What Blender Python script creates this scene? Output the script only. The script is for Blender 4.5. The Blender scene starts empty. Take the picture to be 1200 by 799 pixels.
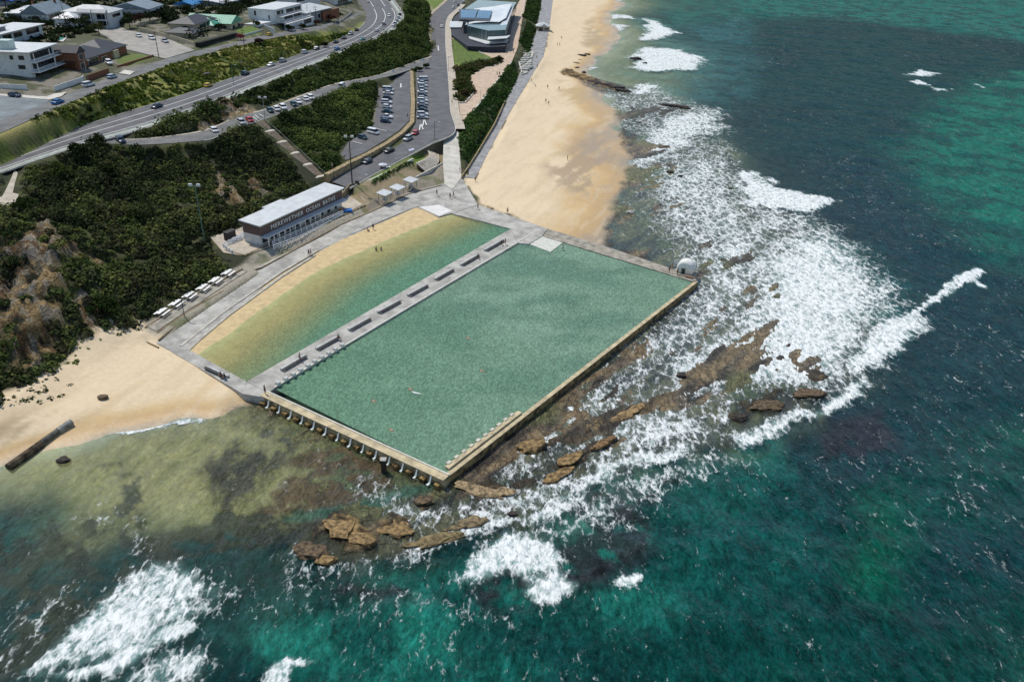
import bpy, bmesh, math, random
import numpy as np
from mathutils import Vector, Matrix
random.seed(7); rng = np.random.default_rng(7)
S = bpy.context.scene
COL = S.collection
PI = math.pi
QL = 1.0                      # tessellation density of ground and sea
# ------------------------------------------------------------------ camera
F, PITCH, ROLL, CH = 920.0, math.radians(29.5), math.radians(2.0), 85.5
CX, CY = 600.0, 399.5
_f = np.array([0, math.cos(PITCH), -math.sin(PITCH)]); _r0 = np.array([1.0, 0, 0]); _u0 = np.cross(_r0, _f)
_r = _r0*math.cos(ROLL)+_u0*math.sin(ROLL); _u = -_r0*math.sin(ROLL)+_u0*math.cos(ROLL)
cam = bpy.data.objects.new('camera', bpy.data.cameras.new('camera')); COL.objects.link(cam)
M = Matrix(((_r[0], _u[0], -_f[0], 0), (_r[1], _u[1], -_f[1], 0), (_r[2], _u[2], -_f[2], CH), (0, 0, 0, 1)))
cam.matrix_world = M
cam.data.sensor_width = 36; cam.data.lens = F/1200*36; cam.data.clip_start = 1; cam.data.clip_end = 9000
S.camera = cam
def U(px, py, z):            # a point of the site, read off the survey photograph at height z
    d = _f+(px-CX)/F*_r-(py-CY)/F*_u
    t = (z-CH)/d[2]
    return np.array([d[0]*t, d[1]*t, z])
def UP(pts, z):
    return [U(p[0], p[1], p[2] if len(p) > 2 else z) for p in pts]
# ------------------------------------------------------------------ world + sun
SUN_EL, SUN_AZ = math.radians(58), math.radians(-46)      # azimuth from +Y towards +X
w = bpy.data.worlds.new('World'); S.world = w; w.use_nodes = True
nt = w.node_tree; bg = nt.nodes['Background']
sky = nt.nodes.new('ShaderNodeTexSky'); sky.sky_type = 'NISHITA'; sky.sun_disc = False
sky.sun_elevation = SUN_EL; sky.sun_rotation = SUN_AZ; sky.air_density = 1.0; sky.dust_density = 0.4
nt.links.new(sky.outputs[0], bg.inputs[0]); bg.inputs[1].default_value = 0.105
sl = bpy.data.lights.new('sun', 'SUN'); sl.energy = 3.1; sl.angle = math.radians(2.5); sl.color = (1, 0.95, 0.86)
so = bpy.data.objects.new('sun', sl); COL.objects.link(so)
sd_ = Vector((math.sin(SUN_AZ)*math.cos(SUN_EL), math.cos(SUN_AZ)*math.cos(SUN_EL), math.sin(SUN_EL)))
so.rotation_euler = sd_.to_track_quat('Z', 'Y').to_euler(); so.location = (0, 200, 200)
S.view_settings.view_transform = 'Standard'; S.view_settings.look = 'None'
S.view_settings.exposure = 0.17; S.view_settings.gamma = 1
S.render.engine = 'CYCLES'
# ------------------------------------------------------------------ numpy noise + geometry helpers
def _hash(ix, iy, s):
    h = (ix.astype(np.int64)*374761393+iy.astype(np.int64)*668265263+s*974711) & 0xffffffff
    h = ((h ^ (h >> 13))*1274126177) & 0xffffffff
    return ((h ^ (h >> 16)) & 0xffff)/65535.0
def vnoise(x, y, s=0):
    ix = np.floor(x); iy = np.floor(y); fx = x-ix; fy = y-iy
    fx = fx*fx*(3-2*fx); fy = fy*fy*(3-2*fy)
    a = _hash(ix, iy, s); b = _hash(ix+1, iy, s); c = _hash(ix, iy+1, s); d = _hash(ix+1, iy+1, s)
    return (a*(1-fx)+b*fx)*(1-fy)+(c*(1-fx)+d*fx)*fy
def fbm(x, y, s=0, o=4):
    r = 0; a = .5; n = 0
    for k in range(o):
        r = r+a*vnoise(x, y, s+k*17); n += a; x = x*2.03+13.7; y = y*2.03-7.1; a *= .5
    return r/n
def sstep(a, b, v):
    t = np.clip((v-a)/(b-a), 0, 1); return t*t*(3-2*t)
def sdist(X, Y, poly):        # signed distance, negative inside
    P = np.asarray(poly, float)[:, :2]; d = np.full(X.shape, 1e18); s = np.ones(X.shape)
    n = len(P)
    for i in range(n):
        j = (i-1) % n
        ex, ey = P[j]-P[i]; wx = X-P[i, 0]; wy = Y-P[i, 1]
        t = np.clip((wx*ex+wy*ey)/(ex*ex+ey*ey+1e-12), 0, 1)
        bx = wx-ex*t; by = wy-ey*t; d = np.minimum(d, bx*bx+by*by)
        c1 = Y >= P[i, 1]; c2 = Y < P[j, 1]; c3 = ex*wy > ey*wx
        s = np.where((c1 & c2 & c3) | (~c1 & ~c2 & ~c3), -s, s)
    return s*np.sqrt(d)
def sdcull(X, Y, poly, m):
    P = np.asarray(poly, float); out = np.full(X.shape, 1e6)
    k = (X > P[:, 0].min()-m) & (X < P[:, 0].max()+m) & (Y > P[:, 1].min()-m) & (Y < P[:, 1].max()+m)
    if k.any(): out[k] = sdist(X[k], Y[k], poly)
    return out
def ldist(X, Y, line):        # distance to an open polyline
    P = np.asarray(line, float)[:, :2]; d = np.full(X.shape, 1e18)
    for i in range(len(P)-1):
        ex, ey = P[i+1]-P[i]; wx = X-P[i, 0]; wy = Y-P[i, 1]
        t = np.clip((wx*ex+wy*ey)/(ex*ex+ey*ey+1e-12), 0, 1)
        d = np.minimum(d, (wx-ex*t)**2+(wy-ey*t)**2)
    return np.sqrt(d)
class RBF:
    def __init__(s, P, sm=0.0):
        P = np.asarray(P, float); s.P = P[:, :2]; n = len(P)
        D = np.hypot(s.P[:, None, 0]-s.P[None, :, 0], s.P[:, None, 1]-s.P[None, :, 1])
        A = np.zeros((n+1, n+1)); A[:n, :n] = -D-sm*np.eye(n); A[:n, n] = 1; A[n, :n] = 1
        s.w = np.linalg.solve(A+1e-9*np.eye(n+1), np.append(P[:, 2], 0))
    def __call__(s, X, Y):
        X = np.asarray(X, float); r = np.full(X.shape, s.w[-1])
        for (px, py), w_ in zip(s.P, s.w[:-1]): r = r-w_*np.hypot(X-px, Y-py)
        return r
def dens(line, n):            # resample a polyline of rows linearly, n pieces per segment
    L = np.asarray(line, float); out = []
    for i in range(len(L)-1):
        for k in range(n): out.append(L[i]+(L[i+1]-L[i])*k/n)
    out.append(L[-1]); return np.array(out)
def smooth(L, n=6):           # Catmull-Rom
    L = np.asarray(L, float); out = []
    for i in range(len(L)-1):
        p0 = L[max(i-1, 0)]; p1 = L[i]; p2 = L[i+1]; p3 = L[min(i+2, len(L)-1)]
        for k in range(n):
            t = k/n; out.append(.5*((2*p1)+(-p0+p2)*t+(2*p0-5*p1+4*p2-p3)*t*t+(-p0+3*p1-3*p2+p3)*t**3))
    out.append(L[-1]); return np.array(out)
# ------------------------------------------------------------------ site survey: edges of paved ribbons (px, px, z)
def pairs(L, R, Z): return (smooth([U(p[0], p[1], z) for p, z in zip(L, Z)]), smooth([U(p[0], p[1], z) for p, z in zip(R, Z)]))
RIB = {}
RIB['main_road'] = pairs([(-60, 203), (0, 181), (90, 150), (160, 128), (225, 108), (290, 85), (365, 59), (393, 48), (408, 41), (420, 34), (427, 27), (429, 19), (425, 9), (412, -10), (400, -20)],
    [(-60, 224), (0, 203), (90, 173), (180, 148), (250, 124), (322, 94), (400, 63), (429, 53), (447, 45), (461, 36), (471, 26), (473, 16), (467, 7), (452, -12), (440, -22)],
    [18, 18, 18, 18, 18, 17.5, 17, 16.5, 16, 16, 15.7, 15.5, 15.3, 15, 15])
RIB['residential_road'] = pairs([(-60, 168), (0, 142), (50, 122), (90, 106), (123, 93), (150, 83), (192, 70), (230, 60), (278, 49), (330, 38), (380, 29), (404, 21), (424, 14)],
    [(-60, 180), (0, 156), (50, 134), (90, 117), (123, 104), (155, 91), (192, 79), (232, 66), (280, 54), (330, 43), (380, 34), (406, 24), (424, 17)],
    [24, 24, 24, 24, 24, 24, 24, 24, 23.3, 22, 20, 17.5, 15.7])
RIB['hillside_road'] = pairs([(120, 161), (160, 163), (222, 156), (252, 148), (280, 135), (310, 128), (360, 109), (393, 98), (443, 88), (487, 72), (506, 66)],
    [(120, 168), (165, 170), (238, 165), (256, 160), (280, 148), (303, 142), (370, 119), (410, 101), (460, 88), (480, 82), (500, 78)],
    [17.5, 17, 16, 16, 15.5, 15, 13, 12, 11, 9.5, 9])
RIB['coast_road'] = pairs([(560, -22), (535, -8), (520, 5), (506, 18), (503, 30), (505, 62), (488, 84), (487, 120), (485, 148), (470, 168), (443, 181), (410, 196), (386, 212)],
    [(572, -18), (550, -4), (536, 10), (524, 22), (522, 45), (524, 75), (526, 100), (528, 130), (533, 155), (505, 169), (470, 188), (440, 204), (410, 221)],
    [12, 12, 11.5, 11, 10, 9, 8.5, 8, 7.5, 7, 6.3, 5.8, 5.2])
RIB['stairs'] = (dens([U(299, 144.5, 15), U(372, 213.5, 5.2)], 12), dens([U(307.5, 140.5, 15), U(380.5, 203.5, 5.2)], 12))
# pads: name -> (px polygon with z)
PAD = {
 'car_park': [(466, 84, 9.2), (481, 82, 9), (481, 120, 8.6), (480, 141, 8.3), (468, 153, 8.2), (450, 165, 8.0), (427, 179, 7.8), (405, 188, 7.6), (399, 181, 7.6), (408, 167, 7.8), (424, 157, 8.0), (438, 147, 8.3), (444, 105, 8.8), (461, 97, 9)],
 'side_street': [(90, 22, 25), (110, 18, 25), (150, 36, 24.6), (190, 43, 24.4), (228, 59, 24), (194, 69, 24), (148, 58, 24.3)],
 'corner_lot': [(-60, 108, 24.2), (0, 112, 24.2), (60, 117, 24.1), (48, 124, 24), (0, 142, 24), (-60, 168, 24)],
 'club_forecourt': [(523, 40, 9.5), (530, 50, 9), (545, 78, 8), (531, 80, 8), (533, 121, 7.6), (528, 130, 7.6), (533, 155, 7), (537, 148, 7), (563, 120, 7), (600, 72, 7), (607, 55, 7), (612, 22, 7.5), (618, 0, 8), (640, -20, 9), (620, -20, 9), (604, 10, 8), (600, 60, 7), (528, 47, 9)],
 'beach_walk': [(645, -20, 5), (648, 0, 4.8), (644, 30, 4.3), (637, 66, 3.8), (618, 98, 3.3), (590, 145, 2.8), (557, 209, 2.3), (541, 208, 2.3), (560, 180, 2.9), (592, 120, 3.5), (609, 86, 4), (628, 40, 4.5), (635, 0, 5), (636, -20, 5)],
 'beach_ramp': [(520, 156, 6.9), (537, 153, 6.7), (539, 183, 4.2), (541, 208, 2.4), (530, 222, 2.2), (521, 216, 2.3), (519, 190, 4.4)],
 'promenade': [(187, 396, 1.9), (270, 330, 1.9), (300, 313, 2), (345, 292, 2.1), (400, 262, 2.2), (440, 245, 2.2), (478, 226, 2.2), (520, 215, 2.2), (541, 208, 2.3), (560, 240, 1.9), (530, 250, 1.85), (514, 240, 1.9), (486, 243, 1.9), (400, 280, 1.8), (330, 318, 1.8), (222, 408, 1.8), (212, 414, 1.7), (196, 409, 1.8), (183, 402, 1.9)],
 'picnic_lawn': [(420, 246, 2.4), (405, 236, 3.2), (400, 228, 4.4), (413, 222, 4.8), (440, 208, 5), (480, 185, 5.6), (508, 175, 5.8), (517, 190, 4.8), (519, 212, 2.4), (478, 226, 2.3), (440, 245, 2.3)],
 'pavilion_terrace': [(262, 296, 3.4), (285, 300, 3.4), (345, 280, 3.4), (400, 252, 3.4), (425, 240, 3.2), (403, 225, 3.6), (395, 214, 3.6), (330, 240, 3.6), (280, 268, 3.6), (246, 278, 3.6)],
 'seating_bowl': [(487, 191, 5.1), (501, 178, 5.1), (516, 180, 2.7), (515, 193, 2.5), (499, 202, 2.5)],
 'lookout': [(17, 199, 17.3), (21, 203, 17.1), (15, 226, 16.6), (22, 228, 16.5), (18, 238, 16.2), (0, 243, 16.2), (-20, 243, 16.2), (-20, 232, 16.4), (2, 231, 16.6), (10, 216, 17)],
 'table_terrace': [(170, 382, 2.9), (184, 388, 2.5), (238, 352, 2.5), (290, 318, 2.5), (284, 312, 2.9), (276, 314, 3), (225, 345, 3)],
}
def padpoly(n): return np.array([U(*p) for p in PAD[n]])
# ------------------------------------------------------------------ terrain control points (px, py, z)
CP = []
def cp(z, *pts):
    for p in pts: CP.append(U(p[0], p[1], z))
for n, (L, R) in RIB.items():
    for a, b in zip(L[::4], R[::4]): CP.append(a); CP.append(b)
for n in PAD: CP += [U(*p) for p in PAD[n]]
cp(26, (0, 60), (60, 60), (100, 30), (150, 15), (200, 30), (250, 40), (300, 25), (340, 12), (-60, 60), (-60, 100), (-60, 20))
cp(28, (0, 10), (100, 0), (200, -5), (300, -12), (400, -16), (-100, 0))
cp(20.5, (60, 140), (140, 115), (210, 92)); cp(19.5, (300, 72), (360, 52))
cp(15, (100, 190), (30, 200), (150, 175), (10, 235)); cp(16.5, (0, 240)); cp(13, (180, 190), (240, 178), (300, 160)); cp(14, (100, 215), (50, 240))
cp(10, (220, 215), (180, 235), (300, 190)); cp(6.5, (260, 245), (330, 212), (200, 270), (250, 268)); cp(4.5, (240, 290), (225, 310), (365, 214))
cp(16, (40, 270), (0, 280)); cp(14, (60, 300)); cp(12, (70, 330), (100, 290)); cp(7, (110, 350), (130, 320), (75, 375)); cp(4, (150, 370), (120, 395), (180, 350), (60, 410), (0, 430)); cp(9, (0, 370), (30, 380)); cp(11, (20, 335))
cp(3.2, (60, 430), (10, 470), (170, 385)); cp(2.4, (100, 425), (150, 402), (0, 495))
cp(1.6, (60, 470), (120, 450), (190, 425), (230, 430)); cp(1.1, (150, 475), (230, 455), (265, 462), (60, 500)); cp(0.5, (120, 500), (200, 482), (265, 474), (30, 520))
cp(-0.15, (75, 528), (130, 512), (215, 494), (280, 480), (0, 552), (40, 538))
cp(11.5, (350, 135), (400, 115), (330, 150)); cp(9, (390, 150), (430, 125), (370, 185), (445, 98)); cp(6.2, (385, 200)); cp(8, (360, 200))
cp(14, (440, 62), (380, 85)); cp(13, (480, 40), (470, 60), (300, 115)); cp(12, (500, 10), (495, 40)); cp(16, (480, 5)); cp(13, (520, -15), (700, -60))
cp(10, (575, -10), (600, -15)); cp(8.5, (560, 5), (530, 30))
cp(5.8, (560, 150), (585, 105)); cp(5.5, (615, 40), (625, 10))
# east beach
cp(2.2, (600, 170), (570, 225), (640, 80), (660, 30), (665, -10), (620, 130)); cp(1.5, (650, 130), (630, 190), (600, 230), (680, 20), (620, 250)); cp(0.9, (690, 140), (680, 200), (660, 245), (690, 60), (670, 255), (700, 20))
cp(0.35, (705, 135), (728, 180), (715, 225), (698, 262), (715, 38), (680, 275), (705, 52), (685, 75), (690, 112)); cp(-0.1, (712, 265), (738, 190), (730, 230), (722, 150), (727, 35), (700, 68), (690, 85), (715, 15), (725, 0))
# rock shelf, awash
cp(-0.05, (760, 230), (800, 250), (740, 260), (760, 290), (830, 290), (850, 330), (820, 370), (780, 400), (740, 440), (700, 480), (650, 520), (600, 560), (880, 360), (930, 400), (960, 430), (900, 440), (850, 470), (780, 490), (720, 530), (900, 320), (780, 170), (800, 200), (850, 240), (740, 140), (790, 130))
cp(-0.05, (400, 560), (350, 560), (440, 590), (520, 590), (380, 600), (420, 640), (480, 620), (560, 590)); cp(-.15, (330, 520), (300, 490))
cp(-1.0, (740, 560), (670, 590), (600, 625), (500, 650), (860, 530), (950, 490), (1010, 450), (1030, 400), (1010, 330), (960, 280), (900, 230), (860, 180), (820, 150)); cp(-0.5, (290, 600), (340, 600), (450, 575)); cp(-1.9, (400, 684), (318, 662), (350, 676), (450, 676))
cp(-4, (560, 680), (400, 740), (700, 700), (760, 620), (880, 580), (1000, 520), (1080, 440), (1060, 330), (1000, 250), (920, 180), (860, 120))
cp(-8, (600, 799), (800, 760), (1000, 700), (1150, 560), (1200, 400), (1200, 799), (1100, 250), (1000, 100), (900, 60), (1200, 200), (1200, 60), (1000, 10), (800, 900), (400, 850), (1300, 500), (1400, 100), (1100, -30), (900, -30))
cp(-0.6, (100, 560), (200, 530), (280, 520), (330, 555), (230, 590), (180, 560), (300, 560)); cp(-1.6, (0, 590), (60, 590), (130, 620), (60, 640)); cp(-2.2, (0, 700), (100, 690), (200, 660), (260, 640)); cp(-3, (0, 799), (150, 799), (300, 750), (-100, 700), (-60, 620))
cp(-1.0, (760, 40), (780, 80), (740, 90), (800, 100), (760, 10)); cp(-2.5, (840, 60), (850, 100), (830, 10), (780, -20)); cp(-.4, (755, 115), (720, 120), (750, 150))
TR = RBF(CP, 0.5)
PADS = []                       # (polygon, zfunc, drop, feather)
for n, (L, R) in RIB.items():
    PADS.append((np.vstack([L, R[::-1]]), RBF(np.vstack([L[::3], R[::3]]), .2), .12, 5))
for n in PAD:
    if n in ('picnic_lawn',): continue
    P = padpoly(n); PADS.append((P, RBF(P, .05), .12, 3))
# pools, in deck-height plan
DZ = 1.75
MAINP = np.array(UP([(322, 455), (527, 556), (811, 330), (635, 276.5), (619.5, 286), (606, 285)], 1.45))
KIDP = np.array(UP([(222, 410), (289, 446), (598, 269), (529, 250), (514, 254), (488, 243), (400, 281), (330, 318)], 1.45))
BATHS = np.array(UP([(196, 409), (275, 458), (311, 462), (527, 561), (818, 330), (800, 322), (640, 268), (560, 240), (500, 232), (400, 272), (320, 316), (212, 400)], 1.2))
def T(X, Y, detail=True):
    X = np.asarray(X, float); Y = np.asarray(Y, float)
    z = TR(X, Y)
    if detail:
        dn = fbm(X/9, Y/9, 3, 5)-.5
        z = z+np.where(z > 2.5, dn*1.2, 0)*sstep(2.5, 6, z)
        low = sstep(1.2, .3, z)*sstep(-2.5, -.6, z)*shelfmask(X, Y)
        # strata of the rock shelf: thin ledges running along the shore
        u = X*.62+Y*.78; v = X*.78-Y*.62
        st = .55*fbm(u/22+3, v/5.5, 9, 5)+.45*fbm(u/6, v/1.7, 19, 4)
        z = z+low*((st-.5)*.62-.04+.03*np.sign(np.sin(st*40)))
        z = z+SANDN(X, Y)*sstep(3, 2, z)*sstep(-2.5, -.5, z)*(1-low)
        z = outcrop(X, Y, z)
    for P, zf, dr, fe in PADS:
        m = (X > P[:, 0].min()-fe) & (X < P[:, 0].max()+fe) & (Y > P[:, 1].min()-fe) & (Y < P[:, 1].max()+fe)
        if not m.any(): continue
        sd = sdist(X[m], Y[m], P); k = sstep(fe, 1.3, sd)
        z[m] = z[m]*(1-k)+(zf(X[m], Y[m])-dr)*k
    m = (X > BATHS[:, 0].min()) & (X < BATHS[:, 0].max()) & (Y > BATHS[:, 1].min()) & (Y < BATHS[:, 1].max())
    if m.any():
        sd = sdist(X[m], Y[m], BATHS); k = sstep(0, -1.2, sd); z[m] = z[m]*(1-k)+(-1.0)*k
    return z
def SANDN(X, Y): return (fbm(X/14, Y/14, 21, 4)-.5)*.35
SHELF = [np.array(UP([(722, 120), (740, 100), (810, 120), (850, 170), (900, 220), (970, 270), (1030, 330), (1050, 400), (1010, 460), (930, 500), (850, 530), (780, 545), (700, 585), (600, 620), (500, 655), (440, 672), (370, 672), (325, 645), (300, 600), (350, 560), (300, 510), (262, 500), (290, 470), (400, 500), (527, 555), (815, 330), (700, 300), (705, 265), (725, 220), (738, 190), (728, 160)], 0)),
         np.array(UP([(240, 545), (265, 520), (300, 530), (310, 560), (290, 590), (260, 600)], 0)),
         np.array(UP([(655, 82), (690, 92), (740, 100), (815, 122), (800, 128), (740, 118), (690, 104), (655, 92)], 0))]
def shelfmask(X, Y):
    wx = X+(fbm(X/8, Y/8, 31)-.5)*8; wy = Y+(fbm(X/8, Y/8, 32)-.5)*8; m = np.zeros(X.shape)
    for P in SHELF: m = np.maximum(m, sstep(2.0, -2.0, sdcull(wx, wy, P, 12)))
    return m
# exposed slabs of orange rock: px polygon, height
OUT = [([(333, 640), (350, 622), (372, 610), (400, 606), (432, 620), (448, 634), (440, 650), (405, 655), (372, 664), (345, 654)], .95),
       ([(452, 616), (470, 612), (490, 622), (478, 632), (455, 630)], .6), ([(400, 604), (424, 612), (420, 622), (395, 616)], .5),
       ([(462, 642), (500, 626), (522, 632), (494, 650), (450, 658)], .7), ([(520, 622), (550, 606), (575, 604), (560, 616), (530, 628)], .5), ([(440, 612), (462, 604), (478, 610), (470, 618), (446, 620)], .55), ([(486, 588), (505, 580), (512, 590), (498, 596)], .5),
       ([(608, 521), (625, 516), (640, 520), (636, 528), (618, 531)], .6), ([(638, 520), (665, 508), (690, 492), (740, 478), (780, 464), (760, 480), (705, 504), (680, 520), (650, 522)], .4),
       ([(640, 548), (665, 538), (690, 520), (715, 512), (700, 530), (682, 548), (655, 558)], .6), ([(600, 566), (630, 556), (660, 560), (640, 572), (610, 574)], .3),
       ([(845, 492), (870, 470), (900, 455), (940, 452), (975, 437), (985, 445), (965, 462), (930, 480), (890, 484), (868, 498)], .5),
       ([(935, 432), (965, 436), (975, 446), (950, 448)], .4), ([(540, 565), (570, 560), (598, 572), (575, 582), (548, 574)], .35),
       ([(735, 122), (790, 120), (815, 126), (790, 136), (760, 150), (730, 175), (724, 160), (735, 140)], .25),
       ([(662, 82), (690, 90), (735, 100), (728, 108), (690, 98), (655, 90)], .6), ([(848, 505), (868, 510), (862, 520), (846, 516)], .3)]
OUT = [(np.array(UP(p, 0)), h*(1.0 if i == 0 else 1.4)) for i, (p, h) in enumerate(OUT)]
def outcrop(X, Y, z, mask=False):
    wx = X+(fbm(X/3, Y/3, 41)-.5)*3.5; wy = Y+(fbm(X/3, Y/3, 42)-.5)*3.5; mm = np.zeros(X.shape)
    u = X*.62+Y*.78; v = X*.78-Y*.62
    cr = fbm(u/2.5, v/1.2, 47, 4)
    for P, h in OUT:
        m = sstep(1.0, -1.4, sdcull(wx, wy, P, 8)); mm = np.maximum(mm, m)
        z = z+m*(h*.45+h*1.0*(np.round(cr*7)/7-.45)+.25*h*(fbm(X/.9, Y/.9, 48, 3)-.5))
    return mm if mask else z
NRf, NAf, FR0, FR1, FA0, FA1 = int(820*QL), int(900*QL), 35, 4000, -64, 60
LUT = {}
def TZ(x, y):                 # bilinear look-up in the finished ground mesh
    r = math.hypot(x, y); a = math.degrees(math.atan2(x, y))
    i = math.log(r/FR0)/math.log(FR1/FR0)*(NRf-1); j = (a-FA0)/(FA1-FA0)*(NAf-1)
    i0 = min(max(int(i), 0), NRf-2); j0 = min(max(int(j), 0), NAf-2); fi = i-i0; fj = j-j0; Z = LUT['z']
    return float((Z[i0, j0]*(1-fi)+Z[i0+1, j0]*fi)*(1-fj)+(Z[i0, j0+1]*(1-fi)+Z[i0+1, j0+1]*fi)*fj)
def TZA(X, Y):
    r = np.hypot(X, Y); a = np.degrees(np.arctan2(X, Y)); i = np.log(r/FR0)/math.log(FR1/FR0)*(NRf-1); j = (a-FA0)/(FA1-FA0)*(NAf-1)
    i0 = np.clip(i.astype(int), 0, NRf-2); j0 = np.clip(j.astype(int), 0, NAf-2); fi = i-i0; fj = j-j0; Z = LUT['z']
    return (Z[i0, j0]*(1-fi)+Z[i0+1, j0]*fi)*(1-fj)+(Z[i0, j0+1]*(1-fi)+Z[i0+1, j0+1]*fi)*fj
def UT(px, py, z0=2.0):
    z = z0
    for _ in range(14):
        p = U(px, py, z); z = .5*z+.5*TZ(p[0], p[1])
    p = U(px, py, z); return np.array([p[0], p[1], TZ(p[0], p[1])])
# ------------------------------------------------------------------ node material helpers
def newmat(name):
    m = bpy.data.materials.new(name); m.use_nodes = True; m.node_tree.nodes.clear(); return m, m.node_tree.nodes, m.node_tree.links
def N(nt_, t, **kw):
    n = nt_.new(t)
    for k, v in kw.items():
        if k in n.inputs: n.inputs[k].default_value = v
        else: setattr(n, k, v)
    return n
MATS = {}
def pmat(name, col, rough=.7, var=.12, scale=1.0, bump=.0, metal=0, spec=.4, col2=None, obj=True):
    if name in MATS: return MATS[name]
    m, n, l = newmat(name)
    o = N(n, 'ShaderNodeOutputMaterial'); p = N(n, 'ShaderNodeBsdfPrincipled'); p.inputs['Roughness'].default_value = rough
    p.inputs['Metallic'].default_value = metal; p.inputs['Specular IOR Level'].default_value = spec
    g = N(n, 'ShaderNodeNewGeometry'); no = N(n, 'ShaderNodeTexNoise'); no.inputs['Scale'].default_value = scale; no.inputs['Detail'].default_value = 6
    l.new(g.outputs['Position'], no.inputs['Vector'])
    mx = N(n, 'ShaderNodeMix', data_type='RGBA'); c2 = col2 or tuple(c*(1-2*var) for c in col)
    mr = N(n, 'ShaderNodeMapRange'); mr.inputs[1].default_value = .35; mr.inputs[2].default_value = .65
    l.new(no.outputs[0], mr.inputs[0]); l.new(mr.outputs[0], mx.inputs[0])
    mx.inputs[6].default_value = (*c2, 1); mx.inputs[7].default_value = (*[min(1, c*(1+var)) for c in col], 1)
    if rough > .65:
        nf = N(n, 'ShaderNodeTexNoise'); nf.inputs['Scale'].default_value = scale*5+.6; nf.inputs['Detail'].default_value = 4; nf.inputs['Roughness'].default_value = .7; l.new(g.outputs['Position'], nf.inputs['Vector'])
        fr = N(n, 'ShaderNodeMapRange'); fr.inputs[1].default_value = .3; fr.inputs[2].default_value = .7; fr.inputs[3].default_value = .8; fr.inputs[4].default_value = 1.16; l.new(nf.outputs[0], fr.inputs[0])
        mf = N(n, 'ShaderNodeMix', data_type='RGBA', blend_type='MULTIPLY'); mf.inputs[0].default_value = 1; l.new(mx.outputs[2], mf.inputs[6]); l.new(fr.outputs[0], mf.inputs[7]); mx = mf
    l.new(mx.outputs[2], p.inputs['Base Color']); l.new(p.outputs[0], o.inputs[0])
    if bump:
        b = N(n, 'ShaderNodeBump'); b.inputs['Strength'].default_value = bump; b.inputs['Distance'].default_value = .1
        l.new(no.outputs[0], b.inputs['Height']); l.new(b.outputs[0], p.inputs['Normal'])
    MATS[name] = m; return m
# ------------------------------------------------------------------ mesh helpers
def mkmesh(name, V, Fc, mat=None, parent=None, smooth_=False, attrs=None, link=True):
    me = bpy.data.meshes.new(name)
    V = np.asarray(V, np.float32)
    if isinstance(Fc, np.ndarray):
        k = Fc.shape[1]; n = len(Fc)
        me.vertices.add(len(V)); me.vertices.foreach_set('co', V.ravel())
        me.loops.add(n*k); me.loops.foreach_set('vertex_index', Fc.astype(np.int32).ravel())
        me.polygons.add(n); me.polygons.foreach_set('loop_start', np.arange(0, n*k, k, dtype=np.int32)); me.polygons.foreach_set('loop_total', np.full(n, k, np.int32))
    else:
        me.from_pydata([tuple(map(float, v)) for v in V], [], Fc)
    me.update(calc_edges=True)
    if smooth_: me.polygons.foreach_set('use_smooth', np.ones(len(me.polygons), bool))
    for an, (tp, arr) in (attrs or {}).items():
        a = me.attributes.new(an, tp, 'POINT')
        if tp == 'FLOAT': a.data.foreach_set('value', np.asarray(arr, np.float32).ravel())
        else:
            c = np.ones((len(V), 4), np.float32); c[:, :3] = arr; a.data.foreach_set('color', c.ravel())
    if mat: me.materials.append(mat)
    o = bpy.data.objects.new(name, me); COL.objects.link(o)
    if parent: o.parent = parent
    return o
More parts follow.
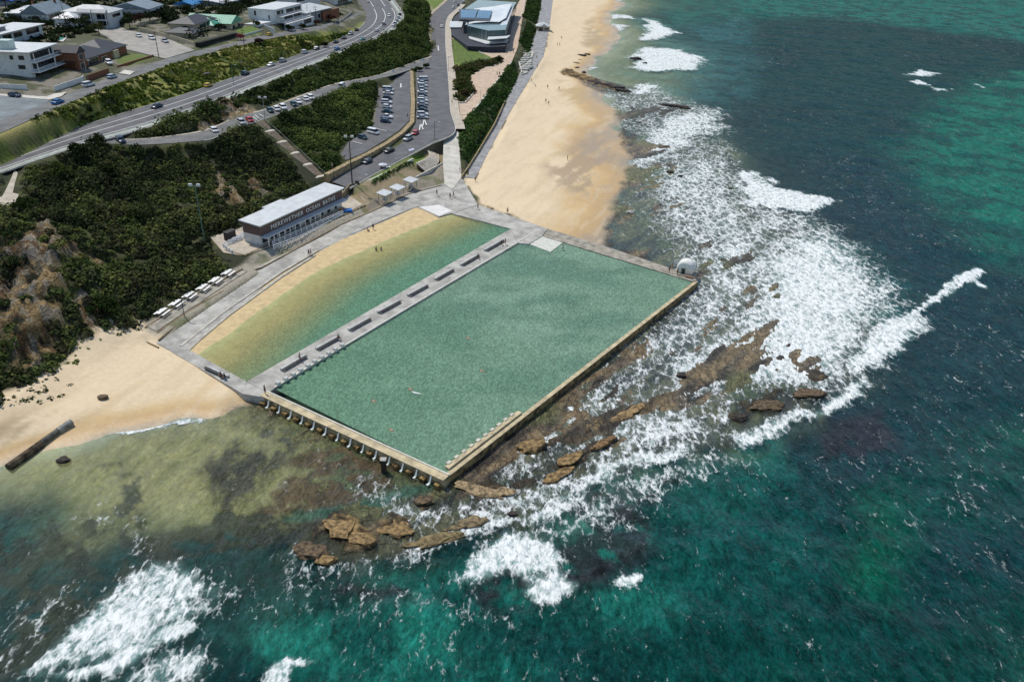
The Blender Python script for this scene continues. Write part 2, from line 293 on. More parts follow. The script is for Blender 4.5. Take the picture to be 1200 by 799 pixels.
class MB:
    def __init__(s): s.v = []; s.f = []
    def add(s, V, Fc):
        b = len(s.v); s.v += [tuple(map(float, v)) for v in V]; s.f += [tuple(i+b for i in f) for f in Fc]; return s
    def box(s, c, d, rz=0, ux=None):      # centre, full sizes, rotation
        cx, cy, cz = c; hx, hy, hz = d[0]/2, d[1]/2, d[2]/2; co, si = math.cos(rz), math.sin(rz); V = []
        for z in (-hz, hz):
            for x, y in ((-hx, -hy), (hx, -hy), (hx, hy), (-hx, hy)): V.append((cx+x*co-y*si, cy+x*si+y*co, cz+z))
        return s.add(V, [(3, 2, 1, 0), (4, 5, 6, 7), (0, 1, 5, 4), (1, 2, 6, 5), (2, 3, 7, 6), (3, 0, 4, 7)])
    def prism(s, P, z0, z1):              # xy polygon; z0/z1 number or list
        n = len(P); A = sum(P[i][0]*P[(i+1) % n][1]-P[(i+1) % n][0]*P[i][1] for i in range(n))
        if A < 0: P = list(P)[::-1]; z0 = z0[::-1] if isinstance(z0, list) else z0; z1 = z1[::-1] if isinstance(z1, list) else z1
        a = [(P[i][0], P[i][1], z0[i] if isinstance(z0, list) else z0) for i in range(n)]; b = [(P[i][0], P[i][1], z1[i] if isinstance(z1, list) else z1) for i in range(n)]
        return s.add(a+b, [tuple(range(n-1, -1, -1)), tuple(range(n, 2*n))]+[(i, (i+1) % n, n+(i+1) % n, n+i) for i in range(n)])
    def tube(s, pts, r, n=8, r2=None):
        pts = [Vector(p) for p in pts]; rings = []
        for i, p in enumerate(pts):
            d = (pts[min(i+1, len(pts)-1)]-pts[max(i-1, 0)]).normalized()
            a = Vector((0, 0, 1)) if abs(d.z) < .9 else Vector((1, 0, 0)); u = d.cross(a).normalized(); v = d.cross(u)
            rr = r if r2 is None else r+(r2-r)*i/max(1, len(pts)-1)
            rings.append([p+(u*math.cos(2*PI*k/n)+v*math.sin(2*PI*k/n))*rr for k in range(n)])
        V = [q for R in rings for q in R]; m = len(pts)
        Fc = [(i*n+k, (i+1)*n+k, (i+1)*n+(k+1) % n, i*n+(k+1) % n) for i in range(m-1) for k in range(n)]
        Fc += [tuple(range(n)), tuple(range((m-1)*n+n-1, (m-1)*n-1, -1))]
        return s.add(V, Fc)
    def build(s, name, mat, parent=None, sm=False):
        return mkmesh(name, s.v, s.f, mat, parent, sm)
def tag(o, label=None, cat=None, group=None, kind=None):
    if label: o['label'] = label
    if cat: o['category'] = cat
    if group: o['group'] = group
    if kind: o['kind'] = kind
    return o
def thing(name, label, cat, loc=(0, 0, 0), rz=0, group=None):
    o = bpy.data.objects.new(name, None); COL.objects.link(o); o.location = tuple(map(float, loc)); o.rotation_euler = (0, 0, rz)
    o.empty_display_size = .5
    return tag(o, label, cat, group)
def kids(o): return [c for c in KID.get(o.name, [])] if o.name in KID else list(o.children)
KID = {}
def copy_tree(o, parent=None, mats=None):
    c = o.copy(); COL.objects.link(c)
    if parent: c.parent = parent
    if mats and o.data and o.name.split('.')[0] in mats:
        c.material_slots[0].link = 'OBJECT'; c.material_slots[0].material = mats[o.name.split('.')[0]]
    for ch in list(o.children): copy_tree(ch, c, mats)
    return c
def structure(o): o['kind'] = 'structure'; return o
# ================================================================== GROUND
def fan(r0, r1, nr, a0, a1, na, core=None):
    r = r0*(r1/r0)**(np.linspace(0, 1, nr)); a = np.radians(np.linspace(a0, a1, na))
    R, A = np.meshgrid(r, a, indexing='ij'); X = R*np.sin(A); Y = R*np.cos(A)
    i = np.arange((nr-1)*na).reshape(nr-1, na)[:, :-1].ravel()
    return X.ravel(), Y.ravel(), np.stack([i, i+1, i+na+1, i+na], 1)[:, ::-1]
CLIFF = [([(42, 278), (52, 270), (62, 276), (70, 290), (95, 295), (92, 305), (72, 310), (70, 330), (60, 340), (66, 352), (50, 375), (30, 395), (0, 385), (-20, 350), (0, 300), (20, 300), (40, 300)], 11), ([(95, 350), (108, 362), (112, 385), (98, 380), (84, 362)], 6), ([(110, 292), (128, 295), (126, 303), (112, 300)], 12),
         ([(258, 215), (266, 222), (285, 232), (272, 238), (252, 234)], 7), ([(288, 220), (300, 205), (305, 215), (316, 224), (300, 226)], 7), ([(247, 128), (262, 122), (285, 124), (300, 130), (262, 142), (250, 140)], 15.5), ([(228, 148), (245, 142), (250, 146), (235, 153)], 16), ([(20, 390), (45, 382), (62, 398), (50, 412), (25, 408)], 5)]
gx, gy, gf = fan(FR0, FR1, NRf, FA0, FA1, NAf)
gz = T(gx, gy)
def cmask(X, Y):
    wx = X+(fbm(X/6, Y/6, 51)-.5)*5; wy = Y+(fbm(X/6, Y/6, 52)-.5)*5; m = np.zeros(X.shape)
    for P, z in CLIFF: m = np.maximum(m, sstep(1.4, -1.4, sdcull(wx, wy, np.array(UP(P, z)), 12)))
    return m
rockm = cmask(gx, gy)
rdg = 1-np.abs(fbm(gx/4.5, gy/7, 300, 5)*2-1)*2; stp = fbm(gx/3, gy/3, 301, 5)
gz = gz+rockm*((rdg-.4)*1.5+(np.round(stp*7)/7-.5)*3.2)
LUT['z'] = gz.reshape(NRf, NAf)
R0 = np.hypot(gx, gy)
def zone(poly_px, z, fe=1.5, warp=0, X=gx, Y=gy, ws=6, s=51):
    P = np.array(UP(poly_px, z))
    if warp:
        X = X+(fbm(X/ws, Y/ws, s)-.5)*warp; Y = Y+(fbm(X/ws, Y/ws, s+1)-.5)*warp
    return sstep(fe, -fe, sdcull(X, Y, P, 30))
def mixc(c, col, m): return c*(1-m[:, None])+np.array(col)[None, :]*m[:, None]
n1 = fbm(gx/5, gy/5, 60, 5); n2 = fbm(gx/25, gy/25, 61, 4); n3 = fbm(gx/1.3, gy/1.3, 62, 3)
c = np.zeros((len(gx), 3)); c[:] = (.035, .04, .018)
c = mixc(c, (.075, .08, .03), sstep(.45, .6, n1))
# residential ground
m = zone([(-200, 200), (0, 156), (120, 104), (192, 79), (280, 54), (380, 34), (424, 14), (470, -30), (-200, -30)], 24, 2)
c = mixc(c, (.09, .095, .05), m); c = mixc(c, (.22, .2, .16), m*sstep(.55, .62, n1))
# grass bank between the two roads
m = zone([(-60, 180), (0, 156), (50, 134), (123, 104), (192, 79), (232, 66), (280, 54), (330, 43), (380, 34), (405, 25), (427, 20), (429, 27), (420, 34), (393, 48), (365, 59), (290, 85), (225, 108), (160, 128), (90, 150), (0, 181), (-60, 203)], 21, 1)
c = mixc(c, (.12, .155, .03), m); c = mixc(c, (.28, .26, .07), m*sstep(.5, .62, n2*.5+n1*.5)); c = mixc(c, (.05, .065, .02), m*sstep(.52, .4, n1))
for ln, z, wd, cc in [([(427, 22), (405, 44), (370, 57), (290, 83), (225, 106), (90, 148), (0, 178), (-60, 200)], 18, 2.2, (.17, .2, .045)),
                      ([(380, 34), (330, 44), (280, 56), (232, 69), (192, 82), (123, 107), (50, 137), (0, 160)], 23.5, 2.0, (.3, .27, .1))]:
    L = dens(np.array(UP(ln, z)), 4); m = sstep(wd+1, wd-1, ldist(gx, gy, L)+(n1-.5)*3); c = mixc(c, cc, m)
# lawns
for P, z, cc in [([(529, 49), (540, 50), (577, 67), (562, 74), (531, 79)], 8, (.16, .22, .035)), ([(455, -30), (530, -30), (522, 4), (506, 16), (500, 12), (488, 8), (470, -5)], 12.5, (.15, .21, .04)),
                 ([(137, 64), (165, 64), (183, 67), (150, 77), (136, 74)], 24.5, (.13, .17, .04)), ([(275, 38), (300, 34), (306, 38), (285, 44)], 23.5, (.13, .2, .04))]:
    m = zone(P, z, .8); c = mixc(c, cc, m*.95)
# trodden picnic slope, verges and the strip behind the promenade
for P, z, cc in [([(160, 396), (172, 381), (285, 311), (300, 300), (345, 282), (402, 254), (428, 241), (445, 246), (400, 266), (330, 300), (215, 376), (186, 402)], 2.4, (.40, .36, .28)), ([(398, 232), (412, 222), (440, 206), (484, 184), (508, 172), (520, 158), (524, 185), (521, 217), (478, 228), (440, 247), (428, 242)], 4, (.31, .245, .15)),
                 ([(432, 240), (450, 229), (487, 209), (518, 193), (521, 217), (478, 227), (450, 246), (436, 248)], 2.8, (.27, .235, .185)), ([(380, 204), (392, 198), (386, 212), (400, 226), (393, 216)], 5, (.3, .24, .16)), ([(415, 214), (420, 208), (433, 207), (436, 210), (430, 214)], 5.1, (.45, .42, .36)),
                 ([(496, 18), (506, 10), (503, 62), (498, 66), (495, 40)], 10.5, (.36, .3, .18)), ([(444, 104), (447, 104), (441, 148), (436, 150)], 8.5, (.3, .28, .2))]:
    m = zone(P, z, .7, 1.0); c = mixc(c, cc, m*.97); c = mixc(c, (.12, .14, .05), m*sstep(.56, .68, n1)*.7)
for P, z in [([(434, 210), (457, 198.5), (481, 186), (483, 187), (460, 200), (436, 212)], 5.2), ([(480, 184), (496, 177), (499, 181), (487, 190), (483, 187)], 5.6)]:
    m = zone(P, z, .4); c = mixc(c, (.13, .20, .03), m)
# bare sandstone on the hillside
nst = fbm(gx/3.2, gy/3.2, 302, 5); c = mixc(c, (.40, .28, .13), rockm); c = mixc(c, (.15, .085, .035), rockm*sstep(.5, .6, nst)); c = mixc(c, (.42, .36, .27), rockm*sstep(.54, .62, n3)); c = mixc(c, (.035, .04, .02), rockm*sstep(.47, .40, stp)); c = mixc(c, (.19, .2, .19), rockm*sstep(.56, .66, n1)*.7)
# sand
SANDW = [([(-160, 600), (-160, 500), (0, 476), (15, 462), (60, 442), (84, 424), (100, 408), (128, 396), (150, 388), (172, 382), (185, 396), (212, 414), (275, 458), (320, 480), (400, 520), (340, 640), (0, 700)], 1.2),
         ([(648, -30), (640, 60), (618, 98), (590, 145), (557, 209), (541, 209), (560, 240), (640, 268), (662, 280), (700, 300), (760, 260), (740, 130), (760, 60), (745, -30)], 1.2)]
sandm = np.zeros(len(gx))
for P, z in SANDW: sandm = np.maximum(sandm, zone(P, z, .8, 5))
sandm = np.maximum(sandm, sstep(1.6, 1.2, gz))
shelf = shelfmask(gx, gy)*sstep(.9, .35, gz)
sand = np.zeros_like(c); sand[:] = (.72, .58, .39)
zz = gz+(n2-.5)*.7+(n1-.5)*.25
sand = mixc(sand, (.64, .47, .25), sstep(1.25, .75, zz)*sstep(.35, .55, n2+.1)); sand = mixc(sand, (.53, .355, .17), sstep(1.0, .45, zz))
sand = mixc(sand, (.36, .29, .2), sstep(.38, .05, zz)); sand = mixc(sand, (.33, .28, .11), sstep(-.1, -.7, gz))
c = c*(1-sandm[:, None])+sand*sandm[:, None]
us = gx*.34+gy*.94; vs = gx*.94-gy*.34; strk = fbm(us/30, vs/4.5, 210, 5); trk = fbm(us/9, vs/1.4, 211, 4)
c = mixc(c, (.60, .44, .24), sandm*sstep(.54, .64, strk)*.55*sstep(1.9, 1.0, gz)); c = mixc(c, (.62, .49, .32), sandm*sstep(.55, .66, trk)*.5)
# damp grey tongues where runoff crosses the beach
for P, z, cc in [([(640, 195), (690, 150), (720, 160), (728, 185), (700, 235), (660, 225)], .9, (.36, .27, .18)), ([(0, 515), (50, 490), (90, 475), (70, 500), (20, 525), (-40, 540)], 1.0, (.28, .2, .1)), ([(650, 95), (690, 105), (720, 128), (700, 135), (660, 120)], .7, (.5, .36, .19)), ([(690, 20), (712, 40), (700, 62), (680, 55)], .4, (.42, .33, .2))]:
    m = zone(P, z, 5, 12, ws=9)*sstep(.42, .54, .5*strk+.3*trk+.2*n1+.02); c = mixc(c, cc, m*.8)
# seabed
c = mixc(c, (.10, .10, .05), sstep(-1.0, -2.2, gz+(n2-.5)*2)); c = mixc(c, (.03, .035, .03), sstep(-1.0, -3, gz)*sstep(.45, .6, n1)); c = mixc(c, (.02, .03, .03), sstep(-2.5, -5, gz))
# rock shelf
u_ = gx*.62+gy*.78; v_ = gx*.78-gy*.62; ns = fbm(u_/9, v_/2.2, 77, 5)
rk = np.zeros_like(c); rk[:] = (.22, .18, .125); rk = mixc(rk, (.34, .25, .14), sstep(.5, .62, ns)); rk = mixc(rk, (.09, .075, .06), sstep(.47, .38, ns)); rk = mixc(rk, (.22, .24, .10), sstep(.52, .64, n2)*.7)
c = c*(1-shelf[:, None])+rk*shelf[:, None]
om = outcrop(gx, gy, gz*0, True); c = mixc(c, (.44, .30, .125), om*sstep(.2, .5, gz)); c = mixc(c, (.10, .065, .03), om*sstep(.54, .62, ns)); c = mixc(c, (.09, .07, .04), om*sstep(.3, .1, gz))
wet = sstep(.9, .3, zz)*sstep(2.0, 1.2, gz)
def ground_mat():
    m, n, l = newmat('ground'); o = N(n, 'ShaderNodeOutputMaterial'); p = N(n, 'ShaderNodeBsdfPrincipled')
    a = N(n, 'ShaderNodeVertexColor'); a.layer_name = 'albedo'; g = N(n, 'ShaderNodeNewGeometry')
    wa = N(n, 'ShaderNodeAttribute'); wa.attribute_name = 'wet'
    n1 = N(n, 'ShaderNodeTexNoise'); n1.inputs['Scale'].default_value = 1.1; n1.inputs['Detail'].default_value = 8; n1.inputs['Roughness'].default_value = .7
    l.new(g.outputs['Position'], n1.inputs['Vector'])
    mr = N(n, 'ShaderNodeMapRange'); mr.inputs[1].default_value = .3; mr.inputs[2].default_value = .7; mr.inputs[3].default_value = .78; mr.inputs[4].default_value = 1.2
    l.new(n1.outputs[0], mr.inputs[0])
    ga = N(n, 'ShaderNodeAttribute'); ga.attribute_name = 'grain'
    mx = N(n, 'ShaderNodeMix', data_type='RGBA', blend_type='MULTIPLY'); l.new(ga.outputs['Fac'], mx.inputs[0])
    l.new(a.outputs[0], mx.inputs[6]); l.new(mr.outputs[0], mx.inputs[7])
    ra = N(n, 'ShaderNodeAttribute'); ra.attribute_name = 'rock'
    wn = N(n, 'ShaderNodeTexNoise'); wn.inputs['Scale'].default_value = .6; wn.inputs['Detail'].default_value = 5; l.new(g.outputs['Position'], wn.inputs['Vector'])
    vm = N(n, 'ShaderNodeVectorMath', operation='MULTIPLY_ADD'); l.new(wn.outputs['Color'], vm.inputs[0]); vm.inputs[1].default_value = (3, 3, 3)
    mp = N(n, 'ShaderNodeMapping'); mp.inputs['Rotation'].default_value = (0, 0, math.radians(-50)); mp.inputs['Scale'].default_value = (1, .45, 1.6); l.new(g.outputs['Position'], mp.inputs[0]); l.new(mp.outputs[0], vm.inputs[2])
    v1 = N(n, 'ShaderNodeTexVoronoi', feature='DISTANCE_TO_EDGE'); v1.inputs['Scale'].default_value = .55; l.new(vm.outputs[0], v1.inputs['Vector'])
    cr = N(n, 'ShaderNodeMapRange'); cr.inputs[1].default_value = .0; cr.inputs[2].default_value = .10; cr.inputs[3].default_value = .28; cr.inputs[4].default_value = 1; l.new(v1.outputs['Distance'], cr.inputs[0])
    n2 = N(n, 'ShaderNodeTexNoise'); n2.inputs['Scale'].default_value = .9; n2.inputs['Detail'].default_value = 9; n2.inputs['Roughness'].default_value = .78; l.new(vm.outputs[0], n2.inputs['Vector'])
    m2r = N(n, 'ShaderNodeMapRange'); m2r.inputs[1].default_value = .34; m2r.inputs[2].default_value = .66; m2r.inputs[3].default_value = .35; m2r.inputs[4].default_value = 1.75; l.new(n2.outputs[0], m2r.inputs[0])
    mm = N(n, 'ShaderNodeMath', operation='MULTIPLY'); l.new(cr.outputs[0], mm.inputs[0]); l.new(m2r.outputs[0], mm.inputs[1])
    mx2 = N(n, 'ShaderNodeMix', data_type='RGBA', blend_type='MULTIPLY'); l.new(ra.outputs['Fac'], mx2.inputs[0]); l.new(mx.outputs[2], mx2.inputs[6]); l.new(mm.outputs[0], mx2.inputs[7]); l.new(mx2.outputs[2], p.inputs['Base Color'])
    hb = N(n, 'ShaderNodeMath', operation='MULTIPLY'); l.new(mm.outputs[0], hb.inputs[0]); l.new(ra.outputs['Fac'], hb.inputs[1])
    b2 = N(n, 'ShaderNodeBump'); b2.inputs['Strength'].default_value = .9; b2.inputs['Distance'].default_value = .35; l.new(hb.outputs[0], b2.inputs['Height'])
    r = N(n, 'ShaderNodeMapRange'); r.inputs[3].default_value = .9; r.inputs[4].default_value = .35; l.new(wa.outputs['Fac'], r.inputs[0]); l.new(r.outputs[0], p.inputs['Roughness'])
    b = N(n, 'ShaderNodeBump'); b.inputs['Distance'].default_value = .35; l.new(ga.outputs['Fac'], b.inputs['Strength'])
    l.new(n1.outputs[0], b.inputs['Height']); l.new(b2.outputs[0], b.inputs['Normal']); l.new(b.outputs[0], p.inputs['Normal']); l.new(p.outputs[0], o.inputs[0]); p.inputs['Specular IOR Level'].default_value = .25
    return m
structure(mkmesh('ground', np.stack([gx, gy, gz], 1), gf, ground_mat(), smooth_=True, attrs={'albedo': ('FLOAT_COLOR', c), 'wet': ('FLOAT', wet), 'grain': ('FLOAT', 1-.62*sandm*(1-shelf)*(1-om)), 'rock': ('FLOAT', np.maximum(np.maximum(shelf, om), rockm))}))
# ================================================================== SEA
wx_, wy_, wf = fan(36, 3990, int(800*QL), -63, 59.5, int(880*QL))
wz = TZA(wx_, wy_)
keep = (wz[wf].min(1) < .55); wf = wf[keep]
used = np.unique(wf); remap = np.full(len(wx_), -1); remap[used] = np.arange(len(used)); wf = remap[wf]
wx_, wy_, wz = wx_[used], wy_[used], wz[used]
dep = -wz
q1 = fbm(wx_/9, wy_/9, 80, 5); q2 = fbm(wx_/40, wy_/40, 81, 4); q3 = fbm(wx_/3, wy_/3, 82, 4)
def wzone(poly, fe=3, warp=10, ws=12, z=0, s=90):
    return zone(poly, z, fe, warp, wx_, wy_, ws, s)
# body colour of the water
wc = np.zeros((len(wx_), 3)); wc[:] = (.0022, .030, .028)
wc = mixc(wc, (.0025, .025, .025), sstep(.42, .6, q2))
G = (.003, .10, .066); TQ = (.010, .125, .095); 
for P, col, fe, k in [
    ([(1060, 160), (1090, 130), (1150, 90), (1300, 80), (1300, 300), (1200, 320), (1160, 290), (1110, 262), (1075, 235)], G, 18, .95),
    ([(700, 0), (900, -20), (1350, -30), (1300, 60), (1120, 40), (980, 20), (880, 22), (800, 30)], (.005, .11, .085), 30, .8),
    ([(1000, 620), (1050, 560), (1110, 500), (1180, 480), (1240, 500), (1240, 560), (1150, 620), (1080, 680), (1040, 700), (990, 680)], (.002, .062, .037), 5, .9),
    ([(700, 790), (800, 740), (920, 700), (1000, 720), (1000, 799), (900, 860), (700, 860)], (.003, .055, .042), 5, .6),
    ([(1080, 740), (1150, 690), (1220, 720), (1220, 820), (1080, 820)], (.002, .055, .034), 5, .7),
    ([(270, 730), (330, 700), (420, 690), (520, 690), (560, 710), (680, 700), (760, 690), (780, 720), (700, 760), (560, 790), (420, 800), (330, 790)], TQ, 5, .8),
    ([(440, 672), (500, 655), (600, 620), (700, 572), (790, 540), (850, 530), (900, 530), (940, 520), (920, 580), (820, 600), (760, 600), (720, 640), (620, 650), (560, 660), (500, 700), (440, 700)], TQ, 3.5, .9),
    ([(760, 560), (900, 520), (960, 560), (940, 640), (860, 700), (760, 720), (740, 650)], (.004, .06, .05), 6, .8),
    ([(940, 270), (1010, 290), (1060, 330), (1080, 370), (1020, 390), (960, 350)], (.012, .13, .11), 6, .8),
    ([(680, 20), (760, 20), (850, 80), (820, 120), (740, 120), (690, 100), (700, 60)], (.07, .19, .16), 8, .9), ([(790, 30), (880, 20), (880, 100), (850, 130), (800, 120)], (.02, .10, .10), 14, .7),
    ([(0, 570), (80, 570), (140, 600), (120, 660), (60, 680), (-60, 700), (-100, 600)], (.015, .07, .055), 5, .7),
    ([(330, 600), (400, 588), (460, 560), (500, 560), (470, 580), (420, 600), (360, 612)], (.015, .08, .055), 2, .8),
    ([(950, 260), (1000, 180), (1060, 200), (1100, 300), (1160, 330), (1150, 400), (1080, 420), (1060, 360), (1020, 300)], (.004, .026, .031), 14, .75),
    ([(930, 500), (1000, 470), (1060, 480), (1060, 540), (1000, 570), (940, 560)], (.006, .024, .03), 4, .7),
    ([(100, 640), (220, 640), (330, 660), (400, 690), (330, 720), (260, 760), (200, 799), (-60, 820), (-60, 700)], (.009, .038, .036), 5, .7),
    ([(1080, 560), (1220, 540), (1220, 680), (1150, 690), (1090, 720), (1060, 660)], (.003, .026, .03), 6, .7)]:
    m = wzone(P, fe, 14+fe, 14+fe); wc = mixc(wc, col, (m*k*(.35+.75*sstep(.38, .58, q1))).clip(0, 1))
wc = mixc(wc, (.135, .13, .09), sstep(1.3, .3, dep)*.9)
bay = wzone([(-60, 560), (75, 530), (215, 495), (300, 475), (380, 520), (360, 600), (300, 640), (200, 640), (120, 650), (40, 660), (-80, 660)], 3, 12)
wc = mixc(wc, (.235, .225, .09), bay*.9*sstep(2.2, .7, dep+(q1-.5)*1.2))
DARKM = np.zeros(len(wx_))
bn = fbm(wx_/2.0, wy_/2.0, 96, 5); bn2 = fbm(wx_/6, wy_/6, 97, 4)
for P, col, thr in [([(238, 551), (248, 534), (262, 526), (275, 519), (281, 530), (268, 536), (270, 546), (287, 541), (288, 532), (307, 534), (308, 548), (294, 568), (287, 581), (270, 595), (258, 596), (263, 578), (243, 568)], (.045, .042, .03), .30),
        ([(143, 553), (156, 557), (170, 555), (172, 575), (168, 600), (182, 622), (180, 640), (166, 652), (150, 640), (140, 620), (128, 615), (106, 628), (97, 618), (111, 598), (135, 598), (148, 590), (144, 572)], (.022, .026, .02), .44),
        ([(345, 531), (400, 528), (460, 545), (470, 566), (430, 585), (400, 592), (330, 600), (286, 608), (317, 588), (330, 560)], (.085, .060, .032), .40), ([(300, 505), (345, 500), (350, 530), (325, 560), (300, 590), (312, 550), (318, 520)], (.07, .07, .045), .47),
        ([(250, 598), (290, 600), (345, 606), (340, 640), (280, 650), (220, 650), (185, 660), (170, 640), (200, 620), (240, 618)], (.03, .033, .024), .45),
        ([(-60, 610), (40, 600), (100, 625), (130, 660), (180, 655), (170, 690), (100, 730), (20, 790), (-60, 800)], (.028, .036, .024), .46), ([(320, 515), (332, 512), (334, 518), (322, 520)], (.05, .05, .04), 0), ([(126, 543), (134, 542), (134, 546), (127, 546)], (.04, .04, .03), 0)]:
    m = sstep(.9, -.5, sdcull(wx_+(bn-.5)*5, wy_+(bn2-.5)*6, np.array(UP(P, 0)), 20))*sstep(thr-.02, thr+.035, bn*.6+bn2*.4); wc = mixc(wc, col, m*.92); DARKM = np.maximum(DARKM, m)
m = wzone([(330, 612), (345, 600), (400, 592), (440, 578), (470, 566), (520, 562), (500, 574), (450, 590), (400, 602), (350, 616)], .8, 3, 4); wc = mixc(wc, (.03, .09, .06), m*.85); DARKM = np.maximum(DARKM, m)
# kelp-covered reefs showing dark through the water
for P in [[(545, 680), (600, 665), (660, 650), (700, 610), (720, 580), (750, 600), (760, 650), (740, 680), (700, 690), (650, 695), (600, 712), (560, 710)], [(640, 590), (720, 570), (790, 560), (760, 590), (700, 610)], [(400, 690), (480, 680), (500, 700), (430, 715)], [(950, 500), (1040, 480), (1050, 530), (960, 540)]]:
    m = wzone(P, 2, 8, 7); wc = mixc(wc, (.02, .018, .022), m*.85*sstep(.3, .55, q3+.1))
opac = 1-np.exp(-np.clip(dep, 0, 50)/1.9)
opac = np.clip(np.maximum(opac, DARKM*.72), .02, 1); opac = np.maximum(opac, bay*.45)
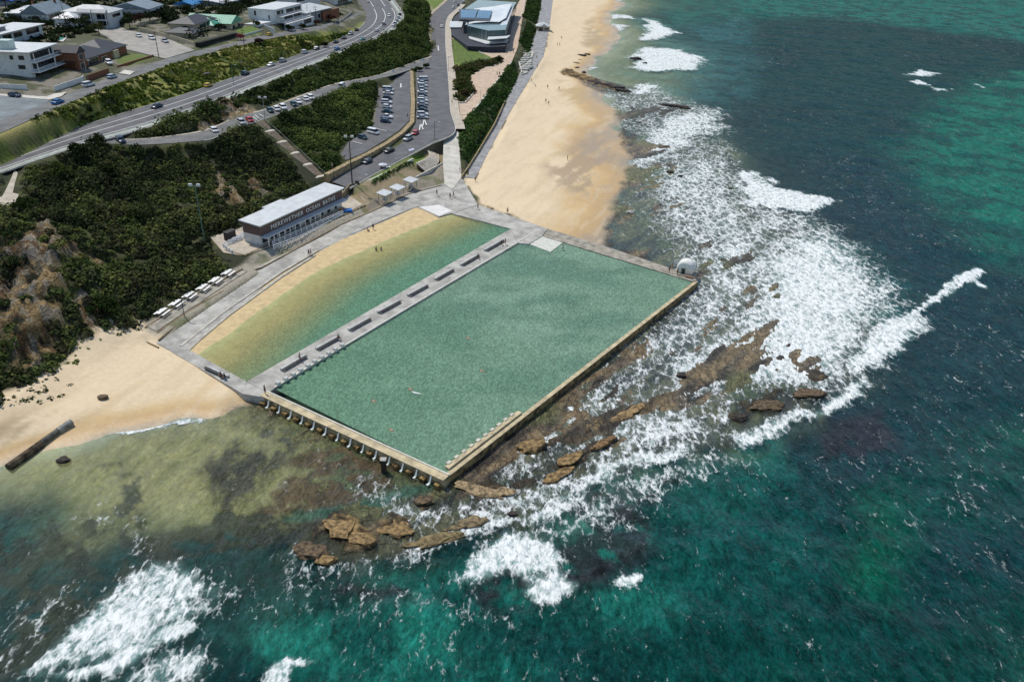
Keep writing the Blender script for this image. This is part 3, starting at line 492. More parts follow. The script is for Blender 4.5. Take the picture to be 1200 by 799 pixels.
# foam: solid breakers, then thinner lace
foam = np.zeros(len(wx_))
FO = [([(560, 545), (640, 492), (720, 440), (818, 336), (850, 350), (770, 430), (690, 505), (620, 556)], 4, .52), ([(36, 795), (58, 768), (84, 744), (112, 716), (124, 702), (152, 676), (180, 661), (186, 666), (158, 684), (130, 708), (120, 722), (90, 752), (64, 776), (48, 799)], .9, .95), ([(532, 668), (548, 650), (590, 627), (616, 629), (640, 640), (630, 644), (600, 638), (568, 652), (545, 672)], .9, 1.0), # px polygon, feather, strength
 ([(895, 300), (930, 275), (980, 285), (1010, 318), (1030, 350), (1020, 385), (1000, 420), (980, 445), (930, 450), (880, 440), (840, 455), (800, 460), (790, 430), (850, 390), (890, 350)], 9, .85),
 ([(1000, 420), (1020, 395), (1050, 372), (1080, 372), (1075, 395), (1040, 425), (1005, 440)], 2.5, 1.0), ([(940, 320), (985, 300), (1010, 330), (1015, 370), (985, 400), (950, 390), (930, 360)], 6, .86),
 ([(868, 200), (890, 205), (910, 220), (940, 228), (968, 236), (960, 248), (915, 246), (880, 242)], 3, .92), ([(875, 245), (960, 250), (930, 270), (890, 300), (880, 275)], 5, .6),
 ([(756, 22), (768, 26), (792, 38), (770, 46), (752, 48), (760, 36)], 3, .95), ([(742, 68), (756, 56), (800, 58), (826, 72), (808, 82), (770, 84), (745, 80)], 4, .88), ([(734, 106), (745, 98), (765, 102), (750, 110), (736, 112)], 3, .8),
 ([(700, -10), (745, -12), (730, 0), (705, 10), (694, 12)], 2.5, .95), ([(700, 16), (735, 18), (744, 22), (715, 22), (700, 16)], 2, .8), ([(692, 62), (712, 46), (718, 48), (700, 62)], 2, .85), ([(668, 78), (688, 62), (700, 70), (685, 84), (668, 88)], 2.5, .85), ([(720, 28), (738, 30), (728, 36), (718, 35)], 2, .8),
 ([(760, 150), (800, 130), (850, 135), (830, 160), (790, 175), (760, 200), (745, 205), (745, 180)], 5, .72), ([(800, 125), (860, 130), (850, 150), (810, 145)], 4, .5),
 ([(765, 200), (850, 170), (900, 260), (920, 330), (850, 400), (780, 440), (700, 500), (660, 500), (815, 335), (795, 290), (758, 250)], 9, .57),
 ([(830, 400), (900, 380), (960, 430), (940, 450), (880, 450), (820, 470), (780, 480)], 6, .8), ([(680, 500), (760, 470), (840, 480), (850, 520), (790, 535), (720, 545), (680, 550)], 5, .56),
 ([(855, 510), (900, 495), (950, 482), (990, 455), (1020, 440), (1020, 455), (985, 475), (935, 495), (900, 510), (868, 522)], 1.8, .92),
 ([(700, 545), (750, 532), (790, 528), (800, 518), (815, 524), (800, 540), (750, 550), (720, 562), (700, 572), (670, 580), (690, 560)], 1.8, .82),
 ([(600, 600), (640, 585), (690, 565), (690, 585), (640, 605), (600, 615), (560, 622), (520, 640), (490, 652), (470, 656), (500, 636), (560, 605)], 2.2, .72),
 ([(680, 590), (740, 560), (840, 530), (870, 540), (760, 590), (700, 620), (640, 640), (600, 640)], 5, .5),
 ([(545, 662), (560, 645), (590, 625), (615, 628), (645, 640), (655, 655), (640, 668), (600, 665), (560, 668), (540, 674), (530, 668)], 1.8, .86), ([(618, 682), (640, 672), (672, 685), (655, 694), (628, 697)], 1.2, .9), ([(600, 660), (650, 660), (660, 680), (620, 685)], 1.6, .6), ([(722, 682), (745, 672), (752, 676), (738, 690)], 1, .9),
 ([(445, 590), (490, 580), (520, 590), (560, 580), (560, 600), (500, 610), (440, 606)], 2, .5), ([(540, 600), (590, 585), (620, 600), (560, 612)], 1.5, .5),
 ([(330, 652), (345, 632), (352, 650), (370, 666), (410, 660), (450, 655), (440, 668), (380, 676), (345, 668)], 1.4, .45), ([(290, 560), (340, 560), (330, 572), (290, 570)], 1.2, .25),
 ([(30, 793), (52, 778), (60, 765), (82, 745), (100, 728), (112, 716), (122, 700), (150, 675), (180, 660), (205, 662), (230, 690), (235, 700), (215, 712), (240, 715), (210, 735), (180, 745), (150, 765), (110, 775), (70, 785), (50, 799)], 2.2, .74),
 ([(60, 799), (110, 782), (170, 752), (200, 738), (222, 728), (215, 745), (170, 770), (130, 799)], 1.0, 1.0), ([(140, 799), (180, 772), (240, 760), (250, 775), (240, 799), (200, 812)], 2.2, .62), ([(200, 672), (260, 690), (300, 700), (240, 720), (200, 720)], 2.5, .42),
 ([(560, 575), (620, 570), (680, 560), (700, 545), (700, 575), (640, 592), (580, 600)], 3, .6), ([(560, 640), (620, 615), (700, 590), (760, 560), (800, 560), (740, 610), (660, 640), (600, 650)], 5, .45), ([(880, 255), (960, 250), (1010, 290), (1040, 330), (1050, 370), (1010, 360), (950, 290)], 7, .55), ([(700, 110), (760, 95), (830, 130), (860, 190), (880, 250), (830, 240), (760, 200)], 7, .42), ([(340, 690), (440, 680), (540, 690), (560, 720), (460, 720), (380, 715)], 4, .34), ([(420, 560), (470, 575), (520, 600), (480, 625), (440, 610)], 3, .42), ([(312, 805), (322, 780), (345, 768), (365, 764), (348, 778), (338, 800)], .9, 1.0),
 ([(130, 588), (150, 592), (175, 640), (165, 655), (150, 640), (140, 612)], 2.5, .4), ([(100, 600), (140, 590), (135, 610), (95, 625)], 1.6, .3),
 ([(1066, 85), (1080, 82), (1094, 86), (1082, 90), (1070, 89)], 2, .95), ([(1070, 94), (1080, 94), (1082, 98), (1072, 97)], 1.2, .9), ([(1092, 103), (1115, 105), (1100, 107)], 1.2, .7), ([(1135, 98), (1152, 100), (1140, 101)], 1, .7),
 ([(300, 700), (360, 705), (420, 700), (380, 720), (320, 722), (290, 712)], 3, .33), ([(0, 720), (80, 700), (90, 740), (40, 780), (-20, 790)], 4, .3)]
wk = np.clip(np.hypot(wx_, wy_)/230, .3, 1.3); fwx = wx_+((fbm(wx_/15, wy_/15, 401, 3)-.5)*9+(fbm(wx_/4, wy_/4, 402, 4)-.5)*8)*wk; fwy = wy_+((fbm(wx_/15, wy_/15, 403, 3)-.5)*9+(fbm(wx_/4, wy_/4, 404, 4)-.5)*8)*wk
for P, fe, k in FO:
    foam = np.maximum(foam, sstep(fe*1.7, -fe*1.3, sdcull(fwx, fwy, np.array(UP(P, 0)), 30))*min(1, k*1.06+.03))
# thin breaking wave line running out to sea
for ln, z, wd, k in [([(1030, 392), (1055, 378), (1080, 362), (1098, 348), (1112, 336), (1128, 328), (1148, 318)], 0, 1.3, .95), ([(1128, 330), (1140, 328), (1150, 335)], 0, .9, .8),
                     ([(76, 526), (100, 517), (128, 508), (150, 506), (185, 500), (215, 494)], 0, .55, .95), ([(150, 505), (190, 498), (240, 491)], 0, .5, .7),
                     ([(715, 8), (700, 12), (694, 16), (712, 24)], 0, 1.2, .8), ([(702, 262), (692, 276), (672, 281), (655, 280)], 0, .5, .7), ([(728, 160), (738, 186), (726, 220), (710, 250), (700, 268)], 0, .7, .55)]:
    L = smooth(np.array(UP(ln, z)), 5); d = ldist(wx_, wy_, L)+(q3-.5)*wd*3.0
    foam = np.maximum(foam, k*sstep(wd*1.5, wd*.4, d))
foam = np.maximum(foam, .02+.10*sstep(.42, .66, q2)*sstep(2, 5, dep)+.12*sstep(0, -.6, dep-.6)*sstep(.45, .6, q1))
foam = np.where((wzone([(76, 535), (300, 480), (330, 560), (250, 600), (130, 600), (0, 620), (0, 560)], 6) > .5) & (foam < .3), foam*.2, foam)
foam = np.clip(foam, 0, 1)
# aerated water near the breakers is paler
aer = sstep(.28, .85, foam); wc = mixc(wc, (.20, .33, .31), aer*.75*(.55+.75*sstep(.35, .6, q1)).clip(0, 1)); opac = np.clip(np.maximum(opac, aer*.62), 0, 1)
sw = (fbm(wx_/14+wy_/30, wy_/9, 95, 3)-.5)*1.1*sstep(1.5, 6, dep)+(q3-.5)*.35*sstep(.6, 3, dep)+foam*.25*sstep(1, 3, dep)
def water_mat(name, lace=True, wave=1.0, pool=False, rough=.07, opac_const=None, col=None):
    m, n, l = newmat(name); o = N(n, 'ShaderNodeOutputMaterial'); g = N(n, 'ShaderNodeNewGeometry')
    mp = N(n, 'ShaderNodeMapping'); mp.inputs['Rotation'].default_value = (0, 0, math.radians(-38)); mp.inputs['Scale'].default_value = (1, .55, 1); l.new(g.outputs['Position'], mp.inputs[0])
    def noise(sc, det=4, ro=.6, dist=0, v=mp.outputs[0]):
        t = N(n, 'ShaderNodeTexNoise'); t.inputs['Scale'].default_value = sc; t.inputs['Detail'].default_value = det; t.inputs['Roughness'].default_value = ro; t.inputs['Distortion'].default_value = dist; l.new(v, t.inputs['Vector']); return t
    def math_(op, a, b=None, c_=None):
        t = N(n, 'ShaderNodeMath', operation=op)
        for i, q in enumerate((a, b, c_)):
            if q is None: continue
            if isinstance(q, (int, float)): t.inputs[i].default_value = q
            else: l.new(q, t.inputs[i])
        return t.outputs[0]
    def ramp(v, a, b, lo=0, hi=1, sm=True):
        t = N(n, 'ShaderNodeMapRange'); t.interpolation_type = 'SMOOTHSTEP' if sm else 'LINEAR'
        for i, q in enumerate((a, b, lo, hi)): t.inputs[i+1].default_value = q
        l.new(v, t.inputs[0]); return t.outputs[0]
    big = noise(.16, 3, .5, .3); mid = noise(.55, 5, .62, .6); fine = noise(2.4, 4, .6, .3)
    ac = N(n, 'ShaderNodeVertexColor'); ac.layer_name = 'body'
    ao = N(n, 'ShaderNodeAttribute'); ao.attribute_name = 'opac'; af = N(n, 'ShaderNodeAttribute'); af.attribute_name = 'foam'
    b1 = N(n, 'ShaderNodeBump'); b1.inputs['Strength'].default_value = 1; b1.inputs['Distance'].default_value = .42*wave; l.new(mid.outputs[0], b1.inputs['Height'])
    b0 = N(n, 'ShaderNodeBump'); b0.inputs['Strength'].default_value = 1; b0.inputs['Distance'].default_value = .8*wave; l.new(big.outputs[0], b0.inputs['Height']); l.new(b0.outputs[0], b1.inputs['Normal'])
    b2 = N(n, 'ShaderNodeBump'); b2.inputs['Strength'].default_value = 1; b2.inputs['Distance'].default_value = .11*max(wave, .6); l.new(fine.outputs[0], b2.inputs['Height']); l.new(b1.outputs[0], b2.inputs['Normal'])
    # body colour broken up by noise; pool specks paint in ripple sparkle
    mr = math_('MULTIPLY', ramp(noise(.42, 7, .7, .5).outputs[0], .3, .7, .45, 1.75, False), ramp(noise(1.7, 6, .8, .2).outputs[0], .34, .66, .45, 1.75, False))
    if pool: mr = math_('MULTIPLY', ramp(noise(.3, 4, .5, .3).outputs[0], .3, .7, .95, 1.05, False), ramp(noise(2.5, 5, .7, .1).outputs[0], .40, .70, .78, 1.6, False))
    mc = N(n, 'ShaderNodeMix', data_type='RGBA', blend_type='MULTIPLY'); mc.inputs[0].default_value = 1; l.new(ac.outputs[0], mc.inputs[6]); l.new(mr, mc.inputs[7])
    df = N(n, 'ShaderNodeBsdfDiffuse'); l.new(mc.outputs[2], df.inputs[0]); l.new(b1.outputs[0], df.inputs['Normal'])
    tr = N(n, 'ShaderNodeBsdfTransparent'); tr.inputs[0].default_value = (.82, .95, .88, 1)
    m1 = N(n, 'ShaderNodeMixShader'); l.new(ao.outputs['Fac'], m1.inputs[0]); l.new(tr.outputs[0], m1.inputs[1]); l.new(df.outputs[0], m1.inputs[2])
    gl = N(n, 'ShaderNodeBsdfGlossy'); gl.inputs['Roughness'].default_value = rough; l.new(b2.outputs[0], gl.inputs['Normal'])
    fr = N(n, 'ShaderNodeFresnel'); fr.inputs[0].default_value = 1.2; l.new(b2.outputs[0], fr.inputs['Normal'])
    m2 = N(n, 'ShaderNodeMixShader'); l.new(math_('MULTIPLY', fr.outputs[0], .125 if not pool else .3), m2.inputs[0]); l.new(m1.outputs[0], m2.inputs[1]); l.new(gl.outputs[0], m2.inputs[2])
    last = m2
    if lace:
        wn = noise(.5, 3, .5); vm = N(n, 'ShaderNodeVectorMath', operation='MULTIPLY_ADD'); l.new(wn.outputs['Color'], vm.inputs[0]); vm.inputs[1].default_value = (2.6, 2.6, 2.6); l.new(mp.outputs[0], vm.inputs[2])
        def vor(sc):
            t = N(n, 'ShaderNodeTexVoronoi', feature='DISTANCE_TO_EDGE'); t.inputs['Scale'].default_value = sc; l.new(vm.outputs[0], t.inputs['Vector']); return t.outputs['Distance']
        e1 = ramp(vor(.45), 0, .28, 1, 0, False); e2 = ramp(vor(1.5), 0, .3, 1, 0, False)
        nb = noise(.22, 7, .65, .4).outputs[0]; nf = noise(1.5, 4, .62, .6).outputs[0]
        s = math_('MULTIPLY_ADD', nb, 1.15, -.575); s = math_('ADD', s, af.outputs['Fac']); s = math_('MULTIPLY_ADD', e1, .36, s); s = math_('MULTIPLY_ADD', e2, .24, s)
        s = math_('MULTIPLY_ADD', nf, 1.3, s); s = math_('ADD', s, -.93)
        fac = ramp(s, .40, .98)
        fc = N(n, 'ShaderNodeBsdfDiffuse'); fcm = N(n, 'ShaderNodeMix', data_type='RGBA'); fcm.inputs[6].default_value = (.36, .44, .43, 1); fcm.inputs[7].default_value = (.84, .86, .85, 1); l.new(ramp(noise(1.1, 7, .75, .5).outputs[0], .36, .56), fcm.inputs[0]); l.new(fcm.outputs[2], fc.inputs[0])
        bf = N(n, 'ShaderNodeBump'); bf.inputs['Strength'].default_value = .6; bf.inputs['Distance'].default_value = .3; l.new(s, bf.inputs['Height']); l.new(bf.outputs[0], fc.inputs['Normal'])
        m3 = N(n, 'ShaderNodeMixShader'); l.new(fac, m3.inputs[0]); l.new(m2.outputs[0], m3.inputs[1]); l.new(fc.outputs[0], m3.inputs[2]); last = m3
    l.new(last.outputs[0], o.inputs[0]); return m
structure(mkmesh('sea', np.stack([wx_, wy_, sw*1.0], 1), wf, water_mat('sea_water'), smooth_=True, attrs={'body': ('FLOAT_COLOR', wc), 'opac': ('FLOAT', opac), 'foam': ('FLOAT', foam)}))
# ================================================================== POOLS
def gridpoly(P, step, zf, name, mat, attrs=None, kind=True, parent=None, sm=True):
    x0, y0 = P[:, :2].min(0); x1, y1 = P[:, :2].max(0)
    bm = bmesh.new(); vs = [bm.verts.new((p[0], p[1], 0)) for p in P]; bm.faces.new(vs)
    bmesh.ops.triangulate(bm, faces=bm.faces[:])
    for ax, a, b in ((0, x0, x1), (1, y0, y1)):
        t = a+step
        while t < b:
            nrm = (1, 0, 0) if ax == 0 else (0, 1, 0); co = (t, 0, 0) if ax == 0 else (0, t, 0)
            bmesh.ops.bisect_plane(bm, geom=bm.verts[:]+bm.edges[:]+bm.faces[:], plane_co=co, plane_no=nrm); t += step
    me = bpy.data.meshes.new(name); bm.to_mesh(me); bm.free()
    n = len(me.vertices); co = np.zeros(n*3); me.vertices.foreach_get('co', co); co = co.reshape(-1, 3)
    co[:, 2] = zf(co[:, 0], co[:, 1]); me.vertices.foreach_set('co', co.ravel())
    for an, (tp, fn) in (attrs or {}).items():
        a = me.attributes.new(an, tp, 'POINT'); v = fn(co[:, 0], co[:, 1])
        if tp == 'FLOAT': a.data.foreach_set('value', np.asarray(v, np.float32))
        else:
            cc = np.ones((n, 4), np.float32); cc[:, :3] = v; a.data.foreach_set('color', cc.ravel())
    me.materials.append(mat)
    if sum(p.normal.z for p in me.polygons) < 0: me.flip_normals()
    if sm: me.polygons.foreach_set('use_smooth', np.ones(len(me.polygons), bool))
    o = bpy.data.objects.new(name, me); COL.objects.link(o)
    if parent: o.parent = parent
    return o
def off(P, d):                # offset polygon outward by d
    P = np.asarray(P)[:, :2]; n = len(P); A = sum(P[i][0]*P[(i+1) % n][1]-P[(i+1) % n][0]*P[i][1] for i in range(n)); s = 1 if A > 0 else -1; out = []
    for i in range(n):
        a = P[i]-P[i-1]; b = P[(i+1) % n]-P[i]; na = np.array([a[1], -a[0]])/np.hypot(*a)*s; nb = np.array([b[1], -b[0]])/np.hypot(*b)*s
        m = na+nb; m = m/max(.3, m@m)*2; out.append(P[i]+m*d)
    return np.array(out)
POOLW = water_mat('pool_water', lace=False, pool=True, wave=.5, rough=.07)
# main pool
def mp_body(x, y):
    c_ = np.zeros((len(x), 3)); c_[:] = (.175, .285, .205); k = fbm(x/9, y/9, 5, 4); c_ = mixc(c_, (.205, .325, .24), sstep(.3, .75, k)); c_ = mixc(c_, (.135, .24, .175), sstep(.5, .36, fbm(x/12, y/5, 15, 5)))
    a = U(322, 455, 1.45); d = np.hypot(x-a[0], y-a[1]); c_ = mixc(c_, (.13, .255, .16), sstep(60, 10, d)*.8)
    return c_
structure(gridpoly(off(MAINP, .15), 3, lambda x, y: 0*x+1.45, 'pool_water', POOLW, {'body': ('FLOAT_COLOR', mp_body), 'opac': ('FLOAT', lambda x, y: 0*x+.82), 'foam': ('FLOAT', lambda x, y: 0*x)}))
KE = np.array(UP([(222, 410), (330, 318), (400, 281), (488, 243)], 1.45))
def kfl(x, y):
    d = ldist(x, y, KE)+(fbm(x/7, y/7, 4, 3)-.5)*1.6
    Pp = U(560, 250, 1.4); far = np.hypot(x-Pp[0], y-Pp[1]); 
    wid = np.interp(np.hypot(x-KE[0, 0], y-KE[0, 1]), [0, 20, 60, 110], [.4, 3.0, 7.0, 10.5])
    return np.clip(1.62-(d-wid)*.072*np.where(d > wid, 1, .35), -.1, 1.75)
floor_m = pmat('pool_floor_sand', (.62, .47, .25), .8, .08, .6, .1)
structure(gridpoly(off(KIDP, .15), 1.2, kfl, 'pool_floor', floor_m))
structure(gridpoly(off(MAINP, .15), 6, lambda x, y: 0*x-.1, 'pool_floor', pmat('pool_floor_concrete', (.42, .45, .35), .8, .15, .4, .1)))
def kbody(x, y):
    d = 1.45-kfl(x, y); c_ = np.zeros((len(x), 3)); c_[:] = (.40, .31, .13); c_ = mixc(c_, (.22, .25, .12), sstep(.2, .75, d)); c_ = mixc(c_, (.11, .235, .15), sstep(.6, 1.3, d)); return c_
structure(gridpoly(off(KIDP, .15), 1.2, lambda x, y: 0*x+1.45, 'wading_pool_water', POOLW, {'body': ('FLOAT_COLOR', kbody), 'opac': ('FLOAT', lambda x, y: 1-np.exp(-np.clip(1.45-kfl(x, y), 0, 9)/.75)), 'foam': ('FLOAT', lambda x, y: 0*x)}))
# submerged pale slab in the corner of the main pool
mb = MB(); mb.prism([tuple(U(*p, 1.4)[:2]) for p in [(619.5, 286.5), (635, 277), (660, 284.6), (645, 296)]], .9, 1.6)
mb.build('shallow_step_slab', pmat('pale_concrete', (.62, .62, .55), .8, .06, .6), None); tag(bpy.data.objects['shallow_step_slab'], kind='structure')
mb = MB(); mb.prism([tuple(U(*p, 1.4)[:2]) for p in [(645.4, 296), (660.4, 284.8), (710, 299.5), (697, 313)]], .6, 1.36)
structure(mb.build('shallow_step_slab', pmat('pale_concrete', (.62, .62, .55)), None))
# concrete decks and walls of the baths: convex pieces in plan
CONC = pmat('pool_concrete', (.44, .425, .385), .85, .16, .35, .15); CONC2 = pmat('worn_concrete', (.36, .33, .27), .9, .2, .5, .2); WALLC = pmat('stained_wall', (.40, .33, .19), .9, .3, .8, .4); COPE = pmat('white_coping', (.66, .64, .56), .7, .08, 1)
def deck(name, px, z0=-.9, z1=DZ, mat=CONC, par=None, zp=None):
    mb = MB(); P = [U(p[0], p[1], z1 if zp is None else zp) for p in px]
    mb.prism([tuple(p[:2]) for p in P], z0, z1); return structure(mb.build(name, mat, par)) if par is None else mb.build(name, mat, par)
deck('pool_deck', [(196, 409), (212, 404), (222, 410), (289, 447), (284, 461)]); deck('pool_deck', [(289.2, 447.2), (314, 460.6), (311, 465.5), (284, 461.2)])
deck('pool_deck', [(289.4, 446.8), (598, 268.4), (607, 285), (322, 454.6), (314, 460.4)], z1=DZ+.02)
deck('pool_deck', [(598.2, 268), (529, 250), (560, 240), (642, 268), (635, 276.5), (619.5, 286), (607.4, 284.8)], z1=DZ+.04)
deck('pool_deck', [(642.5, 268.2), (700, 285.5), (806, 321), (817, 328), (811, 329.6), (636, 276.8)], z1=DZ-.02, mat=CONC2)

deck('pool_deck', [(484, 243.4), (474, 236), (520, 226), (562, 240), (529.3, 249.7), (514, 254.2), (488.3, 242.8)], z1=DZ+.06)
deck('ramp', [(489, 241.5), (506, 235.5), (530, 247.2), (514.5, 253.2)], z1=DZ+.14, mat=pmat('white_ramp', (.74, .72, .68), .8, .05, .8))
EDG = [(222, 410), (262, 373), (330, 318), (400, 281), (488, 243)]
for i in range(4):
    (x0, y0), (x1, y1) = EDG[i], EDG[i+1]; deck('pool_edging', [(x0, y0), (x1, y1), (x1-4.5, y1-1.6), (x0-5.5, y0-1.6)], z1=DZ+.05-.004*i, mat=pmat('pale_edging', (.56, .53, .45), .85, .1, .6))
# ================================================================== PAVING
def strip(name, L, R, dz, mat, a=0.0, b=1.0, kind='structure', z=None):
    L = np.asarray(L); R = np.asarray(R); A = L+(R-L)*a; B = L+(R-L)*b; n = len(A)
    V = np.empty((2*n, 3)); V[0::2] = A; V[1::2] = B; V[:, 2] += dz
    Fc = [(2*i, 2*i+1, 2*i+3, 2*i+2) for i in range(n-1)]
    o = mkmesh(name, V, Fc, mat); up = sum(p.normal.z for p in o.data.polygons)
    if up < 0: o.data.flip_normals()
    if kind: o['kind'] = kind
    return o
ASPH = pmat('asphalt', (.135, .135, .14), .9, .12, .25, .1); ASPH2 = pmat('old_asphalt', (.17, .17, .165), .9, .14, .2, .1); WPAINT = pmat('road_paint', (.72, .72, .68), .7, .1, 2); VERGE = pmat('verge_gravel', (.27, .28, .25), .9, .2, .5, .1)
PAVE = pmat('pale_paving', (.50, .44, .35), .85, .1, .5); PEACH = pmat('peach_paving', (.58, .44, .32), .85, .1, .4); GREYP = pmat('grey_concrete_path', (.31, .31, .31), .85, .16, .4); WHITEC = pmat('white_concrete', (.60, .57, .50), .85, .1, .4); SANDST = pmat('sandstone', (.38, .29, .16), .9, .25, 1.2, .3)
def kerb(line, h=.13, w=.22, name='kerb', mat=None, dz=0):
    L = np.asarray(line); mb = MB()
    for i in range(len(L)-1):
        a, b = L[i], L[i+1]; d = b-a; ln = math.hypot(d[0], d[1])
        if ln < .05: continue
        nx, ny = -d[1]/ln*w/2, d[0]/ln*w/2
        V = [(p[0]+s*nx, p[1]+s*ny, p[2]+zz_+dz) for zz_ in (-.3, h) for p, s in ((a, -1), (b, -1), (b, 1), (a, 1))]
        mb.add(V, [(3, 2, 1, 0), (4, 5, 6, 7), (0, 1, 5, 4), (1, 2, 6, 5), (2, 3, 7, 6), (3, 0, 4, 7)])
    return structure(mb.build(name, mat or WHITEC))
L, R = RIB['main_road']
strip('road', L, R, .03, ASPH, 0, .80); strip('footpath', L, R, .028, VERGE, .80, 1.0)
strip('footpath_edge', L, R, .05, pmat('pale_green_path', (.42, .47, .42), .9, .1, .4), .86, .93)
W_ = float(np.hypot(*(R-L)[40, :2]))
for f, k in ((.27, 1), (.50, 1), (.76, 1)):
    strip('road_marking', L[:72], R[:72], .036, WPAINT, f-.16/W_, f+.16/W_)
for f in (.30, .62):
    strip('road_marking', L[72:84], R[72:84], .036, WPAINT, f-.15/W_, f+.15/W_)
kerb(L[:62]); kerb(R[:88])
L, R = RIB['residential_road']; strip('road', L, R, .03, ASPH2); kerb(R[:66], mat=pmat('grey_kerb', (.33, .32, .29), .9, .15, 1)); 
L, R = RIB['hillside_road']; strip('road', L, R, .045, ASPH2, .1, 1); strip('footpath', L, R, .05, PAVE, 0, .1); kerb(R[12:])
L, R = RIB['coast_road']; strip('road', L, R, .03, ASPH, 0, 1); kerb(R); kerb(L[:32], mat=SANDST)
strip('footpath', R[10:48], R[10:48]+np.array([3.6, .3, 0]), .10, PAVE)
strip('footpath', L[8:32]+np.array([-3.0, -.2, 0]), L[8:32], .09, pmat('tan_path', (.42, .36, .26), .9, .12, .4))
def padmesh(name, key, dz, mat, sm=False):
    P = padpoly(key); zf = RBF(P, .05)
    return structure(gridpoly(P, 4, lambda x, y: zf(x, y)+dz, name, mat))
padmesh('car_park', 'car_park', .03, ASPH); padmesh('road', 'side_street', .032, pmat('pale_asphalt', (.36, .34, .30), .9, .1, .3)); padmesh('road', 'corner_lot', .026, pmat('blue_asphalt', (.21, .24, .25), .9, .15, .15))
padmesh('pavement', 'club_forecourt', .02, PEACH); padmesh('promenade', 'beach_walk', .0, GREYP); padmesh('ramp', 'beach_ramp', .03, WHITEC); padmesh('promenade', 'promenade', .0, CONC)
padmesh('pavement', 'pavilion_terrace', .03, PAVE); padmesh('pavement', 'table_terrace', .02, CONC2); padmesh('path', 'lookout', .03, PAVE)
# marked bays in the car park and on the hillside road
def mark(p, q, z, w=.14, name='road_marking', dz=.05):
    a = U(*p, z); b = U(*q, z); d = b-a; ln = math.hypot(d[0], d[1]); nx, ny = -d[1]/ln*w/2, d[0]/ln*w/2
    return structure(mkmesh(name, [(a[0]+nx, a[1]+ny, z+dz), (a[0]-nx, a[1]-ny, z+dz), (b[0]-nx, b[1]-ny, z+dz), (b[0]+nx, b[1]+ny, z+dz)], [(0, 1, 2, 3)], WPAINT))
for p, q in (((441, 147), (456, 150)), ((438, 150), (453, 154)), ((413, 166), (424, 169)), ((443, 143), (458, 146))): mark(p, q, 8.15, .3, dz=.12)
for p, q in (((236, 155), (243, 162)), ((259, 150), (264, 154)), ((267, 147), (272, 151)), ((299, 136), (303, 140)), ((304, 135), (309, 138)), ((297, 138), (301, 142))): mark(p, q, 15.3, .25, dz=.45)
for p in ((497, 143, 7.9), (493, 148, 7.7)):
    mark((p[0]-1.5, p[1]+5), (p[0], p[1]-3), p[2], .45, dz=.08)
    mark((p[0]+3, p[1]+4), (p[0], p[1]-3), p[2], .45, dz=.08)
for p in ((512, 56, 9.4), (509, 85, 8.5), (468, 99, 8.9)):
    mark((p[0]-1.6, p[1]-1.5), (p[0]+2.0, p[1]-1), p[2], .7, dz=.1); mark((p[0]+1.6, p[1]-2), (p[0]+1.8, p[1]+4), p[2], .6, dz=.1)
for p in ((482, 175, 6.8), (466, 184, 6.3), (431, 203, 5.7)):                       # painted bay panels by the kerb
    a = [U(p[0]+dx, p[1]+dy, p[2]) for dx, dy in ((-4, 1), (2, -1), (4, .5), (-2, 2.5))]; structure(mkmesh('road_marking', [(q[0], q[1], q[2]+.05) for q in a], [(0, 1, 2, 3)], pmat('pale_blue_paint', (.5, .56, .68), .8, .1, 1)))
# seating steps of the amphitheatre (drawn as pale concrete terraces)
def wall(line_px, h, w, name, mat, label=None, cat='wall', z=None, base=.6, group=None):
    """line_px: (px,py,z of foot)"""
    P = [U(*p) for p in line_px]; mb = MB()
    for i in range(len(P)-1):
        a, b = P[i], P[i+1]; d = b-a; ln = math.hypot(d[0], d[1]); tx, ty = d[0]/ln, d[1]/ln; nx, ny = -ty*w/2, tx*w/2
        ex = w*.35 if 0 < i else 0
        a2 = a-np.array([tx, ty, 0])*ex
        V = [(p[0]+s*nx, p[1]+s*ny, p[2]+zz_) for zz_ in (-base, h) for p, s in ((a2, -1), (b, -1), (b, 1), (a2, 1))]
        mb.add(V, [(3, 2, 1, 0), (4, 5, 6, 7), (0, 1, 5, 4), (1, 2, 6, 5), (2, 3, 7, 6), (3, 0, 4, 7)])
    o = mb.build(name, mat)
    return tag(o, label, cat, group)
wall([(482, 82, 8.9), (484, 120, 8.6), (483, 143, 8.3), (471, 156, 8.1), (455, 167, 7.9), (430, 181, 7.7), (405, 193, 7.5), (382, 205, 7.3)], .25, 1.7, 'retaining_wall', SANDST, 'long sandstone retaining wall with pale path on top between car park and coast road', base=2.6)
wall([(541, 209, 2.4), (548, 199, 2.5), (560, 180, 2.9), (580, 146, 3.2), (592, 120, 3.5)], .9, .35, 'promenade_wall', SANDST, 'low tan wall between the dune plants and the grey beach promenade')
wall([(557, 210, 2.2), (580, 168, 2.5), (590, 147, 2.7), (618, 99, 3.1), (628, 82, 3.4)], .05, .5, 'sea_wall', pmat('brown_timber_edge', (.24, .17, .09), .9, .2, 2), 'brown edged sea wall along the beach side of the grey promenade', base=2.2)
wall([(170, 384, 2.8), (225, 347.5, 2.9), (284, 315, 2.9)], .1, .35, 'terrace_edge', pmat('brown_timber_edge', (.24, .17, .09)), 'brown timber edge below the row of white picnic tables', base=1.0)
wall([(184, 390, 2.4), (238, 354, 2.4), (262, 341, 2.4)], .1, .35, 'terrace_edge', pmat('brown_timber_edge', (.24, .17, .09)), 'lower brown timber edge of the grey terrace beside the promenade', base=1.0)
wall([(156, 394, 1.8), (186, 408, 1.7)], .25, .3, 'timber_groyne', pmat('brown_timber_edge', (.24, .17, .09)), 'short brown timber barrier on the sand at the end of the terraces', base=.8)
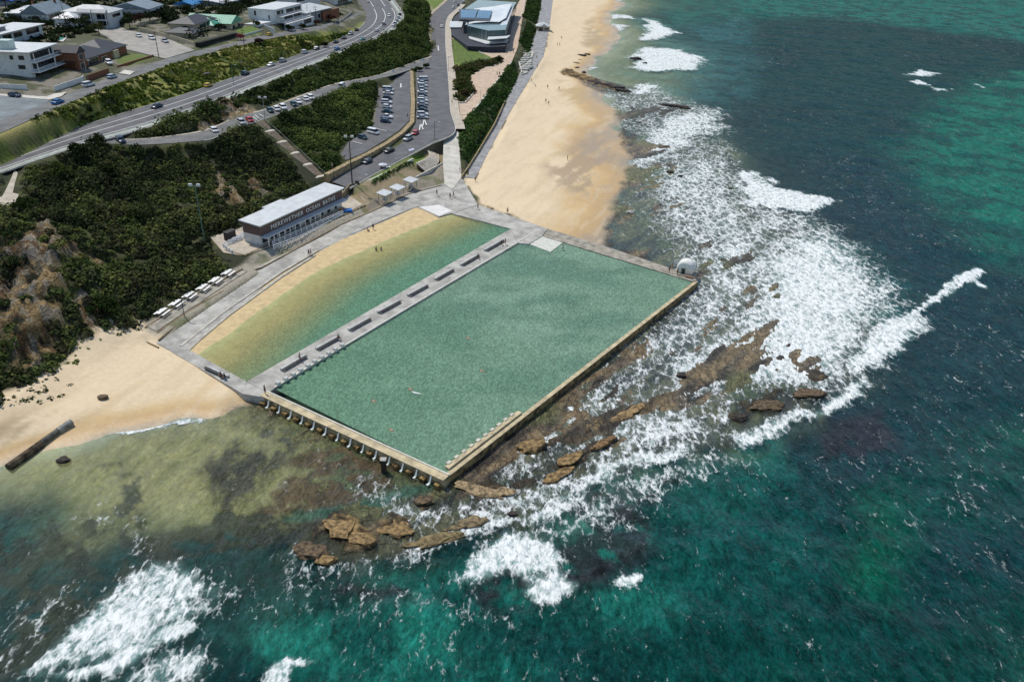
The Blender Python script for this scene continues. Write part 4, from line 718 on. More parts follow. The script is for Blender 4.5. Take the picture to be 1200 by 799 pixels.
for k, (o1, o2) in enumerate(((0, 0), (6, 4))):
    structure(wall([(212+k*7, 406+k*4.0, 1.7), (262+k*5, 366+k*4, 1.75), (330-k*0, 319+k*5.0, 1.8), (372-k*3, 294+k*5, 1.85)], .22-k*.1, .7, 'pool_step', pmat('step_concrete', (.5, .47, .4), .85, .12, .5)))
for o in [x for x in bpy.data.objects if x.name.startswith('pool_step')]:
    for kk in ('label', 'category'):
        if kk in o: del o[kk]
# outer pool walls with coping
def poolwall(px, w, z0, z1, label, mat=WALLC):
    P = [U(p[0], p[1], z1) for p in px]; a, b = P; d = b-a; ln = math.hypot(d[0], d[1]); t = d/ln; nrm = np.array([t[1], -t[0], 0])*w
    r = thing('pool_wall', label, 'wall', ((a+b)/2*[1, 1, 0])+[0, 0, z0], 0)
    c0 = (a+b)/2
    mb = MB(); Q = [a, b, b+nrm, a+nrm]; mb.prism([(q[0]-c0[0], q[1]-c0[1]) for q in Q], 0, z1-z0-.12); mb.build('wall_body', mat, r)
    mb = MB(); e = nrm/w*.12; Q = [a, b, b+nrm+e, a+nrm+e]; mb.prism([(q[0]-c0[0], q[1]-c0[1]) for q in Q], z1-z0-.118, z1-z0); mb.build('coping', pmat('wall_top', (.55, .46, .29), .85, .15, .7), r)
    return r, a, b, t, nrm
rAB, a, b, t, nv = poolwall([(313, 458), (527, 556)], 1.7, -.6, 1.85, 'weathered concrete wall with buttresses along the near left side of the big pool')
c0 = (a+b)/2; mb = MB(); mb.prism([(q[0]-c0[0], q[1]-c0[1]) for q in (a, b, b+nv*.16, a+nv*.16)], 2.452, 2.60); mb.build('white_edge', COPE, rAB)
Lw = float(np.hypot(*(b-a)[:2])); nb = 15
OCH = pmat('ochre_buttress', (.24, .16, .06), .9, .45, 1.5, .5)
for k in range(nb):
    q = a+t*(1.0+k*(Lw-2.0)/(nb-1))+nv*1.25-c0; mb = MB(); mb.box((q[0], q[1], .65), (1.0, .9, 1.5), math.atan2(t[1], t[0])); mb.build('buttress', OCH, rAB)
spill = pmat('falling_water', (.6, .66, .66), .5, .08, 3, .5)
for k in range(nb-1):
    q = a+t*(1.0+(k+.5)*(Lw-2.0)/(nb-1))+nv*1.06; r_ = random.uniform(.5, 1.1)
    P = [q-t*.28, q+t*.28]; O = nv/np.hypot(*nv[:2]); V = []
    for f, zz_ in ((0, 1.2), (.12, 1.0), (.3, .5), (.5, .05), (.6+r_*.5, .04)):
        for s in (-.13-.1*f*r_, .13+.1*f): V.append(q+t*s*1.0+O*f*1.1+np.array([0, 0, zz_-1.45+ (0 if f > .1 else 0)+ .0])*[0, 0, 1]+[0, 0, 0])
    V = [(v[0], v[1], max(.12, v[2]-0 )) for v in V]
    top = [(v[0], v[1], v[2]+.06) for v in V]; n_ = len(V)
    Fc = [(2*i, 2*i+1, 2*i+3, 2*i+2) for i in range(4)]
    o = mkmesh('water_spout', V+top, Fc+[tuple(n_+x for x in f[::-1]) for f in Fc]+[(2*i, 2*i+2, n_+2*i+2, n_+2*i) for i in range(4)], spill); tag(o, 'white water spilling between the buttresses of the near left pool wall', 'water spout', 'water spouts below the near pool wall')
rBC, a, b, t, nv = poolwall([(527, 557), (818, 330)], -1.0, -.9, 1.58, 'long narrow concrete wall on the seaward side of the big pool', pmat('dark_wet_wall', (.27, .19, .085), .8, .4, .8, .4))
c0 = (a+b)/2
mb = MB(); mb.prism([(q[0]-c0[0], q[1]-c0[1]) for q in (a+t*1.0+nv, a+t*22+nv, a+t*22+nv*1.9, a+t*1.0+nv*1.9)], 2.0, 2.84); mb.build('wide_platform', pmat('wall_top', (.55, .46, .29)), rBC)
BLK = pmat('starting_block_white', (.78, .76, .68), .6, .06, 1)
for k in range(10):
    q = a+t*(2.2+k*2.0)+nv*2.0-c0; mb = MB(); mb.box((q[0], q[1], 2.72), (.9, .6, .5), math.atan2(t[1], t[0])); mb.build('starting_block', pmat('worn_block', (.60, .56, .46), .8, .12, 1), rBC)
# stained ochre end block at the seaward corner
mb = MB(); P0 = U(805, 340, 1.9); P1 = U(819, 329, 1.9)
# starting blocks and coping on the divider
A_ = U(322, 454.5, DZ+.02); D_ = U(606, 285, DZ+.02); t = (D_-A_)/np.linalg.norm(D_-A_); nrm = np.array([t[1], -t[0], 0])
mb = MB(); mb.prism([tuple((A_+nrm*s+t*f)[:2]) for s, f in ((0, 0), (0, 97), (-.35, 97), (-.35, 0))], DZ+.024, DZ+.16); structure(mb.build('pool_coping', COPE))
for k in range(10):
    q = A_+t*(1.2+k*2.0)-nrm*.35; r_ = thing('starting_block', 'white concrete starting block on the divider edge of the big pool', 'starting block', (q[0], q[1], DZ+.02), math.atan2(t[1], t[0]), 'starting blocks on the pool divider')
    mb = MB(); mb.box((0, 0, .32), (.75, .85, .64)); mb.build('base', BLK, r_); mb = MB(); mb.box((0, -.05, .68), (.8, 1.0, .06)); mb.build('top_plate', pmat('grey_plate', (.5, .5, .48), .7, .1, 2), r_)
# long benches on the divider and the wading pool deck
BN = pmat('bench_concrete', (.50, .50, .48), .85, .1, 1)
BD = pmat('bench_timber_dark', (.055, .05, .05), .8, .2, 3)
def bench(p, q, label, z=DZ+.04, grp='long benches on the pool walkways'):
    a = U(*p, z); b = U(*q, z); d = b-a; ln = math.hypot(d[0], d[1]); r = thing('long_bench', label, 'bench', (a+b)/2, math.atan2(d[1], d[0]), grp)
    mb = MB(); mb.box((0, 0, .44), (ln, .50, .07)); mb.build('seat', BD, r)
    mb = MB(); mb.box((0, .62, .27), (ln, .55, .5)); mb.build('step', BN, r)
    n = max(2, int(ln/2.2))
    for i in range(n):
        mb = MB(); mb.box((-ln/2+.3+i*(ln-.6)/(n-1), 0, .2), (.12, .4, .4)); mb.build('leg', BN, r)
    return r
ords = ['nearest the wading pool corner', 'second from the near corner', 'third from the near corner', 'fourth from the near corner', 'fifth from the near corner', 'sixth from the near corner', 'seventh from the near corner', 'furthest up, beside the shallow end']
bs = [((332, 435.5), (360, 419)), ((373, 411), (397, 397.5)), ((411, 388.5), (435, 375)), ((445, 368), (470, 354.5)), ((480, 348), (502, 336)), ((512, 329), (532, 317.5)), ((542, 312), (562, 300.5)), ((570, 295), (591, 283))]
for (p, q), oo in zip(bs, ords): bench(p, q, 'long dark slatted bench on the pool divider, '+oo)
bench((240, 432.5), (265, 444), 'long dark bench on the near deck of the wading pool', z=DZ)

P = padpoly('club_forecourt'); zf_ = RBF(P, .05)
Q = np.array(UP([(529.5, 48), (537, 49), (577, 67), (560, 74.5), (532, 79.5)], 8)); structure(gridpoly(Q, 4, lambda x, y: zf_(x, y)+.07, 'lawn', pmat('lawn_green', (.115, .17, .03), .95, .2, .6, .2)))
wall([(186, 399, 2.0), (240, 355, 2.0), (262, 341, 2.0), (292, 319, 2.0), (306, 314, 2.1)], .25, .3, 'terrace_edge', pmat('brown_timber_edge', (.24, .17, .09)), 'pale brown edge between the grey promenade and the sloping terrace', base=.8)
wall([(306, 314, 2.1), (345, 293, 2.15), (400, 263, 2.25), (440, 246, 2.25), (478, 227.5, 2.25), (518, 217, 2.25)], .12, .3, 'terrace_edge', pmat('brown_timber_edge', (.24, .17, .09)), 'long thin brown edge along the back of the promenade below the shelters', base=.8)
for pts, z, m_ in (([(-10, 104), (0, 107.5), (38, 108), (62, 110), (78, 108), (72, 113), (58, 117), (0, 112), (-10, 108)], 24.25, WHITEC), ([(139, 86), (146, 82), (158, 84), (152, 88)], 24.25, WHITEC), ([(40, 108), (46, 97), (66, 104), (66, 109)], 24.22, pmat('driveway', (.2, .2, .2), .9, .1, .5))):
    P_ = [U(x, y, z) for x, y in pts]; structure(mkmesh('footpath', P_, [tuple(range(len(P_)))], m_))
# ================================================================== VEGETATION
def leaf_mat(name):
    m, n, l = newmat(name); o = N(n, 'ShaderNodeOutputMaterial'); a = N(n, 'ShaderNodeVertexColor'); a.layer_name = 'tint'
    d = N(n, 'ShaderNodeBsdfDiffuse'); t = N(n, 'ShaderNodeBsdfTranslucent'); m1 = N(n, 'ShaderNodeMixShader'); m1.inputs[0].default_value = .2
    l.new(a.outputs[0], d.inputs[0]); l.new(a.outputs[0], t.inputs[0]); l.new(d.outputs[0], m1.inputs[1]); l.new(t.outputs[0], m1.inputs[2])
    l.new(m1.outputs[0], o.inputs[0]); return m
LEAF = leaf_mat('leaves'); BARK = pmat('bark', (.12, .085, .055), .9, .2, 3)
def leaves(cx, cy, cz, r, h, per, size, cols, squash=.0, var=.25, up=.5):
    """arrays of clumps -> quads.  leaves sit through the outer shell of each dome"""
    n = len(cx); k = np.repeat(np.arange(n), per); m = len(k)
    th = rng.uniform(0, 2*PI, m); u = rng.uniform(-.15, 1, m); ph = np.arccos(np.clip(u, -1, 1)); rad = rng.uniform(.55, 1.08, m)
    x = cx[k]+r[k]*rad*np.sin(ph)*np.cos(th); y = cy[k]+r[k]*rad*np.sin(ph)*np.sin(th); z = cz[k]+h[k]*rad*np.cos(ph)
    nx = np.sin(ph)*np.cos(th)+rng.normal(0, .6, m); ny = np.sin(ph)*np.sin(th)+rng.normal(0, .6, m); nz = np.cos(ph)+rng.normal(0, .45, m)+up
    nn = np.stack([nx, ny, nz], 1); nn /= np.linalg.norm(nn, axis=1)[:, None]
    a = np.cross(nn, rng.normal(0, 1, (m, 3))); a /= np.linalg.norm(a, axis=1)[:, None]; b = np.cross(nn, a)
    s = (size[k] if isinstance(size, np.ndarray) else size)*rng.uniform(.6, 1.3, m); s = s[:, None]
    P = np.stack([x, y, z], 1); V = np.stack([P-a*s*.5-b*s*.3, P+a*s*.5-b*s*.35, P+a*s*.4+b*s*.4, P-a*s*.45+b*s*.3], 1).reshape(-1, 3)
    c = cols[k]*(1+rng.normal(0, var, m))[:, None]; c = np.clip(c, .004, 1); c = np.repeat(c, 4, 0)
    return V, c
def clumpobj(name, V, c, label=None, cat=None, kind=None, parent=None, group=None):
    Fq = np.arange(len(V)).reshape(-1, 4); o = mkmesh(name, V, Fq, LEAF, parent, attrs={'tint': ('FLOAT_COLOR', c)}); return tag(o, label, cat, group, kind)
PAVED = [(P, .9) for P, _, _, _ in PADS]
def scatter(poly_px, z, dens_, keepout=1.2, warp=3):
    P = np.array(UP(poly_px, z)); x0, y0 = P[:, :2].min(0); x1, y1 = P[:, :2].max(0); n = int((x1-x0)*(y1-y0)*dens_)
    x = rng.uniform(x0, x1, n); y = rng.uniform(y0, y1, n); wx = x+(fbm(x/5, y/5, 5)-.5)*warp*2; wy = y+(fbm(x/5, y/5, 6)-.5)*warp*2
    k = sdist(wx, wy, P) < 0; x, y = x[k], y[k]
    for Q, _ in PAVED:
        k = sdcull(x, y, Q, 4) > keepout; x, y = x[k], y[k]
    return x, y
CLW = [np.array(UP(P, z)) for P, z in CLIFF]
def scrub(name, poly, z, dens_, rr, hh, per, size, pal, label, cat='shrubs', cliff=True, keepout=1.2, boost=None, warp=3):
    x, y = scatter(poly, z, dens_, keepout, warp)
    if cliff:
        for Q in CLW:
            sd = sdcull(x, y, Q, 4); k = (sd > .3) | (rng.uniform(0, 1, len(x)) < .16); x, y = x[k], y[k]
    n = len(x); nb = fbm(x/9, y/9, 123, 3); big = sstep(.42, .66, nb)
    r = rng.uniform(*rr, n)*(.75+.7*big); h = rng.uniform(*hh, n)*(.6+1.1*big)
    pal = np.array(pal)*1.18; t = np.clip(fbm(x/12, y/12, 140, 3)*1.9-.45+rng.normal(0, .18, n), 0, .999)*(len(pal)-1); i = t.astype(int); f = (t-i)[:, None]; col = pal[i]*(1-f)+pal[np.minimum(i+1, len(pal)-1)]*f
    V, c_ = leaves(x, y, TZA(x, y)-.1, r, h, per, size, col)
    return clumpobj(name, V, c_, label, cat, 'stuff')
DARKP = [(.024, .03, .016), (.036, .048, .02), (.05, .066, .024), (.05, .045, .028), (.075, .098, .03), (.13, .14, .045), (.05, .08, .024), (.085, .09, .05)]
MIDP = [(.03, .042, .017), (.045, .07, .022), (.07, .10, .03), (.12, .15, .04)]
scrub('coastal_scrub', [(0, 240), (-80, 250), (-80, 215), (8, 205), (22, 203), (50, 183), (110, 172), (160, 171), (236, 166), (300, 148), (312, 160), (362, 212), (330, 240), (282, 262), (246, 278), (262, 292), (270, 306), (276, 314), (222, 343, 3), (166, 380, 3), (140, 386, 3), (106, 402, 2.8), (82, 420, 2.6), (50, 442, 2.6), (12, 463, 2.5), (0, 476, 2.3), (-90, 520, 2.3), (-90, 300)], 9, .46, (1.2, 2.3), (.9, 2.3), 64, .62, DARKP, 'dense dark green coastal scrub covering the hillside behind the baths', keepout=2.0, warp=2)
scrub('coastal_scrub', [(318, 156), (314, 148), (345, 128), (372, 119), (412, 102), (440, 98), (444, 105), (436, 147), (410, 163), (399, 178), (396, 196), (378, 206)], 10, .46, (1.0, 2.0), (.8, 2.0), 65, .62, MIDP, 'green coastal scrub between the long stairs and the sunken car park', warp=1)
scrub('coastal_scrub', [(175, 158), (200, 148), (250, 128), (322, 98), (400, 66), (430, 56), (452, 46), (466, 36), (476, 24), (475, 12), (482, -5), (498, 0), (503, 18), (500, 30), (503, 62), (487, 70), (440, 86), (390, 97), (350, 108), (308, 126), (278, 134), (250, 146), (215, 157), (190, 162)], 14, .36, (1.5, 2.7), (1.0, 2.8), 60, .85, MIDP[:3]+[(.05, .07, .02)], 'dark green bank of shrubs between the main road and the hillside road', warp=2)
scrub('dune_plants', [(600, 73), (609, 86), (600, 105), (592, 120), (552, 183), (539, 182), (537, 150), (563, 120)], 5.5, .9, (.6, 1.0), (.6, 1.3), 26, .6, [(.03, .06, .018), (.045, .085, .025), (.07, .12, .03)], 'strip of green dune plants between the upper path and the beach promenade', keepout=.3, warp=.3)
scrub('dune_plants', [(617, -8), (633, -8), (633, 10), (627, 27), (611, 22)], 6, .5, (.8, 1.3), (.8, 1.4), 22, .9, [(.03, .055, .018), (.05, .085, .025)], 'far strip of green dune plants above the beach kiosk', keepout=.3, warp=.3)
scrub('dune_plants', [(618, 28), (627, 32), (621, 62), (608, 55)], 5.5, .6, (.8, 1.2), (.8, 1.4), 22, .8, [(.03, .055, .018), (.05, .085, .025)], 'block of green dune plants between the surf club and the beach kiosk', keepout=-9, warp=.3)
scrub('garden_shrubs', [(531, 81), (545, 79), (575, 70), (585, 67), (589, 73), (562, 82), (549, 91), (555, 108), (545, 120), (533, 120)], 7.5, .7, (.8, 1.4), (1.2, 2.0), 34, .7, [(.03, .04, .014), (.05, .07, .02), (.09, .07, .04)], 'garden of dark shrubs on the slope below the surf club lawn', keepout=-20, warp=.3)
scrub('roadside_grass', [(-60, 186), (0, 158), (60, 133), (123, 107), (192, 82), (232, 69), (280, 57), (330, 46), (380, 37), (402, 28), (420, 25), (393, 45), (365, 55), (290, 80), (225, 101), (160, 121), (90, 142), (0, 172), (-60, 196)], 21, .5, (.6, 1.3), (.3, .9), 26, .7, [(.035, .055, .015), (.08, .11, .02), (.12, .155, .028), (.22, .21, .06)], 'rough grass and low scrub on the bank between the two roads', 'grass', cliff=False, keepout=.4, warp=1)
scrub('garden_growth', [(-80, 60), (0, 20), (60, 0), (160, -10), (260, -5), (330, -5), (330, 8), (270, 24), (232, 50), (180, 22), (130, 38), (100, 42), (60, 52), (0, 70)], 25, .055, (1.5, 3), (1.2, 3.2), 70, .9, [(.012, .018, .01), (.02, .03, .013), (.035, .045, .02)], 'dark garden growth filling the gaps between the houses', 'bushes', cliff=False, keepout=.8)
# ragged creeping plants spilling on to the sand
scrub('creeping_plants', [(0, 474), (50, 446), (84, 424), (106, 404), (150, 390), (160, 392), (125, 408), (95, 438), (60, 462), (10, 492)], 2, .4, (.25, .7), (.1, .35), 10, .45, MIDP, 'ragged creeping plants at the top edge of the left beach', 'plants', cliff=False, warp=5)
# individually visible trees
def tree(px, py, z, h, r, col, label, group=None, palm=False, n=420, size=.55):
    p = U(px, py, z); gz_ = TZ(p[0], p[1]); t = thing('palm_tree' if palm else 'tree', label, 'palm tree' if palm else 'tree', (p[0], p[1], gz_-.1), 0, group)
    mb = MB(); mb.tube([(0, 0, -.2), (.15, .1, h*.35), (.05, -.1, h*.62)], .1+h*.025, 7, .05+h*.01)
    if not palm:
        for k in range(5):
            a = k*1.3+px; mb.tube([(.05, 0, h*.4), (math.cos(a)*r*.5, math.sin(a)*r*.5, h*.66)], .07+h*.008, 5, .03)
    mb.build('trunk', BARK, t)
    if palm:
        V = []; cc = []
        for k in range(15):
            a = k*2*PI/15+px; L_ = r*(.85+.3*random.random()); rise = random.uniform(.2, 1.2)
            for i in range(7):
                f0, f1 = i/7, (i+1)/7
                q = lambda f: np.array([math.cos(a)*L_*f, math.sin(a)*L_*f, h*.62+rise*4*f*(1-f)*.9-f*f*r*.5])
                w_ = np.array([-math.sin(a), math.cos(a), 0])*.35*(1-f0*.7); V += [q(f0)-w_-[0, 0, .15], q(f0)+w_-[0, 0, .15], q(f1)+w_*.8-[0, 0, .15], q(f1)-w_*.8-[0, 0, .15]]; cc += [np.array(col)*random.uniform(.7, 1.3)]*4
        clumpobj('fronds', np.array(V), np.array(cc), parent=t)
    else:
        k = 7; a = rng.uniform(0, 2*PI, k); rr = rng.uniform(.1, .62, k)*r; cx = rr*np.cos(a); cy = rr*np.sin(a); cz = h*rng.uniform(.42, .72, k); R_ = r*rng.uniform(.38, .62, k); H_ = R_*rng.uniform(.6, .95, k)
        cols = np.array(col)[None]*(rng.uniform(.7, 1.35, (k, 1))); V, c_ = leaves(cx, cy, cz, R_, H_, n//k, size, cols); clumpobj('crown', V, c_, parent=t)
    return t
G1 = (.02, .03, .014); G2 = (.04, .055, .02); G3 = (.06, .065, .02)
for a in [(76, 30, 26, 7, 4.5, G1, 'round dark tree just right of the wide flat-roofed white house'), (88, 33, 26, 6, 4, G1, 'smaller dark tree in front of the grey-roofed house'), (100, 35, 25.5, 7, 4.5, G2, 'olive green tree below the white two-storey house'), (116, 40, 25.5, 6.5, 4.5, G3, 'lighter olive tree between the dark-roofed brick house and the white two-storey house'),
          (80, 42, 25, 4, 3, G1, 'low round dark tree behind the turquoise swimming pool'), (152, 32, 25.5, 6, 4.2, G1, 'dark tree left of the reddish one on the far side of the side street'), (165, 30, 25.5, 6, 4.4, (.05, .03, .02), 'reddish brown tree between the side street and the grey roof'), (176, 28, 25.5, 6, 4, G1, 'dark tree just left of the white wall under the grey roof'),
          (215, 10, 25.5, 8, 4.6, G2, 'broad green tree left of the green-roofed house'), (192, 26, 25.5, 5, 3.4, G1, 'dark tree behind the cream garden wall'), (20, 20, 26.5, 7, 5, G1, 'dark tree above the flat white roof at the top left'), (8, 14, 26.5, 8, 5.5, (.018, .022, .014), 'very dark tree in the top left corner'),
          (258, 40, 24, 3.4, 3.2, G1, 'dark shrubby tree beside the cream cottage under the green roof'), (355, 33, 22, 3, 3, (.03, .03, .015), 'small dark tree by the driveway of the white modern house'), (338, 35, 22.5, 3.2, 3.4, G1, 'clipped dark tree in front of the white modern house'), (370, 27, 21.5, 2.6, 2.4, (.12, .05, .03), 'small russet tree beside the grey skillion roof house'),
          (385, 22, 21, 5, 4, (.09, .045, .03), 'reddish tree at the end of the row of houses'), (396, 17, 20.5, 4, 3.5, G2, 'green tree on the corner above the curved white wall'), (282, 47, 23.4, 3, 2.6, (.22, .05, .06), 'small pink-red flowering tree on the verge'), (304, 50, 23, 2.6, 2.6, (.05, .035, .03), 'small dark purple tree by the kerb next to the yellow car'), (302, 33, 24, 3, 2.4, G2, 'small tree on the lawn of the cream cottage'),
          (381, 54, 17.5, 2.6, 2.6, (.03, .03, .015), 'dark roadside tree between two parked cars on the main road'), (92, 181, 17, 3.4, 3.4, (.025, .035, .012), 'rounded dark tree at the top of the scrub beside the main road'), (118, 174, 16.8, 3.8, 3.6, (.022, .03, .012), 'tallest dark tree poking over the main road next to the parked dark car'), (78, 215, 14, 5, 4.5, (.05, .065, .018), 'lighter olive tree in the middle of the dark scrub'),
          (165, 262, 8, 5, 4.5, (.05, .06, .022), 'pale olive tree in the scrub left of the tall green light pole'), (128, 205, 14.5, 4.5, 4, (.018, .026, .01), 'dark tree in the upper scrub below the parked dark car'), (122, 368, 5.5, 4, 3.6, (.022, .04, .012), 'dark green tree beside the brown dirt chute'),
          (30, 250, 15.5, 4, 4, (.028, .045, .014), 'green tree below the clifftop lookout'), (500, 78, 9.6, 2.4, 2.2, (.03, .05, .016), 'small green tree on the traffic island at the top of the parked row'), (491, 83, 9, 2.4, 2.2, (.025, .04, .014), 'dark small tree at the upper end of the right-hand parked row'), (586, 72, 7.4, 3, 2.6, (.04, .045, .02), 'rounded shrubby tree at the tip of the garden beside the surf club paving'), (545, 112, 7.4, 3, 2.6, (.08, .06, .035), 'brownish shrubby tree at the lower end of the surf club garden')]:
    tree(*a)
for a in [(201, 8, 25.8, 7, 3.6, (.04, .06, .02), 'palm tree beside the grey roof at the top of the picture'), (270, 33, 24.2, 6, 3, (.035, .055, .018), 'palm tree in front of the cream cottage'), (206, 12, 25.6, 6, 3.2, (.05, .07, .02), 'smaller palm tree just right of the taller palm')]: tree(*a, palm=True)
# ================================================================== HOUSES
GLASS = pmat('window_glass', (.02, .025, .03), .12, .1, 1, spec=.6); WFR = pmat('white_frame', (.72, .73, .72), .5, .04, 2)
WHT = pmat('white_render', (.70, .71, .70), .8, .06, .8); CRM = pmat('cream_render', (.55, .47, .32), .8, .08, .8); BRK = pmat('red_brick', (.24, .10, .055), .85, .2, 3, .2); PALE = pmat('pale_blue_render', (.55, .61, .62), .8, .06, .8); GRYW = pmat('grey_cladding', (.28, .31, .33), .8, .1, 1)
RWHT = pmat('white_roof', (.60, .62, .62), .5, .06, .5); RNAVY = pmat('dark_tile_roof', (.035, .042, .055), .6, .2, 2, .2); RGRN = pmat('green_roof', (.07, .33, .22), .5, .08, .5); RGRY = pmat('grey_roof', (.20, .25, .28), .5, .1, .6); RLGY = pmat('light_grey_roof', (.50, .52, .52), .5, .08, .5); RBLU = pmat('blue_roof', (.03, .22, .5), .5, .1, .5)
def frame_of(Cp, Rp, z):
    a = U(*Cp, z); b = U(*Rp, z); d = b-a; return a, math.atan2(d[1], d[0]), math.hypot(d[0], d[1])
def roofmesh(kind, x0, x1, y0, y1, z, oh, rise, th=.25):
    x0 -= oh; x1 += oh; y0 -= oh; y1 += oh; mb = MB()
    if kind == 'flat': return mb.prism([(x0, y0), (x1, y0), (x1, y1), (x0, y1)], z, z+max(th, .3))
    if kind == 'skillion': return mb.prism([(x0, y0), (x1, y0), (x1, y1), (x0, y1)], [z, z, z+rise, z+rise], [z+th, z+th, z+rise+th, z+rise+th])
    w, d = x1-x0, y1-y0; B = [(x0, y0, z), (x1, y0, z), (x1, y1, z), (x0, y1, z)]
    e = [(p[0], p[1], z+.18) for p in B]
    if w >= d: i = d/2 if kind == 'hip' else 0; r = [(x0+i, (y0+y1)/2, z+rise), (x1-i, (y0+y1)/2, z+rise)]; Fc = [(4, 5, 9, 8), (6, 7, 8, 9), (5, 6, 9), (7, 4, 8)]
    else: i = w/2 if kind == 'hip' else 0; r = [((x0+x1)/2, y0+i, z+rise), ((x0+x1)/2, y1-i, z+rise)]; Fc = [(5, 6, 9, 8), (7, 4, 8, 9), (4, 5, 8), (6, 7, 9)]
    return mb.add(B+e+r, [(3, 2, 1, 0), (0, 1, 5, 4), (1, 2, 6, 5), (2, 3, 7, 6), (3, 0, 4, 7)]+Fc)
def opening(root, face, u0, u1, z0, z1, off_=0.0, W=None, D=None, name='window', fm=None, gm=None, mull=0):
    def bx(mb, u0, u1, z0, z1, t0, t1):
        uc, ul, tc, tl = (u0+u1)/2, u1-u0, (t0+t1)/2, t1-t0
        if face == 'f': mb.box((uc, off_-tc, (z0+z1)/2), (ul, tl, z1-z0))
        elif face == 'l': mb.box((off_-tc, uc, (z0+z1)/2), (tl, ul, z1-z0))
        else: mb.box((off_+tc, uc, (z0+z1)/2), (tl, ul, z1-z0))
    mb = MB(); b = .1; bx(mb, u0-b, u1+b, z0-b, z1+b, -.02, .05); f = mb.build(name, fm or WFR, root)
    mb = MB(); n = mull+1; w_ = (u1-u0)/n
    for i in range(n): bx(mb, u0+i*w_+.04, u0+(i+1)*w_-.04, z0, z1, -.01, .075)
    mb.build('pane', gm or GLASS, f); return f
def house(label, Cp, Rp, z, depth, h, wm, rm, kind='hip', rise=2.2, oh=.6, name='house', wins=(), cat='house', base=2.5, group=None):
    a, rz, w = frame_of(Cp, Rp, z); t = thing(name, label, cat, a, rz, group)
    mb = MB(); mb.prism([(0, 0), (w, 0), (w, depth), (0, depth)], -base, h); mb.build('wall', wm, t)
    if kind == 'gable':
        if w >= depth: V = [(x, y, zz_) for x in (.01, w-.01) for y, zz_ in ((0, h), (depth, h), (depth/2, h+rise-.25))]
        else: V = [(x, y, zz_) for y in (.01, depth-.01) for x, zz_ in ((0, h), (w, h), (w/2, h+rise-.25))]
        MB().add(V, [(0, 1, 2), (5, 4, 3), (0, 3, 4, 1), (1, 4, 5, 2), (2, 5, 3, 0)]).build('gable_wall', wm, t)
    roofmesh(kind, 0, w, 0, depth, h+.01, oh, rise).build('roof', rm, t)
    for q in wins:
        u0, u1 = q[1], q[2]; s = w if q[0] == 'f' else depth
        opening(t, q[0], u0*s, u1*s, q[3], q[4], w if q[0] == 'r' else 0, mull=q[5] if len(q) > 5 else 0)
    return t, w
def addroof(t, kind, x0, x1, y0, y1, z, oh, rise, rm, wm=None, zb=-2, name='roof'):
    if wm: MB().prism([(x0, y0), (x1, y0), (x1, y1), (x0, y1)], zb, z-.012).build('wall', wm, t)
    return roofmesh(kind, x0, x1, y0, y1, z, oh, rise).build(name, rm, t)
def balcony(t, x0, x1, y0, y1, z, rail=WFR, posts=3, h=2.8, slab=WHT, glass=True):
    MB().prism([(x0, y0), (x1, y0), (x1, y1), (x0, y1)], z-.25, z).build('balcony', slab, t); b = t.children[-1] if t.children else t
    mb = MB()
    mb.box(((x0+x1)/2, y0+.06, z+1.0), (x1-x0, .06, .07)); mb.box((x0+.06, (y0+y1)/2, z+1.0), (.06, y1-y0, .07))
    for i in range(int((x1-x0)/1.2)+1): mb.box((x0+.06+i*1.2, y0+.06, z+.5), (.05, .05, 1.0))
    mb.build('railing', rail, t)
    for i in range(posts): MB().box((x0+.15+i*(x1-x0-.3)/(posts-1), y0+.2, z+h/2), (.22, .22, h)).build('post', rail, t)
W3 = [('l', .08, .2, 6.9, 8.3), ('l', .3, .38, 6.9, 8.3), ('l', .62, .74, 3.9, 5.2), ('l', .1, .25, 3.8, 5.2), ('l', .72, .9, 6.9, 8.3)]
t, w_ = house('large white three-storey house with flat roof and wraparound balconies on the corner', (40, 95), (69, 84), 24.2, 17, 9.4, WHT, RWHT, 'flat', oh=1.4, wins=W3+[('f', .08, .92, 6.6, 8.8, 4), ('f', .08, .95, 3.5, 5.7, 5), ('f', .1, .9, .2, 2.4, 3)])
balcony(t, -.8, w_+3, -2.6, -.01, 6.3); balcony(t, -1.2, w_+5, -3.4, -.01, 3.2)
addroof(t, 'flat', w_*.15, w_*.15+3.5, 7, 11, 12.4, .1, 0, pmat('pale_green_metal', (.5, .62, .58), .4, .05, 1), pmat('pale_green_metal', (.5, .62, .58)), 9.6, 'roof_cap')
t, w_ = house('red brick house with dark hipped tile roofs and a two-storey bay', (90, 85), (132, 71), 24.2, 13, 3.4, BRK, RNAVY, 'hip', 3.0, wins=[('f', .35, .62, 1.0, 3.0, 2), ('f', .72, .85, .2, 2.4)])
addroof(t, 'gable', 0, 5.0, -1.4, 9, 6.6, .4, 2.4, RNAVY, BRK)
for zz_ in (1.0, 4.2): opening(t, 'f', 1.2, 3.8, zz_, zz_+1.9, -1.4, mull=1)
addroof(t, 'hip', w_-4, w_+13, .8, 15, 3.6, .6, 3.4, RNAVY, BRK)
addroof(t, 'hip', -2, 12, 9.5, 22, 5.0, .6, 2.6, RNAVY, BRK)
MB().prism([(w_+1.2, -.4), (w_+5, -.4), (w_+5, .7), (w_+1.2, .7)], 0, 3.4).build('porch', CRM, t)
t, w_ = house('wide flat-roofed white house with a raised clerestory, behind the three-storey house', (4, 58), (52, 45), 25, 12, 5.6, PALE, RWHT, 'flat', oh=1.2, wins=[('f', .3, .5, 3.0, 5.0, 1), ('f', .6, .92, 3.0, 5.2, 3), ('f', .05, .25, 3.0, 5.0, 1)])
addroof(t, 'skillion', -8, 10, 3.5, 10.5, 7.4, .6, .7, RWHT, GRYW, 5.8)
